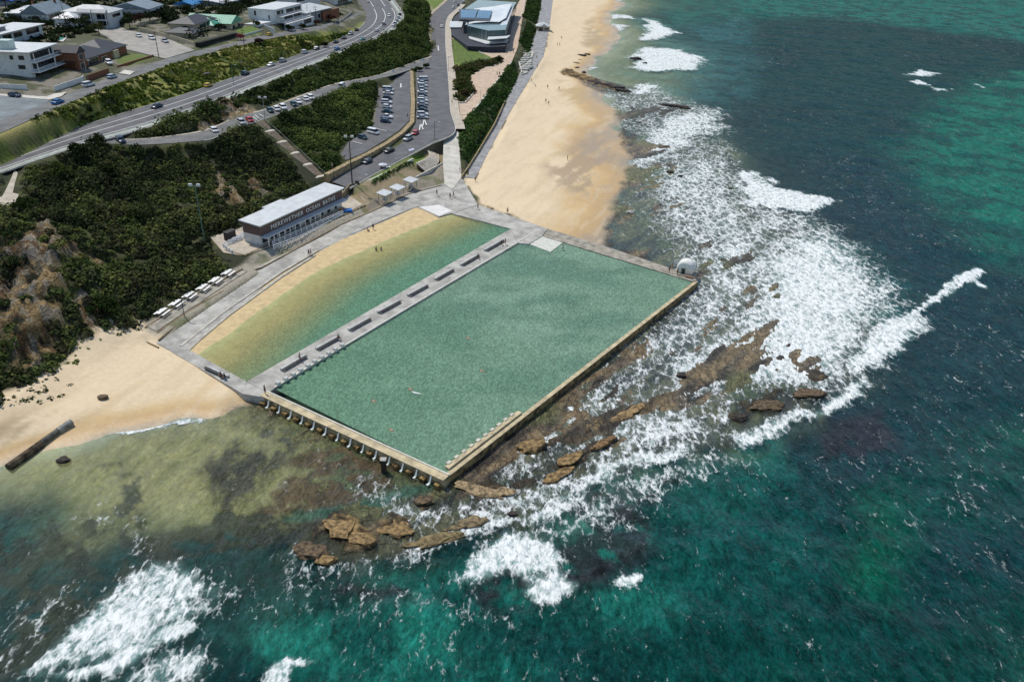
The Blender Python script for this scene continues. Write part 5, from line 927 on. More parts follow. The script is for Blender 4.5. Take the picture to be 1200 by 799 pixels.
t, w_ = house('house with a blue-grey gabled roof and small chimney', (56, 26), (84, 18), 26, 12, 3.2, WHT, RGRY, 'gable', 4.2, wins=[('f', .1, .3, 1, 2.6, 1), ('l', .3, .6, 1, 2.4)])
MB().box((w_*.8, 4.5, 6.6), (.9, .9, 2.6)).build('chimney', BRK, t)
t, w_ = house('house with a low white roof beside the blue-grey gabled one', (42, 24), (58, 17), 26.2, 13, 3, PALE, RWHT, 'hip', 2.0, wins=[('l', .2, .5, 1, 2.4, 1)])
MB().box((w_*.9, 6, 5.2), (.8, .8, 2.2)).build('chimney', BRK, t)
t, w_ = house('white two-storey house with a pale roof and pairs of deep balconies', (131, 32), (146, 27), 25.2, 22, 6.2, WHT, RLGY, 'hip', 2.6, wins=[('f', .2, .8, 3.8, 5.2, 1), ('l', .06, .28, 3.3, 5.6, 1), ('l', .38, .6, 3.3, 5.6, 1), ('l', .06, .28, .4, 2.6, 1), ('l', .38, .6, .4, 2.6, 1)])
for y_ in (1.5, 8.5):
    MB().box((-1.0, y_+2.4, 3.0), (2.0, 6, .22)).build('balcony', WHT, t); MB().box((-1.9, y_-.4, 2.6), (.3, .3, 6.6)).build('post', WHT, t); roofmesh('gable', -2.2, .5, y_-.5, y_+5.4, 6.3, .3, 1.6).build('roof', RLGY, t)
addroof(t, 'hip', -9, 0, 12, 22, 4.2, .4, 2.6, RWHT, WHT)
t, w_ = house('white-walled house under a long grey-blue roof', (175, 21), (192, 15), 25.2, 20, 3.8, WHT, RGRY, 'gable', 3.0, wins=[('f', .15, .4, 1.2, 2.6, 1), ('f', .6, .85, 1.2, 2.6, 1)])
t, w_ = house('cream two-storey house with a dark hipped roof and a columned balcony', (230, 44), (254, 36), 24, 12, 5.4, CRM, RNAVY, 'hip', 2.8, .9, wins=[('f', .2, .8, 3.1, 4.9, 2), ('f', .2, .8, .3, 2.3, 2), ('l', .3, .5, 3.2, 4.6)])
balcony(t, 0, w_, -2.4, -.01, 2.8, CRM, 4, 2.6, CRM); addroof(t, 'hip', -9, -.1, -3, 10, 2.9, .8, 1.8, RNAVY, CRM)
mb = MB()
for i in range(7): mb.box((-7+i*1.0, 0.6, 4.05), (.7, 2.6, .08))
mb.build('solar_panel', pmat('panel_blue_grey', (.2, .25, .32), .3, .1, 2), t)
t, w_ = house('cream weatherboard cottage with a bright green roof', (271, 38), (284, 33), 23.8, 22, 3.6, CRM, RGRN, 'gable', 3.2, .7, wins=[('f', .15, .4, 1.0, 2.8, 1), ('f', .62, .85, .5, 2.8), ('l', .1, .25, 1.0, 2.4, 1)])
addroof(t, 'hip', -8, -.1, 5, 22, 3.7, .6, 3.0, RGRN, CRM); MB().box((-2, 9, 6.6), (1.6, .9, 1.4)).build('chimney', CRM, t)
t, w_ = house('tall white modern house with stacked balconies and a high blank side wall', (324, 33), (355, 24), 22.6, 15, 8.4, WHT, RWHT, 'flat', oh=.2, wins=[('f', .06, .3, 5.6, 7.8, 1), ('f', .4, .95, 5.6, 7.6, 3), ('f', .3, .9, 2.9, 4.9, 4), ('l', .2, .26, 3.8, 5.8), ('l', .7, .78, 5.4, 7.6), ('l', .75, .8, 1.6, 3)])
balcony(t, 1, w_+.6, -3, -.01, 5.3); balcony(t, .5, w_+1.2, -4.6, -.01, 2.7, posts=4)
MB().prism([(-.3, -6.2), (w_+1.4, -6.2), (w_+1.4, -4.7), (-.3, -4.7)], -2, 2.2).build('front_wall', WHT, t); opening(t, 'f', w_*.62, w_*.92, -.4, 1.8, -6.2, name='garage_door', gm=pmat('dark_garage', (.05, .05, .055), .5, .1, 1)); opening(t, 'f', .4, 1.6, -.4, 1.8, -6.2, name='door')
MB().prism([(-14, 3), (-.1, 1), (-.1, 12), (-14, 12)], -2, 3.2).build('wing', WHT, t)
t, w_ = house('house with a big plain white metal roof above the green-roofed cottage', (262, 14), (292, 7), 25, 14, 4.2, GRYW, RWHT, 'skillion', 1.4, 1.0, wins=[('f', .2, .5, 1.2, 3, 2)])
t, w_ = house('long house with a grey skillion roof and garage at the end of the row', (356, 27), (388, 19), 21.6, 13, 4.4, GRYW, RLGY, 'skillion', 1.6, 1.0, wins=[('f', .1, .4, .4, 2.6, 3), ('f', .5, .6, .4, 2.6)])
MB().prism([(w_*.62, -1.4), (w_*1.25, -1.4), (w_*1.25, -.01), (w_*.62, -.01)], -1.5, 3.6).build('brick_wing', BRK, t)
t, w_ = house('house with a pale blue-grey flat roof behind the white modern house', (345, 10), (375, 4), 23.5, 12, 5.5, WHT, RGRY, 'flat', oh=.8, wins=[('f', .1, .4, 3, 4.6, 2), ('f', .6, .9, 3, 4.6, 2)])
t, w_ = house('small house with a blue roof behind the green-roofed cottage', (226, 14), (248, 8), 25.6, 10, 3.2, WHT, RBLU, 'gable', 2, wins=[('f', .2, .5, 1, 2.4, 1)])
t, w_ = house('house with a vivid blue roof at the top left edge', (14, 9), (38, 3), 27.5, 10, 3.0, GRYW, pmat('vivid_blue', (.01, .12, .6), .5, .08, .5), 'gable', 1.8, wins=[('f', .2, .5, 1, 2.4, 1)])
t, w_ = house('pale house partly cut by the top edge above the junction', (392, 8), (412, 3), 19, 10, 4, WHT, RLGY, 'flat', oh=.5, wins=[('f', .2, .8, 1, 3, 3)])
t, w_ = house('dark-roofed house cut by the top edge between the grey roof and the white roof', (206, 3), (238, -4), 26.5, 12, 3.6, CRM, pmat('brown_roof', (.09, .08, .08), .7, .1, 1), 'hip', 2.4, wins=[('f', .2, .5, 1, 2.4, 1)])
# garden walls and fences
wall([(0, 106.5, 24.1), (33, 107.5, 24.1)], 2.2, .25, 'garden_wall', WHT, 'white garden wall left of the driveway of the three-storey house', base=1)
wall([(65, 108, 24.1), (97, 97, 24.1), (99, 95, 24.1)], 1.9, .25, 'garden_wall', WHT, 'white garden wall with posts right of the driveway of the three-storey house', base=1)
wall([(102, 95, 24.2), (128, 86, 24.2)], 1.8, .3, 'garden_wall', BRK, 'low red brick garden wall in front of the brick house', base=1)
wall([(138, 80, 24.2), (180, 67, 24.2)], .9, .3, 'garden_wall', BRK, 'brown brick garden wall along the small lawn beside the side street', base=1)
wall([(164, 37, 24.6), (185, 42, 24.4), (210, 49, 24.3), (228, 55, 24.1)], 1.9, .25, 'garden_wall', CRM, 'stepped cream garden wall along the side street', base=1)
wall([(163, 33, 24.8), (197, 25, 24.8)], 2.2, .25, 'garden_wall', CRM, 'cream wall behind the parked white cars', base=1)
wall([(232, 56, 24), (276, 44, 23.6)], 2.0, 2.2, 'hedge', pmat('dark_hedge', (.02, .022, .016), .95, .4, 2, .8), 'long dark clipped hedge in front of the cream two-storey house', 'hedge', base=.5)
wall([(278, 45, 23.6), (308, 37, 23.2)], 1.0, .2, 'fence', WHT, 'white picket fence around the cottage lawn', 'fence', base=.5)
wall([(290, 27, 23.8), (322, 39, 22.6)], 2.2, .3, 'garden_wall', WHT, 'sloping white garden wall beside the white modern house', base=1)
wall([(384, 34, 18.2), (396, 31, 17.6), (404, 24, 17), (413, 17, 16.5)], 1.6, .4, 'retaining_wall', pmat('grey_kerb', (.33, .32, .29)), 'curved pale retaining wall at the end of the residential road', base=2)
# backyard swimming pool
P = [U(*q, 25.4) for q in ((52, 48), (62, 40), (80, 43), (74, 49))]; mb = MB(); mb.prism([tuple(p[:2]) for p in P], 24, 25.5); structure(mb.build('terrace', WHITEC))
P = [U(*q, 25.4) for q in ((57, 47), (64, 43), (77, 44.5), (72, 47.6))]; mb = MB(); mb.prism([tuple(p[:2]) for p in P], 24, 25.53); tag(mb.build('swimming_pool', pmat('turquoise_water', (.12, .42, .36), .1, .1, .5)), 'turquoise backyard swimming pool behind the brick house', 'swimming pool')
# ================================================================== SURF CLUB
def px2(t_, rz, a, px, py, z):      # photo point at height z, in the local frame of a root at a with rotation rz
    p = U(px, py, z)-a; c_, s_ = math.cos(-rz), math.sin(-rz); return (p[0]*c_-p[1]*s_, p[0]*s_+p[1]*c_)
a = U(548, 58, 7.4); t = thing('surf_club', 'modern glass surf club building with curved white roof and blue solar panels', 'surf club', a, 0)
def lp(px, py, z): p = U(px, py, z)-a; return (p[0], p[1])
def lprism(pts, z, z0, z1, name, mat): P = [lp(x, y, z) for x, y in pts]; mb = MB(); mb.prism(P, z0-a[2], z1-a[2]); return mb.build(name, mat, t)
DRK = pmat('dark_base', (.03, .035, .05), .7, .15, 1); BLG = pmat('blue_green_glass', (.09, .14, .14), .12, .15, .3, spec=.6); RS = pmat('club_roof_white', (.62, .66, .68), .45, .05, .3)
lprism([(529, 46), (548, 60), (572, 61), (592, 60), (597, 40), (603, 22), (560, 14), (532, 22)], 8, 6.4, 10.6, 'lower_floor', DRK)
lprism([(548, 44), (572, 50), (592, 49), (600, 22), (605, 14), (560, 11), (545, 22)], 10.5, 10.61, 17, 'upper_floor', BLG)
for (p, q) in (((549, 44), (572, 50)), ((572.5, 50), (593, 48))):
    a0 = U(*p, 10.5); b0 = U(*q, 10.5); d = b0-a0; ln = np.hypot(*d[:2])
    for i in range(5):
        m_ = a0+d*(i+.5)/5; f = MB(); f.box((m_[0]-a[0], m_[1]-a[1], 13.6-a[2]), (.18, .3, 6), math.atan2(d[1], d[0])); f.build('mullion', WFR, t)
lprism([(550, 46), (570, 52.2), (594, 50), (596, 47), (572, 48.6), (549, 42.5)], 11, 10.9, 11.3, 'balcony', pmat('club_white', (.6, .62, .62), .6, .05, .5)); lprism([(571, 53), (594, 51), (598, 47.6), (572, 49.5)], 11, 13.6, 13.9, 'balcony', pmat('club_white', (.6, .62, .62)))
# curved roof: swept surface
E1 = [(545, 29.5), (556, 27), (572, 25.5), (585, 26), (593, 21)]; E2 = [(556, 10.5), (566, 9), (577, 8), (588, 6), (600, 4.5)]
V = []
for (p, q, zz_) in zip(E1, E2, (16.6, 17.6, 17.9, 17.8, 18.6)):
    for s in (0, .33, .66, 1):
        x_ = p[0]+(q[0]-p[0])*s; y_ = p[1]+(q[1]-p[1])*s; P = U(x_, y_, zz_+s*1.2)-a; V.append(P)
n_ = len(V); Fc = [(i*4+j, (i+1)*4+j, (i+1)*4+j+1, i*4+j+1) for i in range(4) for j in range(3)]
V2 = [v+np.array([0, 0, -.35]) for v in V]; bd = [(i, i+1) for i in range(3)]
side = [(0, 1, n_+1, n_), (1, 2, n_+2, n_+1), (2, 3, n_+3, n_+2)]+[(i*4, (i+1)*4, n_+(i+1)*4, n_+i*4) for i in range(4)]+[(i*4+3, (i+1)*4+3, n_+(i+1)*4+3, n_+i*4+3) for i in range(4)]+[(16+i, 17+i, n_+17+i, n_+16+i) for i in range(3)]
mkmesh('roof', V+V2, Fc+[tuple(n_+x for x in f[::-1]) for f in Fc]+side, RS, t, True)
V = [U(*q, zz_)-a for q, zz_ in (((586, 30), 17.0), ((594, 29), 17), ((602, 8), 18), ((599, 8), 18))]
mkmesh('side_roof', V+[v-[0, 0, .3] for v in V], [(0, 1, 2, 3), (7, 6, 5, 4), (0, 4, 5, 1), (1, 5, 6, 2), (2, 6, 7, 3), (3, 7, 4, 0)], RS, t)
for q in ([(540, 21), (556.5, 21.3), (559.5, 12.4), (540, 11.6)], [(558, 21.4), (573, 22), (577, 12.8), (561, 12.3)]):
    V = [U(*p, 18.6+(0 if i < 2 else .8))-a for i, p in enumerate(q)]; mkmesh('solar_panel', V+[v-[0, 0, .2] for v in V], [(0, 1, 2, 3), (7, 6, 5, 4), (0, 4, 5, 1), (1, 5, 6, 2), (2, 6, 7, 3), (3, 7, 4, 0)], pmat('solar_blue', (.03, .13, .26), .2, .15, .4), t)
V = [U(*q, 18.4)-a for q in ((538, 23), (574, 24), (579, 12), (538, 10.8))]; mkmesh('panel_frame', V+[v-[0, 0, 1.2] for v in V], [(0, 1, 2, 3), (7, 6, 5, 4), (0, 4, 5, 1), (1, 5, 6, 2), (2, 6, 7, 3), (3, 7, 4, 0)], pmat('dark_frame', (.06, .07, .08), .6, .1, 1), t)
lprism([(527, 33), (541, 33), (543, 26), (527, 26)], 11, 10.9, 11.4, 'entrance_canopy', RS)
for q in ((528, 32.6), (540, 32.6)): P = lp(*q, 10.9); MB().box((P[0], P[1], 9.2-a[2]), (.3, .3, 3.4)).build('canopy_post', DRK, t)
wall([(536, 48, 7.8), (552, 57, 7.6), (567, 65, 7.4)], .9, .25, 'low_wall', pmat('club_white', (.6, .62, .62)), 'low pale wall along the lawn in front of the surf club')
wall([(531, 81, 7.8), (549, 77, 7.6), (572, 69, 7.3)], .6, .3, 'garden_edge', WHITEC, 'pale garden edging between the lawn and the dark shrubs')
wall([(549, 92, 7.2), (564, 84, 7.2), (585, 75, 7.2)], .5, .5, 'garden_edge', WHITEC, 'pale kerb on the paved side of the surf club garden')
wall([(534, 121, 7.6), (545, 121, 7.4), (555, 110, 7.2), (549, 93, 7.2)], .5, .5, 'garden_edge', WHITEC, 'pale kerb around the lower end of the surf club garden')
wall([(554, 132, 7), (563, 121, 7), (600, 73, 7)], .55, .5, 'path_wall', WHITEC, 'long pale low wall between the paved upper path and the dune plants')
wall([(609, 24, 7), (616, 0, 8), (619, -8, 8.5)], .55, .5, 'path_wall', WHITEC, 'pale low wall of the path above the far dune plants')
# beach kiosk
a = U(637, 37, 4.2); t = thing('beach_kiosk', 'small cream beach kiosk with white hipped roof beside the sand', 'kiosk', a, .12)
MB().box((0, 3, 1.5), (8.4, 7, 3.4)).build('wall', CRM, t); roofmesh('hip', -4.2, 4.2, -.5, 6.5, 3.2, .9, 2.6).build('roof', RWHT, t)
V = [(-2.2, -1.2, 3.3), (2.2, -1.2, 3.3), (0, -1.2, 5.2), (-2.2, 2.6, 3.3), (2.2, 2.6, 3.3), (0, 2.6, 5.2)]; MB().add(V, [(0, 1, 2), (5, 4, 3), (0, 3, 4, 1), (1, 4, 5, 2), (2, 5, 3, 0)]).build('gable', RWHT, t)
opening(t, 'f', -3.6, -.6, .3, 2.6, -.5, name='shutter', gm=pmat('brown_door', (.12, .08, .05), .7, .1, 1)); opening(t, 'f', .6, 3.6, .9, 2.4, -.5, mull=1)
# ================================================================== BATHS PAVILION
a = U(306, 287.5, 3.5); b = U(401, 241.5, 3.5); d = b-a; PW = float(np.hypot(*d[:2])); rz = math.atan2(d[1], d[0])
t = thing('bathing_pavilion', 'long white and brown bathing pavilion with a flat white roof and raised name lettering', 'pavilion', a, rz)
PD = 5.6; BRN = pmat('brown_fascia', (.16, .105, .09), .8, .12, 2); WW = pmat('pavilion_white', (.74, .73, .70), .8, .08, 1); GRN = pmat('green_gutter', (.10, .16, .13), .6, .1, 1)
MB().prism([(0, .1), (PW, .1), (PW, PD), (0, PD)], -2, 2.6).build('wall', WW, t)
MB().prism([(0, -.4), (PW, -.4), (PW, PD+.02), (0, PD+.02)], 2.61, 5.4).build('fascia', BRN, t)
MB().prism([(-.5, -2.6), (PW*.995, -2.6), (PW*.995, -.42), (-.5, -.42)], 2.45, 2.62).build('awning', RWHT, t)
MB().prism([(-.6, -1.0), (PW+.6, -1.0), (PW+.6, PD+.6), (-.6, PD+.6)], [5.42, 5.42, 5.8, 5.8], [5.7, 5.7, 6.08, 6.08]).build('roof', RWHT, t)
MB().prism([(PW*.30, PD+.7), (PW*.52, PD+.7), (PW*.52, PD+2.6), (PW*.30, PD+2.6)], 0, 5.7).build('rear_wing', RWHT, t)
MB().prism([(.2, -.52), (PW-.2, -.52), (PW-.2, -.42), (.2, -.42)], 5.05, 5.36).build('gutter', GRN, t)
for i in range(11): MB().box((.4+i*(PW*.62-.4)/10 if i < 11 else 0, -2.4, 1.2), (.22, .22, 2.5)).build('post', WFR, t)
for i, (u0, u1, k) in enumerate([(.02, .09, 0), (.11, .18, 0), (.20, .27, 0), (.29, .36, 0), (.38, .44, 0), (.52, .56, 1), (.60, .66, 0), (.72, .75, 1), (.80, .84, 1), (.90, .93, 1)]):
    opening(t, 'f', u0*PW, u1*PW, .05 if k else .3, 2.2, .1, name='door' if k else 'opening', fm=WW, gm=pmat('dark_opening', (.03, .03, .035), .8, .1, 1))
for word, f0, f1 in (('MEREWETHER', .11, .485), ('OCEAN', .525, .695), ('BATHS', .735, .895)):
    txt = bpy.data.curves.new('lettering', 'FONT'); txt.body = word; txt.size = 1.75; txt.extrude = .06; txt.align_x = 'CENTER'; txt.align_y = 'CENTER'; txt.space_character = 1.2; txt.offset = .0
    to = bpy.data.objects.new('lettering', txt); COL.objects.link(to); bpy.context.view_layer.update()
    me = bpy.data.meshes.new_from_object(to.evaluated_get(bpy.context.evaluated_depsgraph_get())); COL.objects.unlink(to); bpy.data.objects.remove(to)
    xs = [v.co.x for v in me.vertices]; sc = PW*(f1-f0)/(max(xs)-min(xs)); me.transform(Matrix.Diagonal((sc, 1.0, 1, 1))); me.materials.clear(); me.materials.append(pmat('letter_white', (.85, .84, .8), .6, .02, 1))
    lo = bpy.data.objects.new('lettering', me); COL.objects.link(lo); lo.parent = t; lo.location = (PW*(f0+f1)/2, -.50, 3.75); lo.rotation_euler = (PI/2, 0, 0)
# terrace with stone retaining wall and white railings
SW = pmat('stone_block_wall', (.26, .21, .13), .9, .3, 1.5, .4)
wall([(264, 293, 3.4), (285.5, 299.5, 3.4), (316, 287, 3.4), (402, 252, 3.4), (428, 240.5, 3.2)], .12, .7, 'terrace_wall', SW, 'stone retaining wall holding up the terrace in front of the pavilion', base=2.6)
WR = pmat('white_rail', (.74, .76, .78), .5, .04, 2)
def railing(px, z, label, h=1.1, sp=2.2, two=True, group=None, name='railing'):
    P = [U(p[0], p[1], p[2] if len(p) > 2 else z) for p in px]; c0 = P[0]; r = thing(name, label, 'railing', c0, 0, group)
    pts = []
    for i in range(len(P)-1):
        n_ = max(1, int(round(np.linalg.norm(P[i+1]-P[i])/sp))); pts += [P[i]+(P[i+1]-P[i])*k/n_ for k in range(n_)]
    pts.append(P[-1])
    for q in pts: q = q-c0; MB().box((q[0], q[1], q[2]+h/2-.3), (.22, .22, h+.6)).build('post', WR, r)
    for hh in ((h, h*.55, .1) if two else (h,)):
        mb = MB(); mb.tube([tuple(p-c0+np.array([0, 0, hh])) for p in P], .09, 6); mb.build('rail', WR, r)
    return r
railing([(321, 292, 3.2), (352, 281, 3.0), (362, 276, 2.8), (403, 255, 2.4)], 2.3, 'long white railing running down the walkway in front of the pavilion wall')
railing([(320, 287, 3.5), (360, 270, 3.5), (402, 251, 3.5)], 3.5, 'upper white railing along the edge of the pavilion terrace')
railing([(262, 290, 3.4), (273, 298, 3.4)], 3.4, 'white railing at the outer end of the open seating area')
for i in range(5): railing([(263+i*5, 289-i*3.2+i*.4, 3.4), (283+i*4.2, 281.5-i*2.0, 3.4)], 3.4, ['first', 'second', 'third', 'fourth', 'fifth'][i]+' white railing row from the sea end of the seating area left of the pavilion', sp=2.5)
mb = MB(); q = U(270, 280, 3.5); r = thing('dark_shelter_box', 'dark brown equipment cabinet beside the pavilion', 'cabinet', q, rz); MB().box((0, 0, 1.1), (3.0, 1.4, 2.2)).build('cabinet_body', pmat('dark_cabinet', (.05, .045, .045), .8, .1, 1), r); MB().box((0, 0, 2.26), (3.3, 1.7, .12)).build('lid', pmat('dark_cabinet', (.05, .045, .045)), r)
# ================================================================== FURNITURE OF THE PLACE
SP = RIB['stairs']; SL, SR = SP
cA = (SL[0]+SR[0])/2; cB = (SL[-1]+SR[-1])/2; d = cB-cA; ln = float(np.hypot(d[0], d[1])); rz = math.atan2(d[1], d[0])
st = thing('staircase', 'long straight staircase with pale landings running down the scrub to the pavilion', 'staircase', cA, rz)
TREAD = pmat('stair_tread', (.30, .24, .18), .9, .2, 1.5); LAND = pmat('stair_landing', (.62, .57, .47), .8, .08, 1)
nf = 5
for k in range(nf):
    x0 = ln*k/nf; x1 = ln*(k+1)/nf-1.6; z0 = d[2]*k/nf; z1 = d[2]*(k+1)/nf; mb = MB(); n = 13
    for i in range(n):
        xa = x0+(x1-x0)*i/n; xb = x0+(x1-x0)*(i+1)/n; zz_ = z0+(z1-z0)*(i+1)/n
        mb.prism([(xa+.004, -1.7), (xb-.004, -1.7), (xb-.004, 1.7), (xa+.004, 1.7)], zz_-.9, zz_+.14+.15)
    mb.build('flight', TREAD, st); MB().prism([(x1+.01, -1.9), (x1+1.59, -1.9), (x1+1.59, 1.9), (x1+.01, 1.9)], z1-.9, z1+.30).build('landing', LAND, st)
for s in (-1, 1):
    mb = MB(); mb.tube([(0, s*1.8, 1.2), (ln, s*1.8, d[2]+1.2)], .05, 6); mb.build('handrail', pmat('rail_grey', (.35, .35, .33), .5, .1, 1, metal=.3), st)
# amphitheatre steps
def z7(x, y): return (470+x/15, 160+y/15)
P0 = [z7(262, 465), z7(490, 345), z7(462, 235)]; P8 = [z7(430, 612), z7(655, 475), z7(672, 318)]
c0 = U(*z7(500, 420), 4.0); am = thing('amphitheatre', 'fan of curved pale seating steps beside the beach ramp', 'seating steps', c0)
ST = pmat('seat_step_pale', (.66, .60, .50), .8, .08, 1); RIS = pmat('seat_riser_shade', (.10, .06, .05), .85, .15, 2)  # dark riser colour paints in the shade on the step fronts
NS = 9
for k in range(NS):
    f0 = k/NS; f1 = (k+.55)/NS; zt = 5.7-2.4*f0; zb = zt-.4
    def row(f, z): return smooth([U(a_[0]*(1-f)+b_[0]*f, a_[1]*(1-f)+b_[1]*f, z) for a_, b_ in zip(P0, P8)], 5)
    A_ = row(f0, zt)-c0; B_ = row(f1, zt)-c0; n = len(A_); V = []
    for a_, b_ in zip(A_, B_): V += [a_, b_, b_-[0, 0, 1.2], a_-[0, 0, 1.2]]
    Fc = []
    for i in range(n-1):
        for j in range(4): Fc.append((i*4+j, i*4+(j+1) % 4, (i+1)*4+(j+1) % 4, (i+1)*4+j))
    Fc += [(3, 2, 1, 0), tuple((n-1)*4+j for j in range(4))]
    mkmesh('step', V, Fc, ST, am)
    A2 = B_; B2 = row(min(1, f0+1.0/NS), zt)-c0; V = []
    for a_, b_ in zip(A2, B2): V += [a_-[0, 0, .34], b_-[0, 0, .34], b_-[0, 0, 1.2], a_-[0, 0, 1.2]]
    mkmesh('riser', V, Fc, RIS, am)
wall([(487, 209, 3.3), (505, 199.5, 3.5), (518.5, 192.5, 3.9)], .5, .4, 'terrace_wall', WHITEC, 'pale curved wall at the foot of the seating steps', base=1.6)
wall([(409, 217, 4.6), (430, 238.5, 2.7), (432, 239.5, 2.7)], .5, .5, 'terrace_wall', WHITEC, 'pale wall running down beside the pavilion end of the picnic slope', base=1.5)
wall([(432, 239, 2.7), (449, 229.5, 2.9)], .35, .35, 'terrace_wall', pmat('dark_stone', (.14, .12, .09), .9, .2, 1), 'short dark wall below the first picnic shelter', base=1)
wall([(433, 213, 5), (458, 201, 5.3), (484, 187.5, 5.6)], .55, .5, 'planter_wall', pmat('pale_green_wall', (.58, .66, .52), .8, .08, 1), 'pale straight wall between two green planted strips below the coast road', base=1.2)
wall([(400, 231, 4.6), (410, 219, 4.9), (421, 217, 4.9)], .9, .4, 'low_wall', SW, 'low stone wall by the foot of the black floodlight pole', base=1.4)
scrub('planted_strip', [(434, 214.5), (460, 202), (482, 190.5), (484, 192.5), (460, 204.5), (437, 217)], 5, 2.2, (.3, .6), (.3, .7), 16, .35, [(.04, .07, .02), (.05, .09, .025)], 'narrow green planting along the pale straight wall', 'plants', cliff=False, keepout=-9, warp=.2)
# picnic shelters
def shelter(px, py, z, rz, label):
    q = U(px, py, z); t = thing('picnic_shelter', label, 'shelter', q, rz, 'white roofed picnic shelters')
    MB().prism([(-2.1, -1.7), (2.1, -1.7), (2.1, 1.7), (-2.1, 1.7)], [2.25, 2.25, 2.7, 2.7], [2.37, 2.37, 2.82, 2.82]).build('roof', RWHT, t)
    for sx in (-1.5, 1.5):
        for sy in (-1.2, 1.2): MB().box((sx, sy, 1.12+.06*(sy > 0)), (.14, .14, 2.5)).build('post', pmat('grey_steel', (.3, .32, .33), .5, .1, 1, metal=.3), t)
    MB().box((0, 0, .74), (1.9, .8, .08)).build('table_top', pmat('pale_table', (.6, .6, .58), .7, .05, 1), t); MB().box((0, 0, .36), (.25, .5, .72)).build('pedestal', pmat('grey_steel', (.3, .32, .33)), t)
    for sy in (-.8, .8): MB().box((0, sy, .42), (1.9, .32, .07)).build('seat', pmat('pale_table', (.6, .6, .58)), t); MB().box((0, sy, .2), (.2, .2, .4)).build('seat_support', pmat('grey_steel', (.3, .32, .33)), t)
    return t
RZ = math.atan2(*(U(479, 212, 3)-U(450, 226, 3))[[1, 0]])
for (x, y, z), l_ in zip(((451, 235, 2.9), (466, 228.5, 2.9), (481.5, 219.5, 2.9)), ('white roofed picnic shelter nearest the pavilion', 'middle one of the three white roofed picnic shelters', 'white roofed picnic shelter nearest the seating steps')): shelter(x, y, z, RZ, l_)
# picnic tables on the terrace
def ptable(px, py, z, label):
    q = U(px, py, z); t = thing('picnic_table', label, 'picnic table', q, math.radians(78), 'white picnic tables on the terrace')
    pw = pmat('table_white', (.80, .79, .76), .6, .03, 1); lg = pmat('grey_steel', (.3, .32, .33))
    MB().box((0, 0, .74), (3.0, .8, .07)).build('table_top', pw, t)
    for s in (-1, 1): MB().box((0, s*1.0, .44), (3.0, .5, .06)).build('seat', pw, t)
    for s in (-1, 1):
        mb = MB(); mb.tube([(s*1.05, -.72, .42), (s*1.05, .72, .42)], .04, 6); mb.build('cross_bar', lg, t)
        for q_ in (-1, 1): mb = MB(); mb.tube([(s*1.05, q_*.55, 0), (s*1.05, q_*.12, .72)], .045, 6); mb.build('leg', lg, t)
    return t
tl = ['lowest of the white picnic tables, at the beach end of the terrace', 'second white picnic table from the beach end, beside the short dark post', 'third white picnic table from the beach end', 'fourth white picnic table from the beach end', 'fifth white picnic table from the beach end', 'topmost of the white picnic tables, nearest the pavilion terrace']
for (x, y), l_ in zip(((190.5, 367.5), (207, 357.5), (222.5, 348), (238.5, 339), (253, 330.5), (267.5, 321.5)), tl): ptable(x, y, 3.0, l_)
# pump hut on the far corner of the big pool
q = U(801, 321, 1.9); t = thing('pump_hut', 'white hut with rounded shoulders on the seaward corner of the big pool', 'hut', q, math.radians(-28)); HW = pmat('hut_white', (.80, .79, .74), .7, .06, 1.5)
prof = [(-2.1, 0), (2.1, 0), (2.1, 1.7)]+[(2.1*math.cos(a_*PI/10), 1.7+1.75*math.sin(a_*PI/10)) for a_ in range(1, 10)]+[(-2.1, 1.7)]; n = len(prof); rows = [(0, .80), (.12, .9), (.4, .98), (.9, 1), (2.3, 1), (2.8, .98), (3.1, .9), (3.2, .8)]
V = [(x*k_, y, z*(k_ if z > .1 else 1)) for y, k_ in rows for x, z in prof]; m_ = len(rows)
MB().add(V, [tuple(range(n)), tuple(range(m_*n-1, (m_-1)*n-1, -1))]+[(j*n+(i+1) % n, j*n+i, (j+1)*n+i, (j+1)*n+(i+1) % n) for i in range(n) for j in range(m_-1)]).build('shell', HW, t, True)
MB().box((-.2, -.03, .75), (1.0, .1, 1.5)).build('door', pmat('dark_green_door', (.06, .08, .06), .8, .2, 1), t); MB().box((0, 1.4, -.15), (5.6, 4.8, .3)).build('base_slab', CONC2, t); MB().box((1.9, -1.2, .15), (2.0, .5, .3)).build('step', pmat('reddish_concrete', (.35, .2, .13), .9, .1, 1), t)
railing([(790, 309.5, 2), (806, 308.5, 2), (815, 314, 2)], 2, 'low railing behind the white hut on the pool corner', sp=2)
# lamp posts and poles
def pole(px, py, z, h, label, mat, kind='light', r=.16, arm=1.4, name='light_pole', cat='light pole', rz=0, group=None):
    q = U(px, py, z); t = thing(name, label, cat, q, rz, group); mb = MB(); mb.tube([(0, 0, -1.5), (0, 0, h)], r, 8, r*.6); mb.build('pole', mat, t)
    if kind == 'flood':
        mb = MB(); mb.box((0, 0, h-.1), (2.6, .18, .18)); mb.build('cross_arm', mat, t)
        for s in (-1, 1): mb = MB(); mb.box((s*1.0, -.25, h+.3), (.9, .5, .6)); mb.build('floodlight', pmat('lamp_pale', (.6, .62, .6), .4, .05, 1), t)
    elif kind == 'light':
        mb = MB(); mb.tube([(0, 0, h-.3), (arm*.5, 0, h), (arm, 0, h)], .06, 6); mb.build('arm', mat, t); mb = MB(); mb.box((arm+.2, 0, h), (.8, .28, .14)); mb.build('lamp_head', pmat('lamp_pale', (.6, .62, .6)), t)
    elif kind == 'power':
        for zz_ in (h-.5, h-1.6): mb = MB(); mb.box((0, 0, zz_), (2.4, .14, .14)); mb.build('cross_arm', mat, t)
    return t
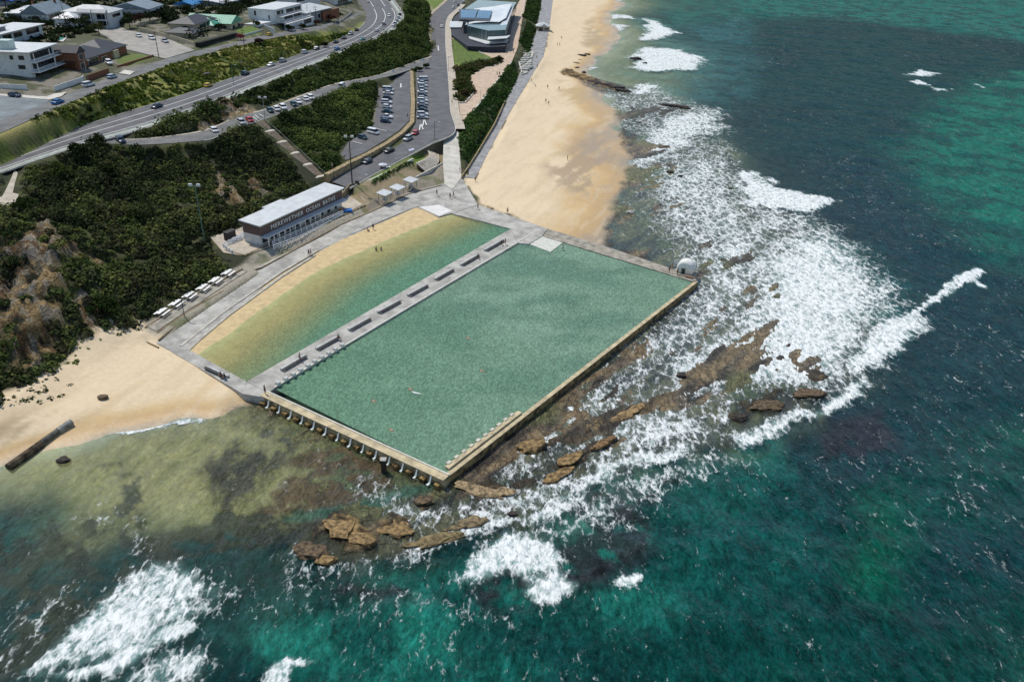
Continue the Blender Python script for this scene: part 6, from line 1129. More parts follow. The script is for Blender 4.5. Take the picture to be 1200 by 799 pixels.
PGR = pmat('pole_green', (.10, .20, .15), .6, .1, 2); PBK = pmat('pole_black', (.02, .022, .025), .6, .1, 2); PGY = pmat('pole_grey', (.36, .38, .37), .5, .1, 2); PWD = pmat('pole_timber', (.07, .055, .045), .9, .2, 2)
pole(240, 286, 4.5, 15.6, 'tall green floodlight pole rising from the scrub left of the pavilion', PGR, 'flood', .2)
pole(413, 217.5, 5, 15.2, 'tall black floodlight pole between the pavilion and the coast road', PBK, 'flood', .22)
pole(311, 142, 14.9, 7.8, 'grey light pole with twin heads at the top of the long stairs', PGY, 'flood', .14)
pole(509.6, 164, 7.1, 6.6, 'slim dark light pole at the bend of the coast road', PBK, 'light', .1)
pole(186, 66.5, 24.3, 9.5, 'dark timber power pole on the corner of the side street', PWD, 'power', .18, name='power_pole', cat='power pole')
pole(103.5, 95, 24.2, 7, 'thin grey street light in front of the red brick house', PGY, 'light', .1, name='street_lamp', cat='street light')
pole(274, 99.5, 17.9, 7.5, 'pale green street light on the main road by the dark blue car', PGR, 'light', .12, name='street_lamp', cat='street light')
pole(286.5, 55.5, 23.3, 7.5, 'dark timber pole beside the pink-flowering tree', PWD, 'power', .15, name='power_pole', cat='power pole')
pole(371, 29.5, 20.8, 9.5, 'dark timber pole in front of the grey skillion roof house', PWD, 'power', .15, name='power_pole', cat='power pole')
pole(78, 32, 26, 12, 'dark timber pole rising in front of the blue-grey gabled roof', PWD, 'power', .14, name='power_pole', cat='power pole')
pole(216, 369.5, 2.8, 3.6, 'short dark lamp post beside the lower picnic tables', PBK, 'light', .1, .5, name='lamp_post', cat='lamp post')
pole(541.7, 147, 7, 4.2, 'short grey lamp post on the paved triangle above the ramp', PGY, 'light', .08, .5, name='lamp_post', cat='lamp post')
pole(563, 118, 7, 4.6, 'short grey lamp post beside the paved path below the surf club', PGY, 'light', .08, .5, name='lamp_post', cat='lamp post')
pole(525.5, 84, 8.6, 7, 'dark lamp post on the pavement opposite the top of the parked row', PBK, 'light', .08, .8, name='lamp_post', cat='lamp post')
pole(406, 12, 16.5, 7, 'dark pole at the junction near the top edge', PWD, 'light', .12, name='power_pole', cat='power pole')
pole(468, 20, 15.2, 6.5, 'dark light pole beside the parked cars on the bend of the main road', PBK, 'light', .1, name='street_lamp', cat='street light')
def small(name, label, cat, px, py, z, parts, rz=0, group=None):
    q = U(px, py, z); t = thing(name, label, cat, q, rz, group)
    for n_, c_, d_, m_ in parts: MB().box(c_, d_).build(n_, m_, t)
    return t
BLUE = pmat('blue_plastic', (.01, .16, .5), .5, .08, 1); RED = pmat('red_paint', (.5, .03, .03), .5, .08, 1)
small('storage_box', 'bright blue storage box at the end of the white railing', 'box', 407.6, 252, 2.3, [('box_body', (0, 0, .8), (2.4, 1.6, 1.6), BLUE), ('lid', (0, 0, 1.66), (2.6, 1.8, .12), BLUE)], .5)
small('equipment_board', 'orange board leaning beside the blue storage box', 'board', 401, 252, 2.3, [('panel', (0, 0, 1.0), (1.4, .12, 1.9), pmat('orange_board', (.45, .17, .05), .7, .1, 1)), ('foot', (0, 0, .05), (1.4, .5, .1), pmat('grey_steel', (.3, .32, .33)))], .5)
small('rubbish_bin', 'dark bin enclosure at the foot of the black floodlight pole', 'bin', 418.5, 217, 4.9, [('bin_body', (0, 0, .65), (1.1, 1.0, 1.3), PBK), ('lid', (0, 0, 1.34), (1.2, 1.1, .08), PBK)])
small('bench_seat', 'red bench on the pale paving below the surf club garden', 'bench', 556.7, 109, 7.1, [('seat', (0, 0, .45), (2.0, .5, .08), RED), ('backrest', (0, .25, .85), (2.0, .08, .5), RED), ('leg', (-.8, 0, .2), (.1, .4, .42), PGY), ('leg', (.8, 0, .2), (.1, .4, .42), PGY)])
small('bus_shelter', 'small dark bus shelter on the grass verge above the yellow vehicle', 'bus shelter', 243, 93.5, 18.2, [('roof', (0, 0, 2.45), (3.4, 1.8, .14), pmat('dark_roof_sheet', (.06, .06, .07), .6, .1, 1)), ('back_panel', (0, .8, 1.2), (3.0, .1, 2.4), PWD), ('bench', (0, .45, .5), (2.4, .4, .08), PWD)], 1.2)
small('road_sign', 'small white roadside sign on the verge of the main road', 'sign', 198, 107, 18.1, [('post', (0, 0, 1.2), (.08, .08, 2.4), PGY), ('panel', (0, -.06, 2.2), (1.0, .05, .9), pmat('sign_white', (.7, .7, .68), .6, .03, 1))])
small('road_sign', 'white sign board where the hillside road meets the coast road', 'sign', 496, 75, 9.2, [('post', (0, 0, 1.0), (.1, .1, 2.0), PGY), ('panel', (0, -.07, 2.0), (1.4, .05, 1.4), pmat('sign_white', (.7, .7, .68)))])
small('road_sign', 'white sign board at the upper entry of the sunken car park', 'sign', 461, 88, 9.4, [('post', (0, 0, 1.0), (.1, .1, 2.0), PGY), ('panel', (0, -.07, 2.0), (1.2, .05, 1.2), pmat('sign_white', (.7, .7, .68)))])
small('barrier_gate', 'thin white boom barrier across the coast road', 'barrier', 513, 82, 8.7, [('boom', (0, 0, 1.0), (13, .12, .12), WFR), ('post', (-6.6, 0, .55), (.3, .3, 1.1), WFR), ('post', (6.6, 0, .55), (.3, .3, 1.1), WFR)])
small('wading_marker', 'dark concrete pillar standing in the shallows below the near pool wall', 'pillar', 450, 552, 0, [('pillar_body', (0, 0, 1.1), (.8, .8, 2.8), pmat('dark_pillar', (.05, .035, .025), .9, .2, 2)), ('cap', (0, 0, 2.56), (1.0, 1.0, .14), CONC)])
q = U(449, 199.5, 5.2); t = thing('sun_umbrella', 'pale sun umbrella over a picnic group on the verge of the coast road', 'umbrella', q)
mb = MB(); mb.tube([(0, 0, 0), (0, 0, 2.3)], .04, 6); mb.build('pole', PGY, t); V = [(1.5*math.cos(i*PI/4), 1.5*math.sin(i*PI/4), 1.95) for i in range(8)]+[(0, 0, 2.5), (0, 0, 2.42)]+[(1.5*math.cos(i*PI/4), 1.5*math.sin(i*PI/4), 1.9) for i in range(8)]
MB().add(V, [(i, (i+1) % 8, 8) for i in range(8)]+[(10+(i+1) % 8, 10+i, 9) for i in range(8)]+[(i, 10+i, 10+(i+1) % 8, (i+1) % 8) for i in range(8)]).build('canopy', pmat('umbrella_pale', (.62, .64, .7), .8, .04, 1), t)
small('picnic_rug', 'pink and white picnic things spread beside the pale umbrella', 'picnic rug', 444.5, 200, 5.1, [('rug', (0, 0, .02), (2.2, 2.0, .04), pmat('pink_cloth', (.6, .36, .4), .9, .1, 2)), ('basket', (.3, .2, .25), (.6, .4, .4), CRM), ('basket', (-.5, .5, .2), (.4, .4, .3), BLUE)])
small('white_van_table', 'white folding tables on the verge to the right of the umbrella', 'table', 454, 198.5, 5.3, [('top', (0, 0, .75), (2.2, 1.0, .07), WFR), ('leg', (-.9, 0, .37), (.07, .8, .74), PGY), ('leg', (.9, 0, .37), (.07, .8, .74), PGY)], .5)
# seating blocks on the steps above the promenade
blk = None
q = U(614, 75, 4.4); ts = thing('stepped_seating', 'cluster of low concrete seating blocks on the slope above the beach promenade', 'seating blocks', q)
for i in range(9):
    for j in range(4):
        x, y = 607.5+j*3.6+i*.4+(.9 if i % 2 else 0), 62+i*2.6
        if x > 625-i*.3 or (i+j) % 4 == 3: continue
        p = U(x, y, 4.1)-q; MB().box((p[0], p[1], .35), (1.3, 5.0, .8), -.35).build('block', pmat('block_grey', (.42, .42, .38), .85, .12, .6), ts)
P = [U(*p_, 4.05) for p_ in ((605, 58), (612, 57), (626, 62), (618, 86), (612, 88), (608, 76))]; MB().prism([(p[0]-q[0], p[1]-q[1]) for p in P], -2.4, .05).build('paved_base', pmat('seat_paving', (.47, .45, .38), .85, .1, .6), ts)
wall([(605, 63, 4.6), (608, 74, 4.4), (611.5, 87, 4.0)], .9, .5, 'white_wall', WHITEC, 'tapering white wall on the left side of the seating blocks', base=1.4)
# drain pipe across the left beach
P = [U(84, 494, 1.4), U(68, 505, 1.0), U(48, 519, .7)]; t = thing('drain_pipe', 'broken grey concrete drain pipe crossing the left beach to the sea', 'pipe', P[0])
for i in range(2): mb = MB(); a_, b_ = P[i]-P[0], P[i+1]-P[0]; mb.tube([a_, b_-(b_-a_)*.03], .62-.06*i, 12); mb.build('pipe_section', pmat('pipe_concrete' if i == 0 else 'pipe_dark', (.30, .30, .27) if i == 0 else (.12, .12, .10), .9, .25, 1, .2), t)
mb = MB(); mb.tube([P[2]-P[0]-(0, 0, .3), U(10, 548, .1)-P[0]], .8, 9); mb.build('pipe_encasement', pmat('pipe_weedy', (.10, .075, .045), .95, .4, 1, .5), t)
# ================================================================== ROCKS
def rock(px, py, z, sx, sy, sz, label, col, group=None, rz=0, seed=0):
    bm = bmesh.new(); bmesh.ops.create_icosphere(bm, subdivisions=3, radius=1); r_ = np.random.default_rng(seed+int(px))
    for v in bm.verts:
        n_ = v.co.copy(); k = 1+.75*(float(fbm(np.array([n_.x*sx*.75+seed+px]), np.array([n_.y*sy*.8+n_.z*1.1]), 3, 4)[0])-.5)*2
        v.co = Vector((n_.x*sx*k, n_.y*sy*k, min(.55+.15*k*n_.x, max(-.5, n_.z*k))*sz*1.15))
    me = bpy.data.meshes.new('rock'); bm.to_mesh(me); bm.free(); me.materials.append(pmat('rock_'+str(col), col, .85, .35, 1.6, .6)); o = bpy.data.objects.new('rock', me); COL.objects.link(o); q = U(px, py, z); o.location = tuple(q); o.rotation_euler = (0, 0, rz); return tag(o, label, 'rock', group)
OR = (.26, .17, .07); DK = (.045, .035, .028); BR = (.13, .09, .05)
rock(75, 539, 0, 1.1, .8, .7, 'dark round boulder in the shallows off the broken drain pipe', DK)
rock(120, 465.5, 1.5, .8, .6, .5, 'small dark lump lying alone on the sand of the left beach', BR)
rock(622, 523, .3, 2.6, 1.4, .9, 'tan boulder with a dark crack just outside the wide pool platform', OR, rz=.4)
rock(636, 524, .2, .7, .6, .8, 'small dark rock at the right end of the tan boulder by the pool platform', DK)
rock(497, 587, .2, 1.6, 1.1, .8, 'brown rock in the white wash below the bottom corner of the pool', BR, rz=.3)
rock(601, 602, .1, .8, .6, .5, 'small dark rock in the foam line right of the pool corner', DK)
rock(799, 440.5, .2, .9, .7, .8, 'lone dark boulder in the foam beyond the long seaward pool wall', DK)
rock(785, 202, .1, 1.1, .9, .7, 'dark rock in the foam on the inner part of the reef', DK); rock(797, 206.5, .1, .8, .7, .6, 'smaller dark rock just right of the dark rock on the inner reef', DK)
rock(778, 172.5, .1, 2.6, 1.2, .6, 'long dark ledge in the foam above the inner reef', BR, rz=.2); rock(739, 249, .1, 1.4, 1.0, .6, 'pale grey rock where the beach meets the reef', (.4, .4, .38))
rock(855, 221, .1, .6, .5, .4, 'tiny dark rock among the whitewater of the middle reef', DK)
rock(744.5, 69.5, 0, 3.4, 2.4, 1.5, 'larger dark rock in the surf off the far beach', DK); rock(755.5, 74.5, 0, 1.6, 1.4, .9, 'smaller dark rock in the surf off the far beach', DK)
rock(398, 620, .3, 3.2, 1.5, .9, 'orange slab of rock with straight cracks on the near reef', OR, rz=-.5); rock(425, 633, .3, 2.2, 1.1, .8, 'lower orange slab beside the cracked slab on the near reef', OR, rz=-.3); rock(362, 645, .2, 2.4, 1.6, .7, 'weedy brown slab at the left end of the near reef', BR, rz=.2)
rock(385, 656, .1, 1.8, 1.0, .6, 'tan rock shelf edge at the bottom of the near reef', OR, rz=.1)
rock(668, 538, .3, 2.8, 1.2, .7, 'orange rock ridge inside the foam line right of the pool', OR, rz=.9); rock(706, 520, .3, 3.0, .9, .7, 'long orange and dark ridge reaching toward the outer reef', (.2, .12, .05), rz=.7)
rock(898, 476, .2, 3.4, 1.6, .6, 'broad brown rock in the foam at the outer reef', BR, rz=.3); rock(948, 461, .2, 3.0, 1.5, .6, 'brown rock at the outermost end of the reef', BR, rz=.2); rock(868, 489, .2, 1.6, .9, .6, 'dark rock at the lower left of the broad outer rock', DK)
for x, y, a_, b_, r_, c_, l_ in [(560, 574, 4.0, 1.3, -.35, (.3, .22, .12), 'flat tan ledge just below the bottom corner of the big pool'), (588, 577, 2.6, 1.2, .2, (.3, .22, .12), 'smaller tan ledge right of the flat one under the pool corner'), (655, 556, 3.4, 1.0, .75, OR, 'narrow orange ledge at the edge of the foam between the two orange ridges'),
                                  (735, 484, 5.0, 1.1, .65, (.3, .2, .09), 'long thin orange ledge reaching away from the seaward wall'), (505, 634, 4.2, 1.2, .35, (.2, .15, .07), 'brown ledge awash at the middle of the near reef'), (548, 613, 3.6, 1.1, .4, (.2, .15, .08), 'brown ledge awash at the right end of the near reef'), (462, 618, 2.6, 1.6, -.4, OR, 'tan slab right of the cracked slabs on the near reef')]:
    rock(x, y, .1, a_, b_, .42, l_, c_, rz=r_)
for i, (x, y, s) in enumerate([(660, 80, 1.5), (664, 78, 2.0), (669, 76.5, 1.6), (674, 75, 1.9), (679, 71, 1.5), (682, 66, 2.6), (688, 64.5, 1.8), (676, 80, 1.3), (684, 85, 1.2), (668, 83, 1.6)]):
    rock(x, y, .4, s*1.3, s, s*.6, 'dark rocks scattered at the water edge above the grey rock shelf', DK, 'dark rocks at the far water edge', rz=i)
for x, y, s, l_ in [(695, 96, 2.4, 'left end'), (708, 99, 2.6, 'second piece'), (720, 102, 2.6, 'third piece'), (731, 106, 2.2, 'right end'), (783, 123, 1.8, 'loose block seaward of the right end'), (797, 125, 2.0, 'outermost block')]:
    rock(x, y, .5, s*2.2, s*.8, s*.35, l_+' of the dark rock ledge across the tidal pool', DK, rz=-.6)
# ================================================================== CARS
CARM = {}
def paint(n, c_): 
    if n not in CARM: CARM[n] = pmat('paint_'+n, c_, .28, .02, .5, spec=.6)
    return CARM[n]
PC = {'white': (.78, .79, .79), 'silver': (.42, .44, .46), 'dark_grey': (.05, .055, .06), 'black': (.015, .016, .018), 'navy': (.015, .03, .07), 'blue': (.01, .17, .45), 'teal': (.01, .20, .26), 'red': (.42, .015, .02), 'yellow': (.65, .42, .01), 'pale_blue': (.42, .52, .62), 'dark_teal': (.015, .06, .075)}
TYRE = pmat('tyre_rubber', (.015, .015, .015), .85, .1, 3); RIM = pmat('wheel_rim', (.4, .4, .42), .35, .05, 2, metal=.6); CGL = pmat('car_glass', (.012, .016, .02), .08, .1, 1, spec=.7); HL = pmat('headlight_lens', (.7, .72, .7), .15, .03, 2); TLm = pmat('tail_light_lens', (.35, .01, .01), .3, .05, 2)
def wheelmb(x, y, r=.33, w=.22):
    mb = MB(); n = 14; V = [(x+r*math.cos(2*PI*i/n), y+s*w/2, r+r*math.sin(2*PI*i/n)) for s in (-1, 1) for i in range(n)]
    return mb.add(V, [tuple(range(n)), tuple(range(2*n-1, n-1, -1))]+[((i+1) % n, i, n+i, n+(i+1) % n) for i in range(n)])
def carproto(kind):
    r = bpy.data.objects.new('parked_car', None); COL.objects.link(r); r.empty_display_size = .5
    L_ = {'hatch': 4.0, 'sedan': 4.6, 'suv': 4.7, 'van': 5.0, 'ute': 5.2}[kind]; W = 1.86; hb = {'hatch': .92, 'sedan': .9, 'suv': 1.05, 'van': 1.15, 'ute': 1.05}[kind]; ht = {'hatch': 1.46, 'sedan': 1.42, 'suv': 1.72, 'van': 2.0, 'ute': 1.75}[kind]
    f = L_/2
    prof = [(-f, .32), (-f-.04, .6), (-f+.02, hb-.06), (-f+.12, hb), (f*.45, hb+.02), (f-.55, hb-.1), (f-.08, hb-.22), (f, .55), (f-.03, .32), (f-.5, .24), (-f+.5, .24)]
    rows = [(-1, .0), (-.92, .07), (0, .07), (.92, .07), (1, .0)]; n = len(prof); V = []
    for s, e in rows:
        for x, z in prof:
            k = .93 if abs(s) == 1 else 1; V.append((x*(1-.02*abs(s)), s*W/2*(.97 if z > hb-.12 else 1), .3+(z-.3)*(1 if abs(s) < 1 else .93)))
    Fc = [(i*n+(j+1) % n, i*n+j, (i+1)*n+j, (i+1)*n+(j+1) % n) for i in range(4) for j in range(n)]+[tuple(range(n-1, -1, -1))[::-1], tuple(range(4*n, 5*n))[::-1]]
    MB().add(V, Fc).build('body', None, r, True)
    cab = {'hatch': (-f+.15, -f+.55, .35, 1.15), 'sedan': (-f+.75, -f+1.35, .35, 1.1), 'suv': (-f+.1, -f+.4, .55, 1.25), 'van': (-f+.06, -f+.15, 1.2, 1.95), 'ute': (-.75, -.6, .55, 1.2)}[kind]
    def cabin(z0, z1, ins0, ins1, g):
        a0, a1, b1, b0 = cab; t0 = (z0-hb)/(ht-hb); t1 = (z1-hb)/(ht-hb); X0 = a0+(a1-a0)*t0-g; X1 = a0+(a1-a0)*t1-g; X2 = b0+(b1-b0)*t1+g; X3 = b0+(b1-b0)*t0+g
        w0 = W/2-.06-.16*t0+g; w1 = W/2-.06-.16*t1+g
        return MB().add([(X0, -w0, z0), (X3, -w0, z0), (X3, w0, z0), (X0, w0, z0), (X1, -w1, z1), (X2, -w1, z1), (X2, w1, z1), (X1, w1, z1)], [(3, 2, 1, 0), (4, 5, 6, 7), (0, 1, 5, 4), (1, 2, 6, 5), (2, 3, 7, 6), (3, 0, 4, 7)])
    cabin(hb-.05, ht-.12, 0, 0, 0).build('windows', CGL, r); cabin(ht-.118, ht, 0, 0, .02).build('roof', None, r)
    if kind == 'ute':
        MB().box((-f+.95, 0, hb-.05), (1.75, W-.1, .12)).build('tray', RIM, r)
        for s in (-1, 1): MB().box((-f+.95, s*(W/2-.06), hb+.12), (1.75, .05, .3)).build('tray_side', RIM, r)
    if kind == 'van':
        MB().box((-f+1.3, 0, ht-.35), (2.3, W-.3, .5)).build('cargo_body', None, r)
    for s in (-1, 1):
        for x in (-f+.85, f-.85):
            w_ = wheelmb(x, s*(W/2-.07)).build('wheel', TYRE, r); wheelmb(x, s*(W/2+.03), .2, .05).add([], []).build('rim', RIM, w_)
            for v in w_.children[0].data.vertices: v.co.z += .13
        MB().box((f-.05, s*(W/2-.3), .66), (.14, .36, .14)).build('headlight', HL, r); MB().box((-f+.02, s*(W/2-.2), .76), (.14, .24, .18)).build('tail_light', TLm, r)
    return r
PROTO = {k: carproto(k) for k in ('hatch', 'sedan', 'suv', 'van', 'ute')}
USED = set()
def paint_parts(r, m):
    for ch in r.children:
        if ch.name.split('.')[0] in ('body', 'roof', 'cargo_body'):
            ch.material_slots[0].link = 'OBJECT'; ch.material_slots[0].material = m
def car(px, py, z, dirpx, kind, colr, label, group=None, moving=False):
    q = U(px, py, z); e = U(px+dirpx[0], py+dirpx[1], z)-q; rz = math.atan2(e[1], e[0])
    if kind in USED: r = copy_tree(PROTO[kind])
    else: r = PROTO[kind]; USED.add(kind)
    zt = TZ(q[0], q[1])+.12+.03
    p = U(px, py, z); r.location = (p[0], p[1], max(zt, z-.6) if abs(zt-z) < 1.6 else z); r.rotation_euler = (0, 0, rz)
    r.name = 'moving_car' if moving else ('van' if kind == 'van' else 'utility_truck' if kind == 'ute' else 'parked_car')
    cat = {'van': 'van', 'ute': 'pickup truck'}.get(kind, 'car'); tag(r, label, cat, group); bpy.context.view_layer.update; paint_parts(r, paint(colr, PC[colr])); return r
for k in PROTO.values():
    for ch in k.children:
        if not ch.data.materials or ch.data.materials[0] is None:
            if len(ch.data.materials) == 0: ch.data.materials.append(paint('white', PC['white']))
            else: ch.data.materials[0] = paint('white', PC['white'])
g1 = 'cars around the houses'; g2 = 'cars on the main road'; g3 = 'cars on the hillside road'; g4 = 'cars in the sunken car park'; g5 = 'cars in the marked row beside the coast road'; g6 = 'cars on the coast road'
RD = (14, -5)
car(18, 113.5, 24.2, (10, 1), 'hatch', 'navy', 'dark blue hatchback alone on the grey corner lot at the far left', g1)
car(68, 121, 24.1, RD, 'sedan', 'blue', 'bright blue sedan on the residential road at the corner', g1)
car(104, 101, 24.1, (13, -3), 'suv', 'white', 'white wagon parked at the kerb beside the white garden wall', g1)
car(131.5, 91.5, 24.1, (13, -4), 'hatch', 'pale_blue', 'pale blue hatchback parked by the verge in front of the red brick house', g1)
car(128.5, 77.5, 24.3, (8, 5), 'suv', 'white', 'white four-wheel drive in the driveway of the red brick house', g1)
car(163, 43.5, 24.5, (10, 4), 'hatch', 'white', 'white hatchback furthest up the side street', g1); car(178, 46.5, 24.4, (10, 4), 'suv', 'white', 'middle white car of the three on the side street', g1); car(193.5, 50, 24.3, (10, 4), 'ute', 'silver', 'silver utility truck nearest the corner on the side street', g1)
car(69, 33, 26, (8, 1), 'hatch', 'white', 'white car half hidden by trees behind the turquoise pool', g1)
car(316, 41.5, 22.6, (12, -3), 'hatch', 'yellow', 'yellow car parked outside the cream cottage', g1); car(343, 36, 21.7, (12, -3), 'sedan', 'white', 'white sedan parked below the white modern house', g1); car(394.5, 26.5, 19.6, (12, -3), 'hatch', 'dark_teal', 'dark teal car on the grass near the end of the residential road', g1)
MR = [(184, 126.5, 'sedan', 'navy', 'dark blue car driving on the left part of the main road', True, 18), (244, 101.5, 'hatch', 'yellow', 'small yellow vehicle on the main road shoulder below the bus shelter', False, 18), (287.5, 86.5, 'suv', 'dark_teal', 'dark teal car parked next to the green street light', False, 18),
      (317.5, 76.5, 'sedan', 'white', 'white sedan parked just up the road from the dark teal car', False, 17.7), (331.5, 72, 'suv', 'silver', 'silver wagon parked between two white cars on the main road', False, 17.6), (357, 63, 'suv', 'white', 'white car parked directly below the dark roadside tree', False, 17), (371, 58.5, 'hatch', 'navy', 'dark navy car parked left of the dark roadside tree', False, 16.9),
      (394, 51, 'hatch', 'black', 'black car parked just right of the dark roadside tree', False, 16.5), (403, 46, 'sedan', 'dark_grey', 'dark grey car parked behind the silver car at the kink of the main road', False, 16.3), (411, 41, 'suv', 'silver', 'silver car parked at the kink of the main road', False, 16), (418, 36.5, 'hatch', 'black', 'last black car parked before the junction on the main road', False, 15.9),
      (395.5, 60, 'hatch', 'blue', 'blue car driving along the middle of the main road', True, 16.5), (424.5, 47.5, 'sedan', 'teal', 'teal car driving round the start of the bend', True, 16), (441.5, 37.5, 'sedan', 'white', 'first of three pale cars following each other round the bend', True, 15.8), (450, 30, 'suv', 'silver', 'middle one of three pale cars following each other round the bend', True, 15.6), (456, 20.5, 'suv', 'white', 'uppermost of three pale cars following each other round the bend', True, 15.4)]
L, R = RIB['main_road']
def ribdir(n, q):
    L, R = RIB[n]; C_ = (L+R)/2; i = int(np.argmin(np.hypot(C_[:, 0]-q[0], C_[:, 1]-q[1]))); i = min(max(i, 1), len(C_)-2); return C_[i+1]-C_[i-1]
def rcar(rib, px, py, z, kind, colr, label, grp, mv, flip=False):
    q = U(px, py, z); e = ribdir(rib, q); r = car(px, py, z, (1, 0), kind, colr, label, grp, mv); r.rotation_euler = (0, 0, math.atan2(e[1], e[0])+(PI if flip else 0)); return r
for i, (x, y, k, c_, l_, mv, z) in enumerate(MR): rcar('main_road', x, y, z, k, c_, l_, g2, mv, i % 3 == 0)
for i, (x, y, c_, l_) in enumerate([(461, 33, 'white', 'lowest white car of the parked line on the outside of the bend'), (463.4, 29.6, 'white', 'second white car from the bottom of the parked line outside the bend'), (465.6, 26, 'silver', 'silver car in the middle of the parked line outside the bend'), (467.3, 22.5, 'white', 'topmost white car of the parked line outside the bend'), (468.6, 18.4, 'black', 'black car at the top of the parked line outside the bend')]):
    rcar('main_road', x, y, 15.5, 'suv' if i % 2 else 'hatch', c_, l_, g2, False)
rcar('main_road', 432, 3, 15.2, 'sedan', 'white', 'white car entering the picture at the top of the main road', g2, True); rcar('main_road', 456.5, 1.5, 15, 'sedan', 'black', 'dark car at the very top of the main road', g2, True)
for x, y, z, k, c_, l_ in [(142, 167, 17.2, 'suv', 'navy', 'dark blue wagon at the top end of the hillside road beside the tallest dark tree'), (251.5, 155, 15.8, 'hatch', 'white', 'single white hatchback parked in the bays left of the red car'), (283.5, 146, 15.3, 'suv', 'silver', 'silver wagon beside the red car on the hillside road'), (293, 142.5, 15.2, 'hatch', 'red', 'red car parked on the hillside road'),
                           (317, 131.5, 14.7, 'hatch', 'dark_teal', 'dark car just right of the twin headed light pole'), (324.5, 129.5, 14.5, 'hatch', 'white', 'white car second from the light pole on the hillside road'), (332, 127.5, 14.3, 'suv', 'white', 'white wagon third from the light pole on the hillside road'), (344.5, 123.5, 14, 'hatch', 'dark_teal', 'dark teal car in the middle of the hillside road cars'), (350, 120.5, 13.8, 'sedan', 'white', 'white car right beside the dark teal one on the hillside road'),
                           (358.5, 117.5, 13.4, 'hatch', 'white', 'white hatchback between two white cars high on the hillside road'), (364.5, 116, 13.2, 'suv', 'white', 'white wagon last in the cluster above the green scrub')]:
    car(x, y, z, (7, 5), k, c_, l_, g3)
car(401, 103.5, 11.8, (6, -5), 'van', 'white', 'lone white van on the upper hillside road', g3)
CP_ = [(455, 106.5, 'van', 'white', 'white van at the top of the left column in the sunken car park'), (455, 110.2, 'sedan', 'white', 'white sedan just below the van at the top of the left column'), (454.3, 115.5, 'hatch', 'navy', 'first dark blue car from the top of the left column'), (453, 120.5, 'suv', 'white', 'white four-wheel drive below the first dark blue car'), (453.6, 125.5, 'hatch', 'white', 'white hatchback in the middle of the left column'),
       (454, 130.8, 'sedan', 'dark_teal', 'dark teal sedan above the white utility truck'), (453, 137.2, 'ute', 'white', 'white utility truck with a silver tray low in the left column'), (452, 142, 'hatch', 'navy', 'dark navy car at the bottom of the left column')]
for x, y, k, c_, l_ in CP_: car(x, y, 8.9-.0*(y-100), (12, .8), k, c_, l_, g4)
car(437.5, 156.5, 8.2, (12, 3.2), 'van', 'white', 'white van standing apart near the lower end of the sunken car park', g4); car(425, 162.5, 8.0, (12, 3.5), 'hatch', 'dark_teal', 'dark hatchback left of the white van at the lower end of the sunken car park', g4)
oo = ['topmost', 'second from the top', 'third from the top', 'fourth from the top', 'fifth from the top', 'sixth from the top', 'seventh from the top', 'sixth from the bottom', 'fifth from the bottom', 'fourth from the bottom', 'third from the bottom', 'second from the bottom', 'last at the bottom']
RC = [(94, 'van', 'white'), (97.6, 'sedan', 'silver'), (101.2, 'suv', 'white'), (104.8, 'hatch', 'silver'), (108.4, 'sedan', 'white'), (112, 'hatch', 'dark_grey'), (115.6, 'hatch', 'silver'), (118.8, 'suv', 'white'), (122.4, 'sedan', 'silver'), (126, 'hatch', 'dark_grey'), (129.6, 'sedan', 'dark_teal'), (135, 'suv', 'white'), (138.6, 'sedan', 'silver')]
for (y, k, c_), o_ in zip(RC, oo): car(495.2, y, 8.75-(y-94)*.018, (12 if k != 'van' else -12, .3), k, c_, '%s %s in the right-hand parked row, %s' % (c_.replace('_', ' '), {'suv': 'four-wheel drive', 'hatch': 'hatchback'}.get(k, k), o_), g5)
for x, y, z, k, c_, l_, mv in [(486.5, 157.5, 7.3, 'hatch', 'red', 'red car parked on the coast road below the marked row', False), (478, 165, 6.9, 'suv', 'silver', 'silver four-wheel drive parked just below the red car', False), (456, 178.5, 6.4, 'sedan', 'black', 'black sedan parked beside the sandstone wall', False), (430.5, 191.5, 5.9, 'hatch', 'navy', 'dark blue hatchback parked lowest on the coast road', False),
                           (517.5, 33, 10, 'sedan', 'white', 'white car driving past the surf club', True), (531, 9.5, 11.7, 'hatch', 'white', 'lower white car of the group on the coast road at the top edge', False), (537, 7, 11.8, 'suv', 'dark_grey', 'dark grey car in the group on the coast road at the top edge', False), (533, 2.5, 11.9, 'suv', 'white', 'upper white car of the group on the coast road at the top edge', False), (542.5, 3.5, 11.9, 'hatch', 'silver', 'silver car at the right of the group on the coast road at the top edge', False)]:
    rcar('coast_road', x, y, z, k, c_, l_, g6, mv)
for k in PROTO:
    if k not in USED:
        for ch in list(PROTO[k].children_recursive)+[PROTO[k]]: bpy.data.objects.remove(ch)
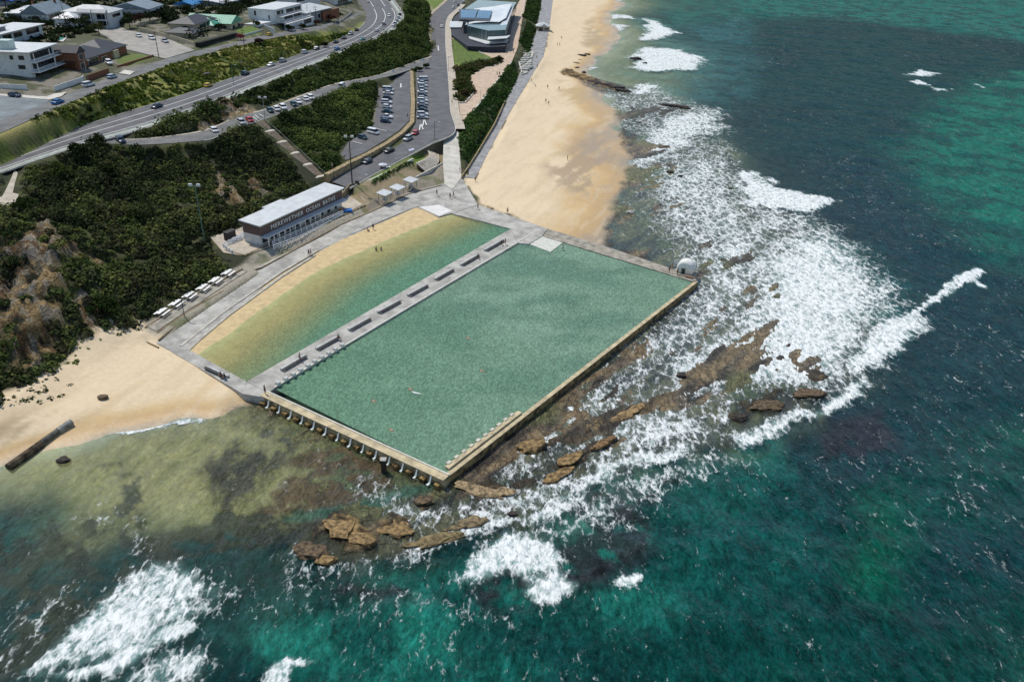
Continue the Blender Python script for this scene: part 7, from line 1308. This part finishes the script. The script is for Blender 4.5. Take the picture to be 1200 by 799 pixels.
# ================================================================== PEOPLE
SKINC = (.42, .26, .18)
def skinmesh(J, E, Rr, name, mat, parent=None):
    me = bpy.data.meshes.new(name); me.from_pydata(J, E, []); o = bpy.data.objects.new(name, me); COL.objects.link(o)
    md = o.modifiers.new('s', 'SKIN'); md.use_smooth_shade = True
    for i, r in enumerate(Rr): me.skin_vertices[0].data[i].radius = (r, r) if not isinstance(r, tuple) else r
    me.skin_vertices[0].data[0].use_root = True
    o.modifiers.new('b', 'SUBSURF').levels = 1
    bpy.context.view_layer.update()
    m2 = bpy.data.meshes.new_from_object(o.evaluated_get(bpy.context.evaluated_depsgraph_get())); COL.objects.unlink(o); bpy.data.objects.remove(o); m2.name = name
    m2.materials.clear(); m2.materials.append(mat); r_ = bpy.data.objects.new(name, m2); COL.objects.link(r_); r_.parent = parent; return r_
def pproto(pose):
    r = bpy.data.objects.new('person', None); COL.objects.link(r); r.empty_display_size = .3
    if pose == 'stand': hip = .92; kn = [(.1, .02, .5), (-.1, .0, .5)]; ft = [(.12, -.0, .07), (-.12, .0, .07)]; sp = (0, 0); hd = [(.24, .02, 1.14), (-.24, .02, 1.14)]; hn = [(.27, -.06, .84), (-.27, -.05, .84)]
    if pose == 'walk': hip = .9; kn = [(.1, -.17, .5), (-.1, .08, .48)]; ft = [(.1, -.28, .07), (-.1, .38, .12)]; sp = (0, -.03); hd = [(.24, .12, 1.14), (-.24, -.1, 1.14)]; hn = [(.24, .2, .88), (-.24, -.28, .9)]
    if pose == 'sit': hip = .50; kn = [(.12, -.42, .54), (-.12, -.42, .54)]; ft = [(.12, -.46, .07), (-.12, -.46, .07)]; sp = (0, .04); hd = [(.24, -.1, .76), (-.24, -.1, .76)]; hn = [(.16, -.34, .62), (-.16, -.34, .62)]
    if pose != 'swim':
        sh = 1.43+(hip-.92 if pose != 'sit' else -.42); ch = sh-.13; y0 = sp[1]
    if pose in ('stand', 'walk', 'sit'):
        J = [(0, 0, hip), (0, y0*.5, hip+.22), (0, y0, ch), (0, y0, sh+.05), (0, y0-.01, sh+.12), (0, y0-.02, sh+.23), (0, y0-.02, sh+.33)]
        Rr = [.14, .125, .15, .075, .06, .1, .075]; E = [(0, 1), (1, 2), (2, 3), (3, 4), (4, 5), (5, 6)]
        for s in (0, 1):
            sx = 1 if s == 0 else -1; b = len(J); J += [(sx*.19, y0, sh-.02), hd[s], hn[s], (hn[s][0], hn[s][1]-.03, hn[s][2]-.12)]; Rr += [.062, .045, .035, .03]; E += [(2, b), (b, b+1), (b+1, b+2), (b+2, b+3)]
            b = len(J); J += [(sx*.1, 0, hip-.06), kn[s], (ft[s][0], ft[s][1]+.03, ft[s][2]), (ft[s][0], ft[s][1]-.15, .04)]; Rr += [.095, .062, .042, .035]; E += [(0, b), (b, b+1), (b+1, b+2), (b+2, b+3)]
        skinmesh(J, E, Rr, 'body', pmat('skin', SKINC, .6, .05, 4), r)
        S1 = [(0, 0, hip+.05), (0, y0*.5, hip+.24), (0, y0, ch), (0, y0, sh+.03), (.17, y0, sh-.03), (.215, (y0+hd[0][1])/2, (sh+hd[0][2])/2), (-.17, y0, sh-.03), (-.215, (y0+hd[1][1])/2, (sh+hd[1][2])/2)]
        skinmesh(S1, [(0, 1), (1, 2), (2, 3), (2, 4), (4, 5), (2, 6), (6, 7)], [.155, .145, .17, .085, .085, .065, .085, .065], 'shirt', pmat('shirt', (.3, .3, .3), .9, .1, 3), r)
        S2 = [(0, 0, hip+.03)]+[(sx*.1, 0, hip-.07) for sx in (1, -1)]+[tuple(.35*a_+.65*b_ for a_, b_ in zip((sx*.1, 0, hip-.07), kn[i])) for i, sx in enumerate((1, -1))]
        skinmesh(S2, [(0, 1), (0, 2), (1, 3), (2, 4)], [.155, .118, .118, .09, .09], 'shorts', pmat('shorts', (.05, .05, .07), .9, .1, 3), r)
        skinmesh([(0, y0+.0, sh+.27), (0, y0+.01, sh+.34), (0, y0+.04, sh+.25)], [(0, 1), (0, 2)], [.1, .07, .085], 'hair', pmat('hair', (.04, .025, .015), .8, .1, 5), r)
    else:   # swimming, prone
        J = [(0, 0, .0), (0, .25, .03), (0, .5, .02), (0, .62, .03), (0, .72, .05), (0, .86, .08), (0, .42, .02), (.2, .48, .02), (.3, .8, .1), (.26, 1.1, .0), (-.2, .48, 0), (-.34, .25, .12), (-.42, .0, .02), (.1, -.1, 0), (.12, -.5, -.06), (.12, -.9, -.02), (-.1, -.1, 0), (-.12, -.5, -.02), (-.12, -.9, -.1)]
        E = [(0, 1), (1, 2), (2, 3), (3, 4), (4, 5), (2, 7), (7, 8), (8, 9), (2, 10), (10, 11), (11, 12), (0, 13), (13, 14), (14, 15), (0, 16), (16, 17), (17, 18)]
        J2 = [j for i, j in enumerate(J) if i != 6]; E = [tuple(k-1 if k > 6 else k for k in e) for e in E]
        skinmesh(J2, E, [.14, .13, .15, .07, .07, .11, .06, .05, .04, .06, .05, .04, .09, .06, .045, .09, .06, .045], 'body', pmat('skin', SKINC), r)
        skinmesh([(0, .03, .0), (.1, -.08, 0), (-.1, -.08, 0)], [(0, 1), (0, 2)], [.15, .11, .11], 'shorts', pmat('shorts', (.05, .05, .07)), r)
        skinmesh([(0, .84, .1), (0, .9, .08)], [(0, 1)], [.11, .09], 'hair', pmat('hair', (.04, .025, .015)), r)
    return r
PP = {k: pproto(k) for k in ('stand', 'walk', 'sit', 'swim')}; PU = set()
CLO = {'black': (.015, .015, .018), 'dark': (.03, .03, .045), 'white': (.65, .65, .62), 'red': (.45, .03, .03), 'blue': (.03, .08, .3), 'grey': (.2, .2, .2), 'tan': (.4, .28, .18), 'pink': (.5, .2, .22), 'green': (.05, .15, .08)}
def person(px, py, z, pose, shirt, shorts, label, rz=None, onground=True, group=None, lift=0):
    r = copy_tree(PP[pose]) if pose in PU else PP[pose]; PU.add(pose)
    q = U(px, py, z); 
    if onground: q = UT(px, py, z); zz_ = q[2]+.02
    else: zz_ = z
    r.location = (q[0], q[1], zz_+lift); r.rotation_euler = (0, 0, random.uniform(0, 6.28) if rz is None else rz); r.name = 'person'; s = 1.08; r.scale = (s, s, s)
    tag(r, label, 'person', group)
    for ch in r.children:
        k = ch.name.split('.')[0]; c_ = {'shirt': shirt, 'shorts': shorts}.get(k)
        if c_: ch.material_slots[0].link = 'OBJECT'; ch.material_slots[0].material = pmat('cloth_'+c_, CLO[c_], .9, .1, 3)
gp = 'people on the beach'; gw = 'people on the walkways'
for x, y, z, po, a_, b_, l_, g_ in [
    (658, 46, 1.8, 'walk', 'dark', 'dark', 'person in dark clothes walking alone on the far sand', gp), (653, 54, 1.8, 'stand', 'grey', 'dark', 'left one of a pair standing on the far sand', gp), (655.8, 54, 1.8, 'stand', 'blue', 'dark', 'right one of a pair standing on the far sand', gp),
    (641.7, 104, 1.8, 'stand', 'dark', 'black', 'person in dark clothes standing on the sand near the end of the seating blocks', gp), (655, 106, 1.5, 'walk', 'tan', 'dark', 'person in tan walking toward the grey rock shelf', gp), (639.5, 120.5, 1.8, 'walk', 'black', 'dark', 'left walker of a dark-clothed pair on the middle sand', gp), (642.8, 123, 1.8, 'walk', 'white', 'black', 'walker in a white top beside the dark-clothed walker', gp),
    (665, 188, 1.3, 'stand', 'dark', 'dark', 'lone person standing on the wet lower sand', gp), (594.7, 251.5, 1.9, 'stand', 'tan', 'tan', 'person in tan standing on the sand by the pool walkway', gp), (557, 213, 2.3, 'stand', 'tan', 'black', 'person standing at the end of the grey promenade', gw),
    (627, 102, 2.6, 'sit', 'red', 'tan', 'person in red sitting on the sand below the promenade edge', gp)]: person(x, y, z, po, a_, b_, l_, group=g_)
def pon(x, y, z, po, a_, b_, l_, rz=None, lift=0): person(x, y, z, po, a_, b_, l_, rz, False, gw, lift)
pon(623, 96.5, 3.35, 'walk', 'dark', 'black', 'person in dark clothes on the promenade by the brown edge'); pon(629, 69, 3.85, 'walk', 'grey', 'dark', 'upper walker beside the seating blocks'); pon(629.7, 80, 3.7, 'stand', 'grey', 'black', 'lower walker in grey beside the seating blocks'); pon(612.5, 88, 3.5, 'stand', 'black', 'black', 'person in black at the foot of the tapering white wall')
pon(539, 202, 2.9, 'stand', 'red', 'red', 'left one of two people in red at the foot of the ramp'); pon(542.5, 203, 2.7, 'stand', 'red', 'white', 'right one of two people in red at the foot of the ramp')
pon(512, 229, 2.2, 'walk', 'black', 'black', 'person in black walking where the ramp meets the promenade'); pon(527.5, 233, 2.05, 'stand', 'dark', 'tan', 'left one of two people chatting on the pool walkway'); pon(531.5, 231, 2.05, 'walk', 'black', 'dark', 'right one of two people chatting on the pool walkway'); pon(560, 245.5, 1.8, 'walk', 'black', 'tan', 'person in black on the walkway at the beach edge')
pon(592.3, 287, 1.83, 'stand', 'black', 'tan', 'person standing beside the furthest divider bench'); pon(587.6, 287.5, 1.83, 'sit', 'black', 'black', 'person sitting on the furthest divider bench', 2.6); pon(560.2, 303.3, 1.83, 'sit', 'dark', 'dark', 'person sitting on the seventh divider bench', 2.6); pon(397, 398.5, 1.83, 'sit', 'black', 'dark', 'person sitting at the end of the second divider bench', 2.6)
pon(351.7, 423, 1.8, 'stand', 'tan', 'dark', 'person in tan standing behind the nearest divider bench'); pon(259, 442.5, 1.77, 'sit', 'black', 'black', 'left one of two people in black on the near deck bench', -2.2); pon(263.4, 444.5, 1.77, 'sit', 'black', 'dark', 'right one of two people in black on the near deck bench', -2.2); pon(311, 461.5, 1.77, 'stand', 'dark', 'dark', 'person at the corner between the two pools')
pon(431, 270.5, 1.85, 'sit', 'pink', 'tan', 'person in pink sitting at the sandy pool edge', lift=-.42); pon(437.4, 269, 1.85, 'stand', 'black', 'black', 'person in black beside the sitter at the sandy pool edge'); pon(362, 300, 1.9, 'walk', 'black', 'dark', 'left one of two people walking below the white railings'); pon(364.4, 299.5, 1.9, 'walk', 'grey', 'black', 'right one of two people walking below the white railings')
pon(441, 296, .75, 'stand', 'tan', 'dark', 'person standing knee deep in the wading pool'); pon(447, 296.5, .5, 'stand', 'tan', 'white', 'smaller person wading deeper beside the first wader')
pon(784, 319.5, 1.74, 'stand', 'dark', 'black', 'person in dark clothes left of the white hut'); pon(787, 316, 1.74, 'stand', 'tan', 'tan', 'person in tan beside the dark gap of the white hut'); pon(793.5, 322.5, 1.8, 'stand', 'black', 'black', 'person in black in front of the white hut'); pon(659.5, 294.5, 1.1, 'stand', 'tan', 'dark', 'person standing on the pale slab in the corner of the big pool')
pon(529.7, 122, 7.75, 'stand', 'dark', 'black', 'person on the pavement at the lower end of the surf club garden'); pon(582.5, 88.5, 7.05, 'walk', 'black', 'dark', 'left walker of two on the upper path'); pon(585.3, 88.5, 7.05, 'walk', 'dark', 'tan', 'right walker of two on the upper path'); pon(610, 32, 7.1, 'walk', 'red', 'dark', 'person in red on the path beside the surf club'); pon(600.5, 56, 7.1, 'stand', 'dark', 'dark', 'upper of two people near the surf club corner'); pon(601.7, 62, 7.1, 'walk', 'black', 'black', 'lower of two people near the surf club corner')
pon(477.7, 138.5, 8.5, 'walk', 'black', 'black', 'person in black beside the sandstone wall in the car park'); pon(389.7, 198, 7.6, 'walk', 'white', 'black', 'person in a white top at the foot of the car park path'); pon(447, 199, 5.2, 'stand', 'dark', 'dark', 'person in dark clothes left under the pale umbrella'); pon(451.5, 199.5, 5.2, 'stand', 'black', 'grey', 'person in black right of the pale umbrella')
pon(510, 49.5, 9.7, 'walk', 'black', 'dark', 'person in black walking on the coast road below the surf club lawn'); pon(508.5, 26.5, 10.6, 'walk', 'white', 'dark', 'person in white at the left kerb of the coast road')
for x, y, l_ in ((482.5, 457, 'swimmer with a white splash in the middle of the big pool'), (439.5, 471, 'swimmer nearest the divider in the near part of the big pool'), (460, 505, 'swimmer nearest the near left pool wall'), (550, 397, 'faint swimmer in the centre of the big pool'), (566, 435.5, 'dark swimmer right of centre in the big pool')):
    person(x, y, 1.42, 'swim', 'dark', 'dark', l_, .9, False, 'swimmers in the big pool')
mkm = pmat('splash_white', (.8, .82, .8), .6, .05, 4, .6)
q = U(487, 460, 1.5); V = []; 
tag(mkmesh('splash', [(q[0]+x, q[1]+y, z) for x, y, z in ((-.9, .5, 1.5), (-.2, .1, 1.62), (.5, -.1, 1.6), (1.4, -.5, 1.5), (.5, -.35, 1.5), (-.3, -.15, 1.5), (0, 0, 1.4))], [(0, 5, 1), (5, 4, 2, 1), (4, 3, 2), (0, 1, 6), (1, 2, 6), (2, 3, 6), (3, 4, 6), (4, 5, 6), (5, 0, 6)], mkm), 'white splash behind the swimmer in the middle of the big pool', 'splash')
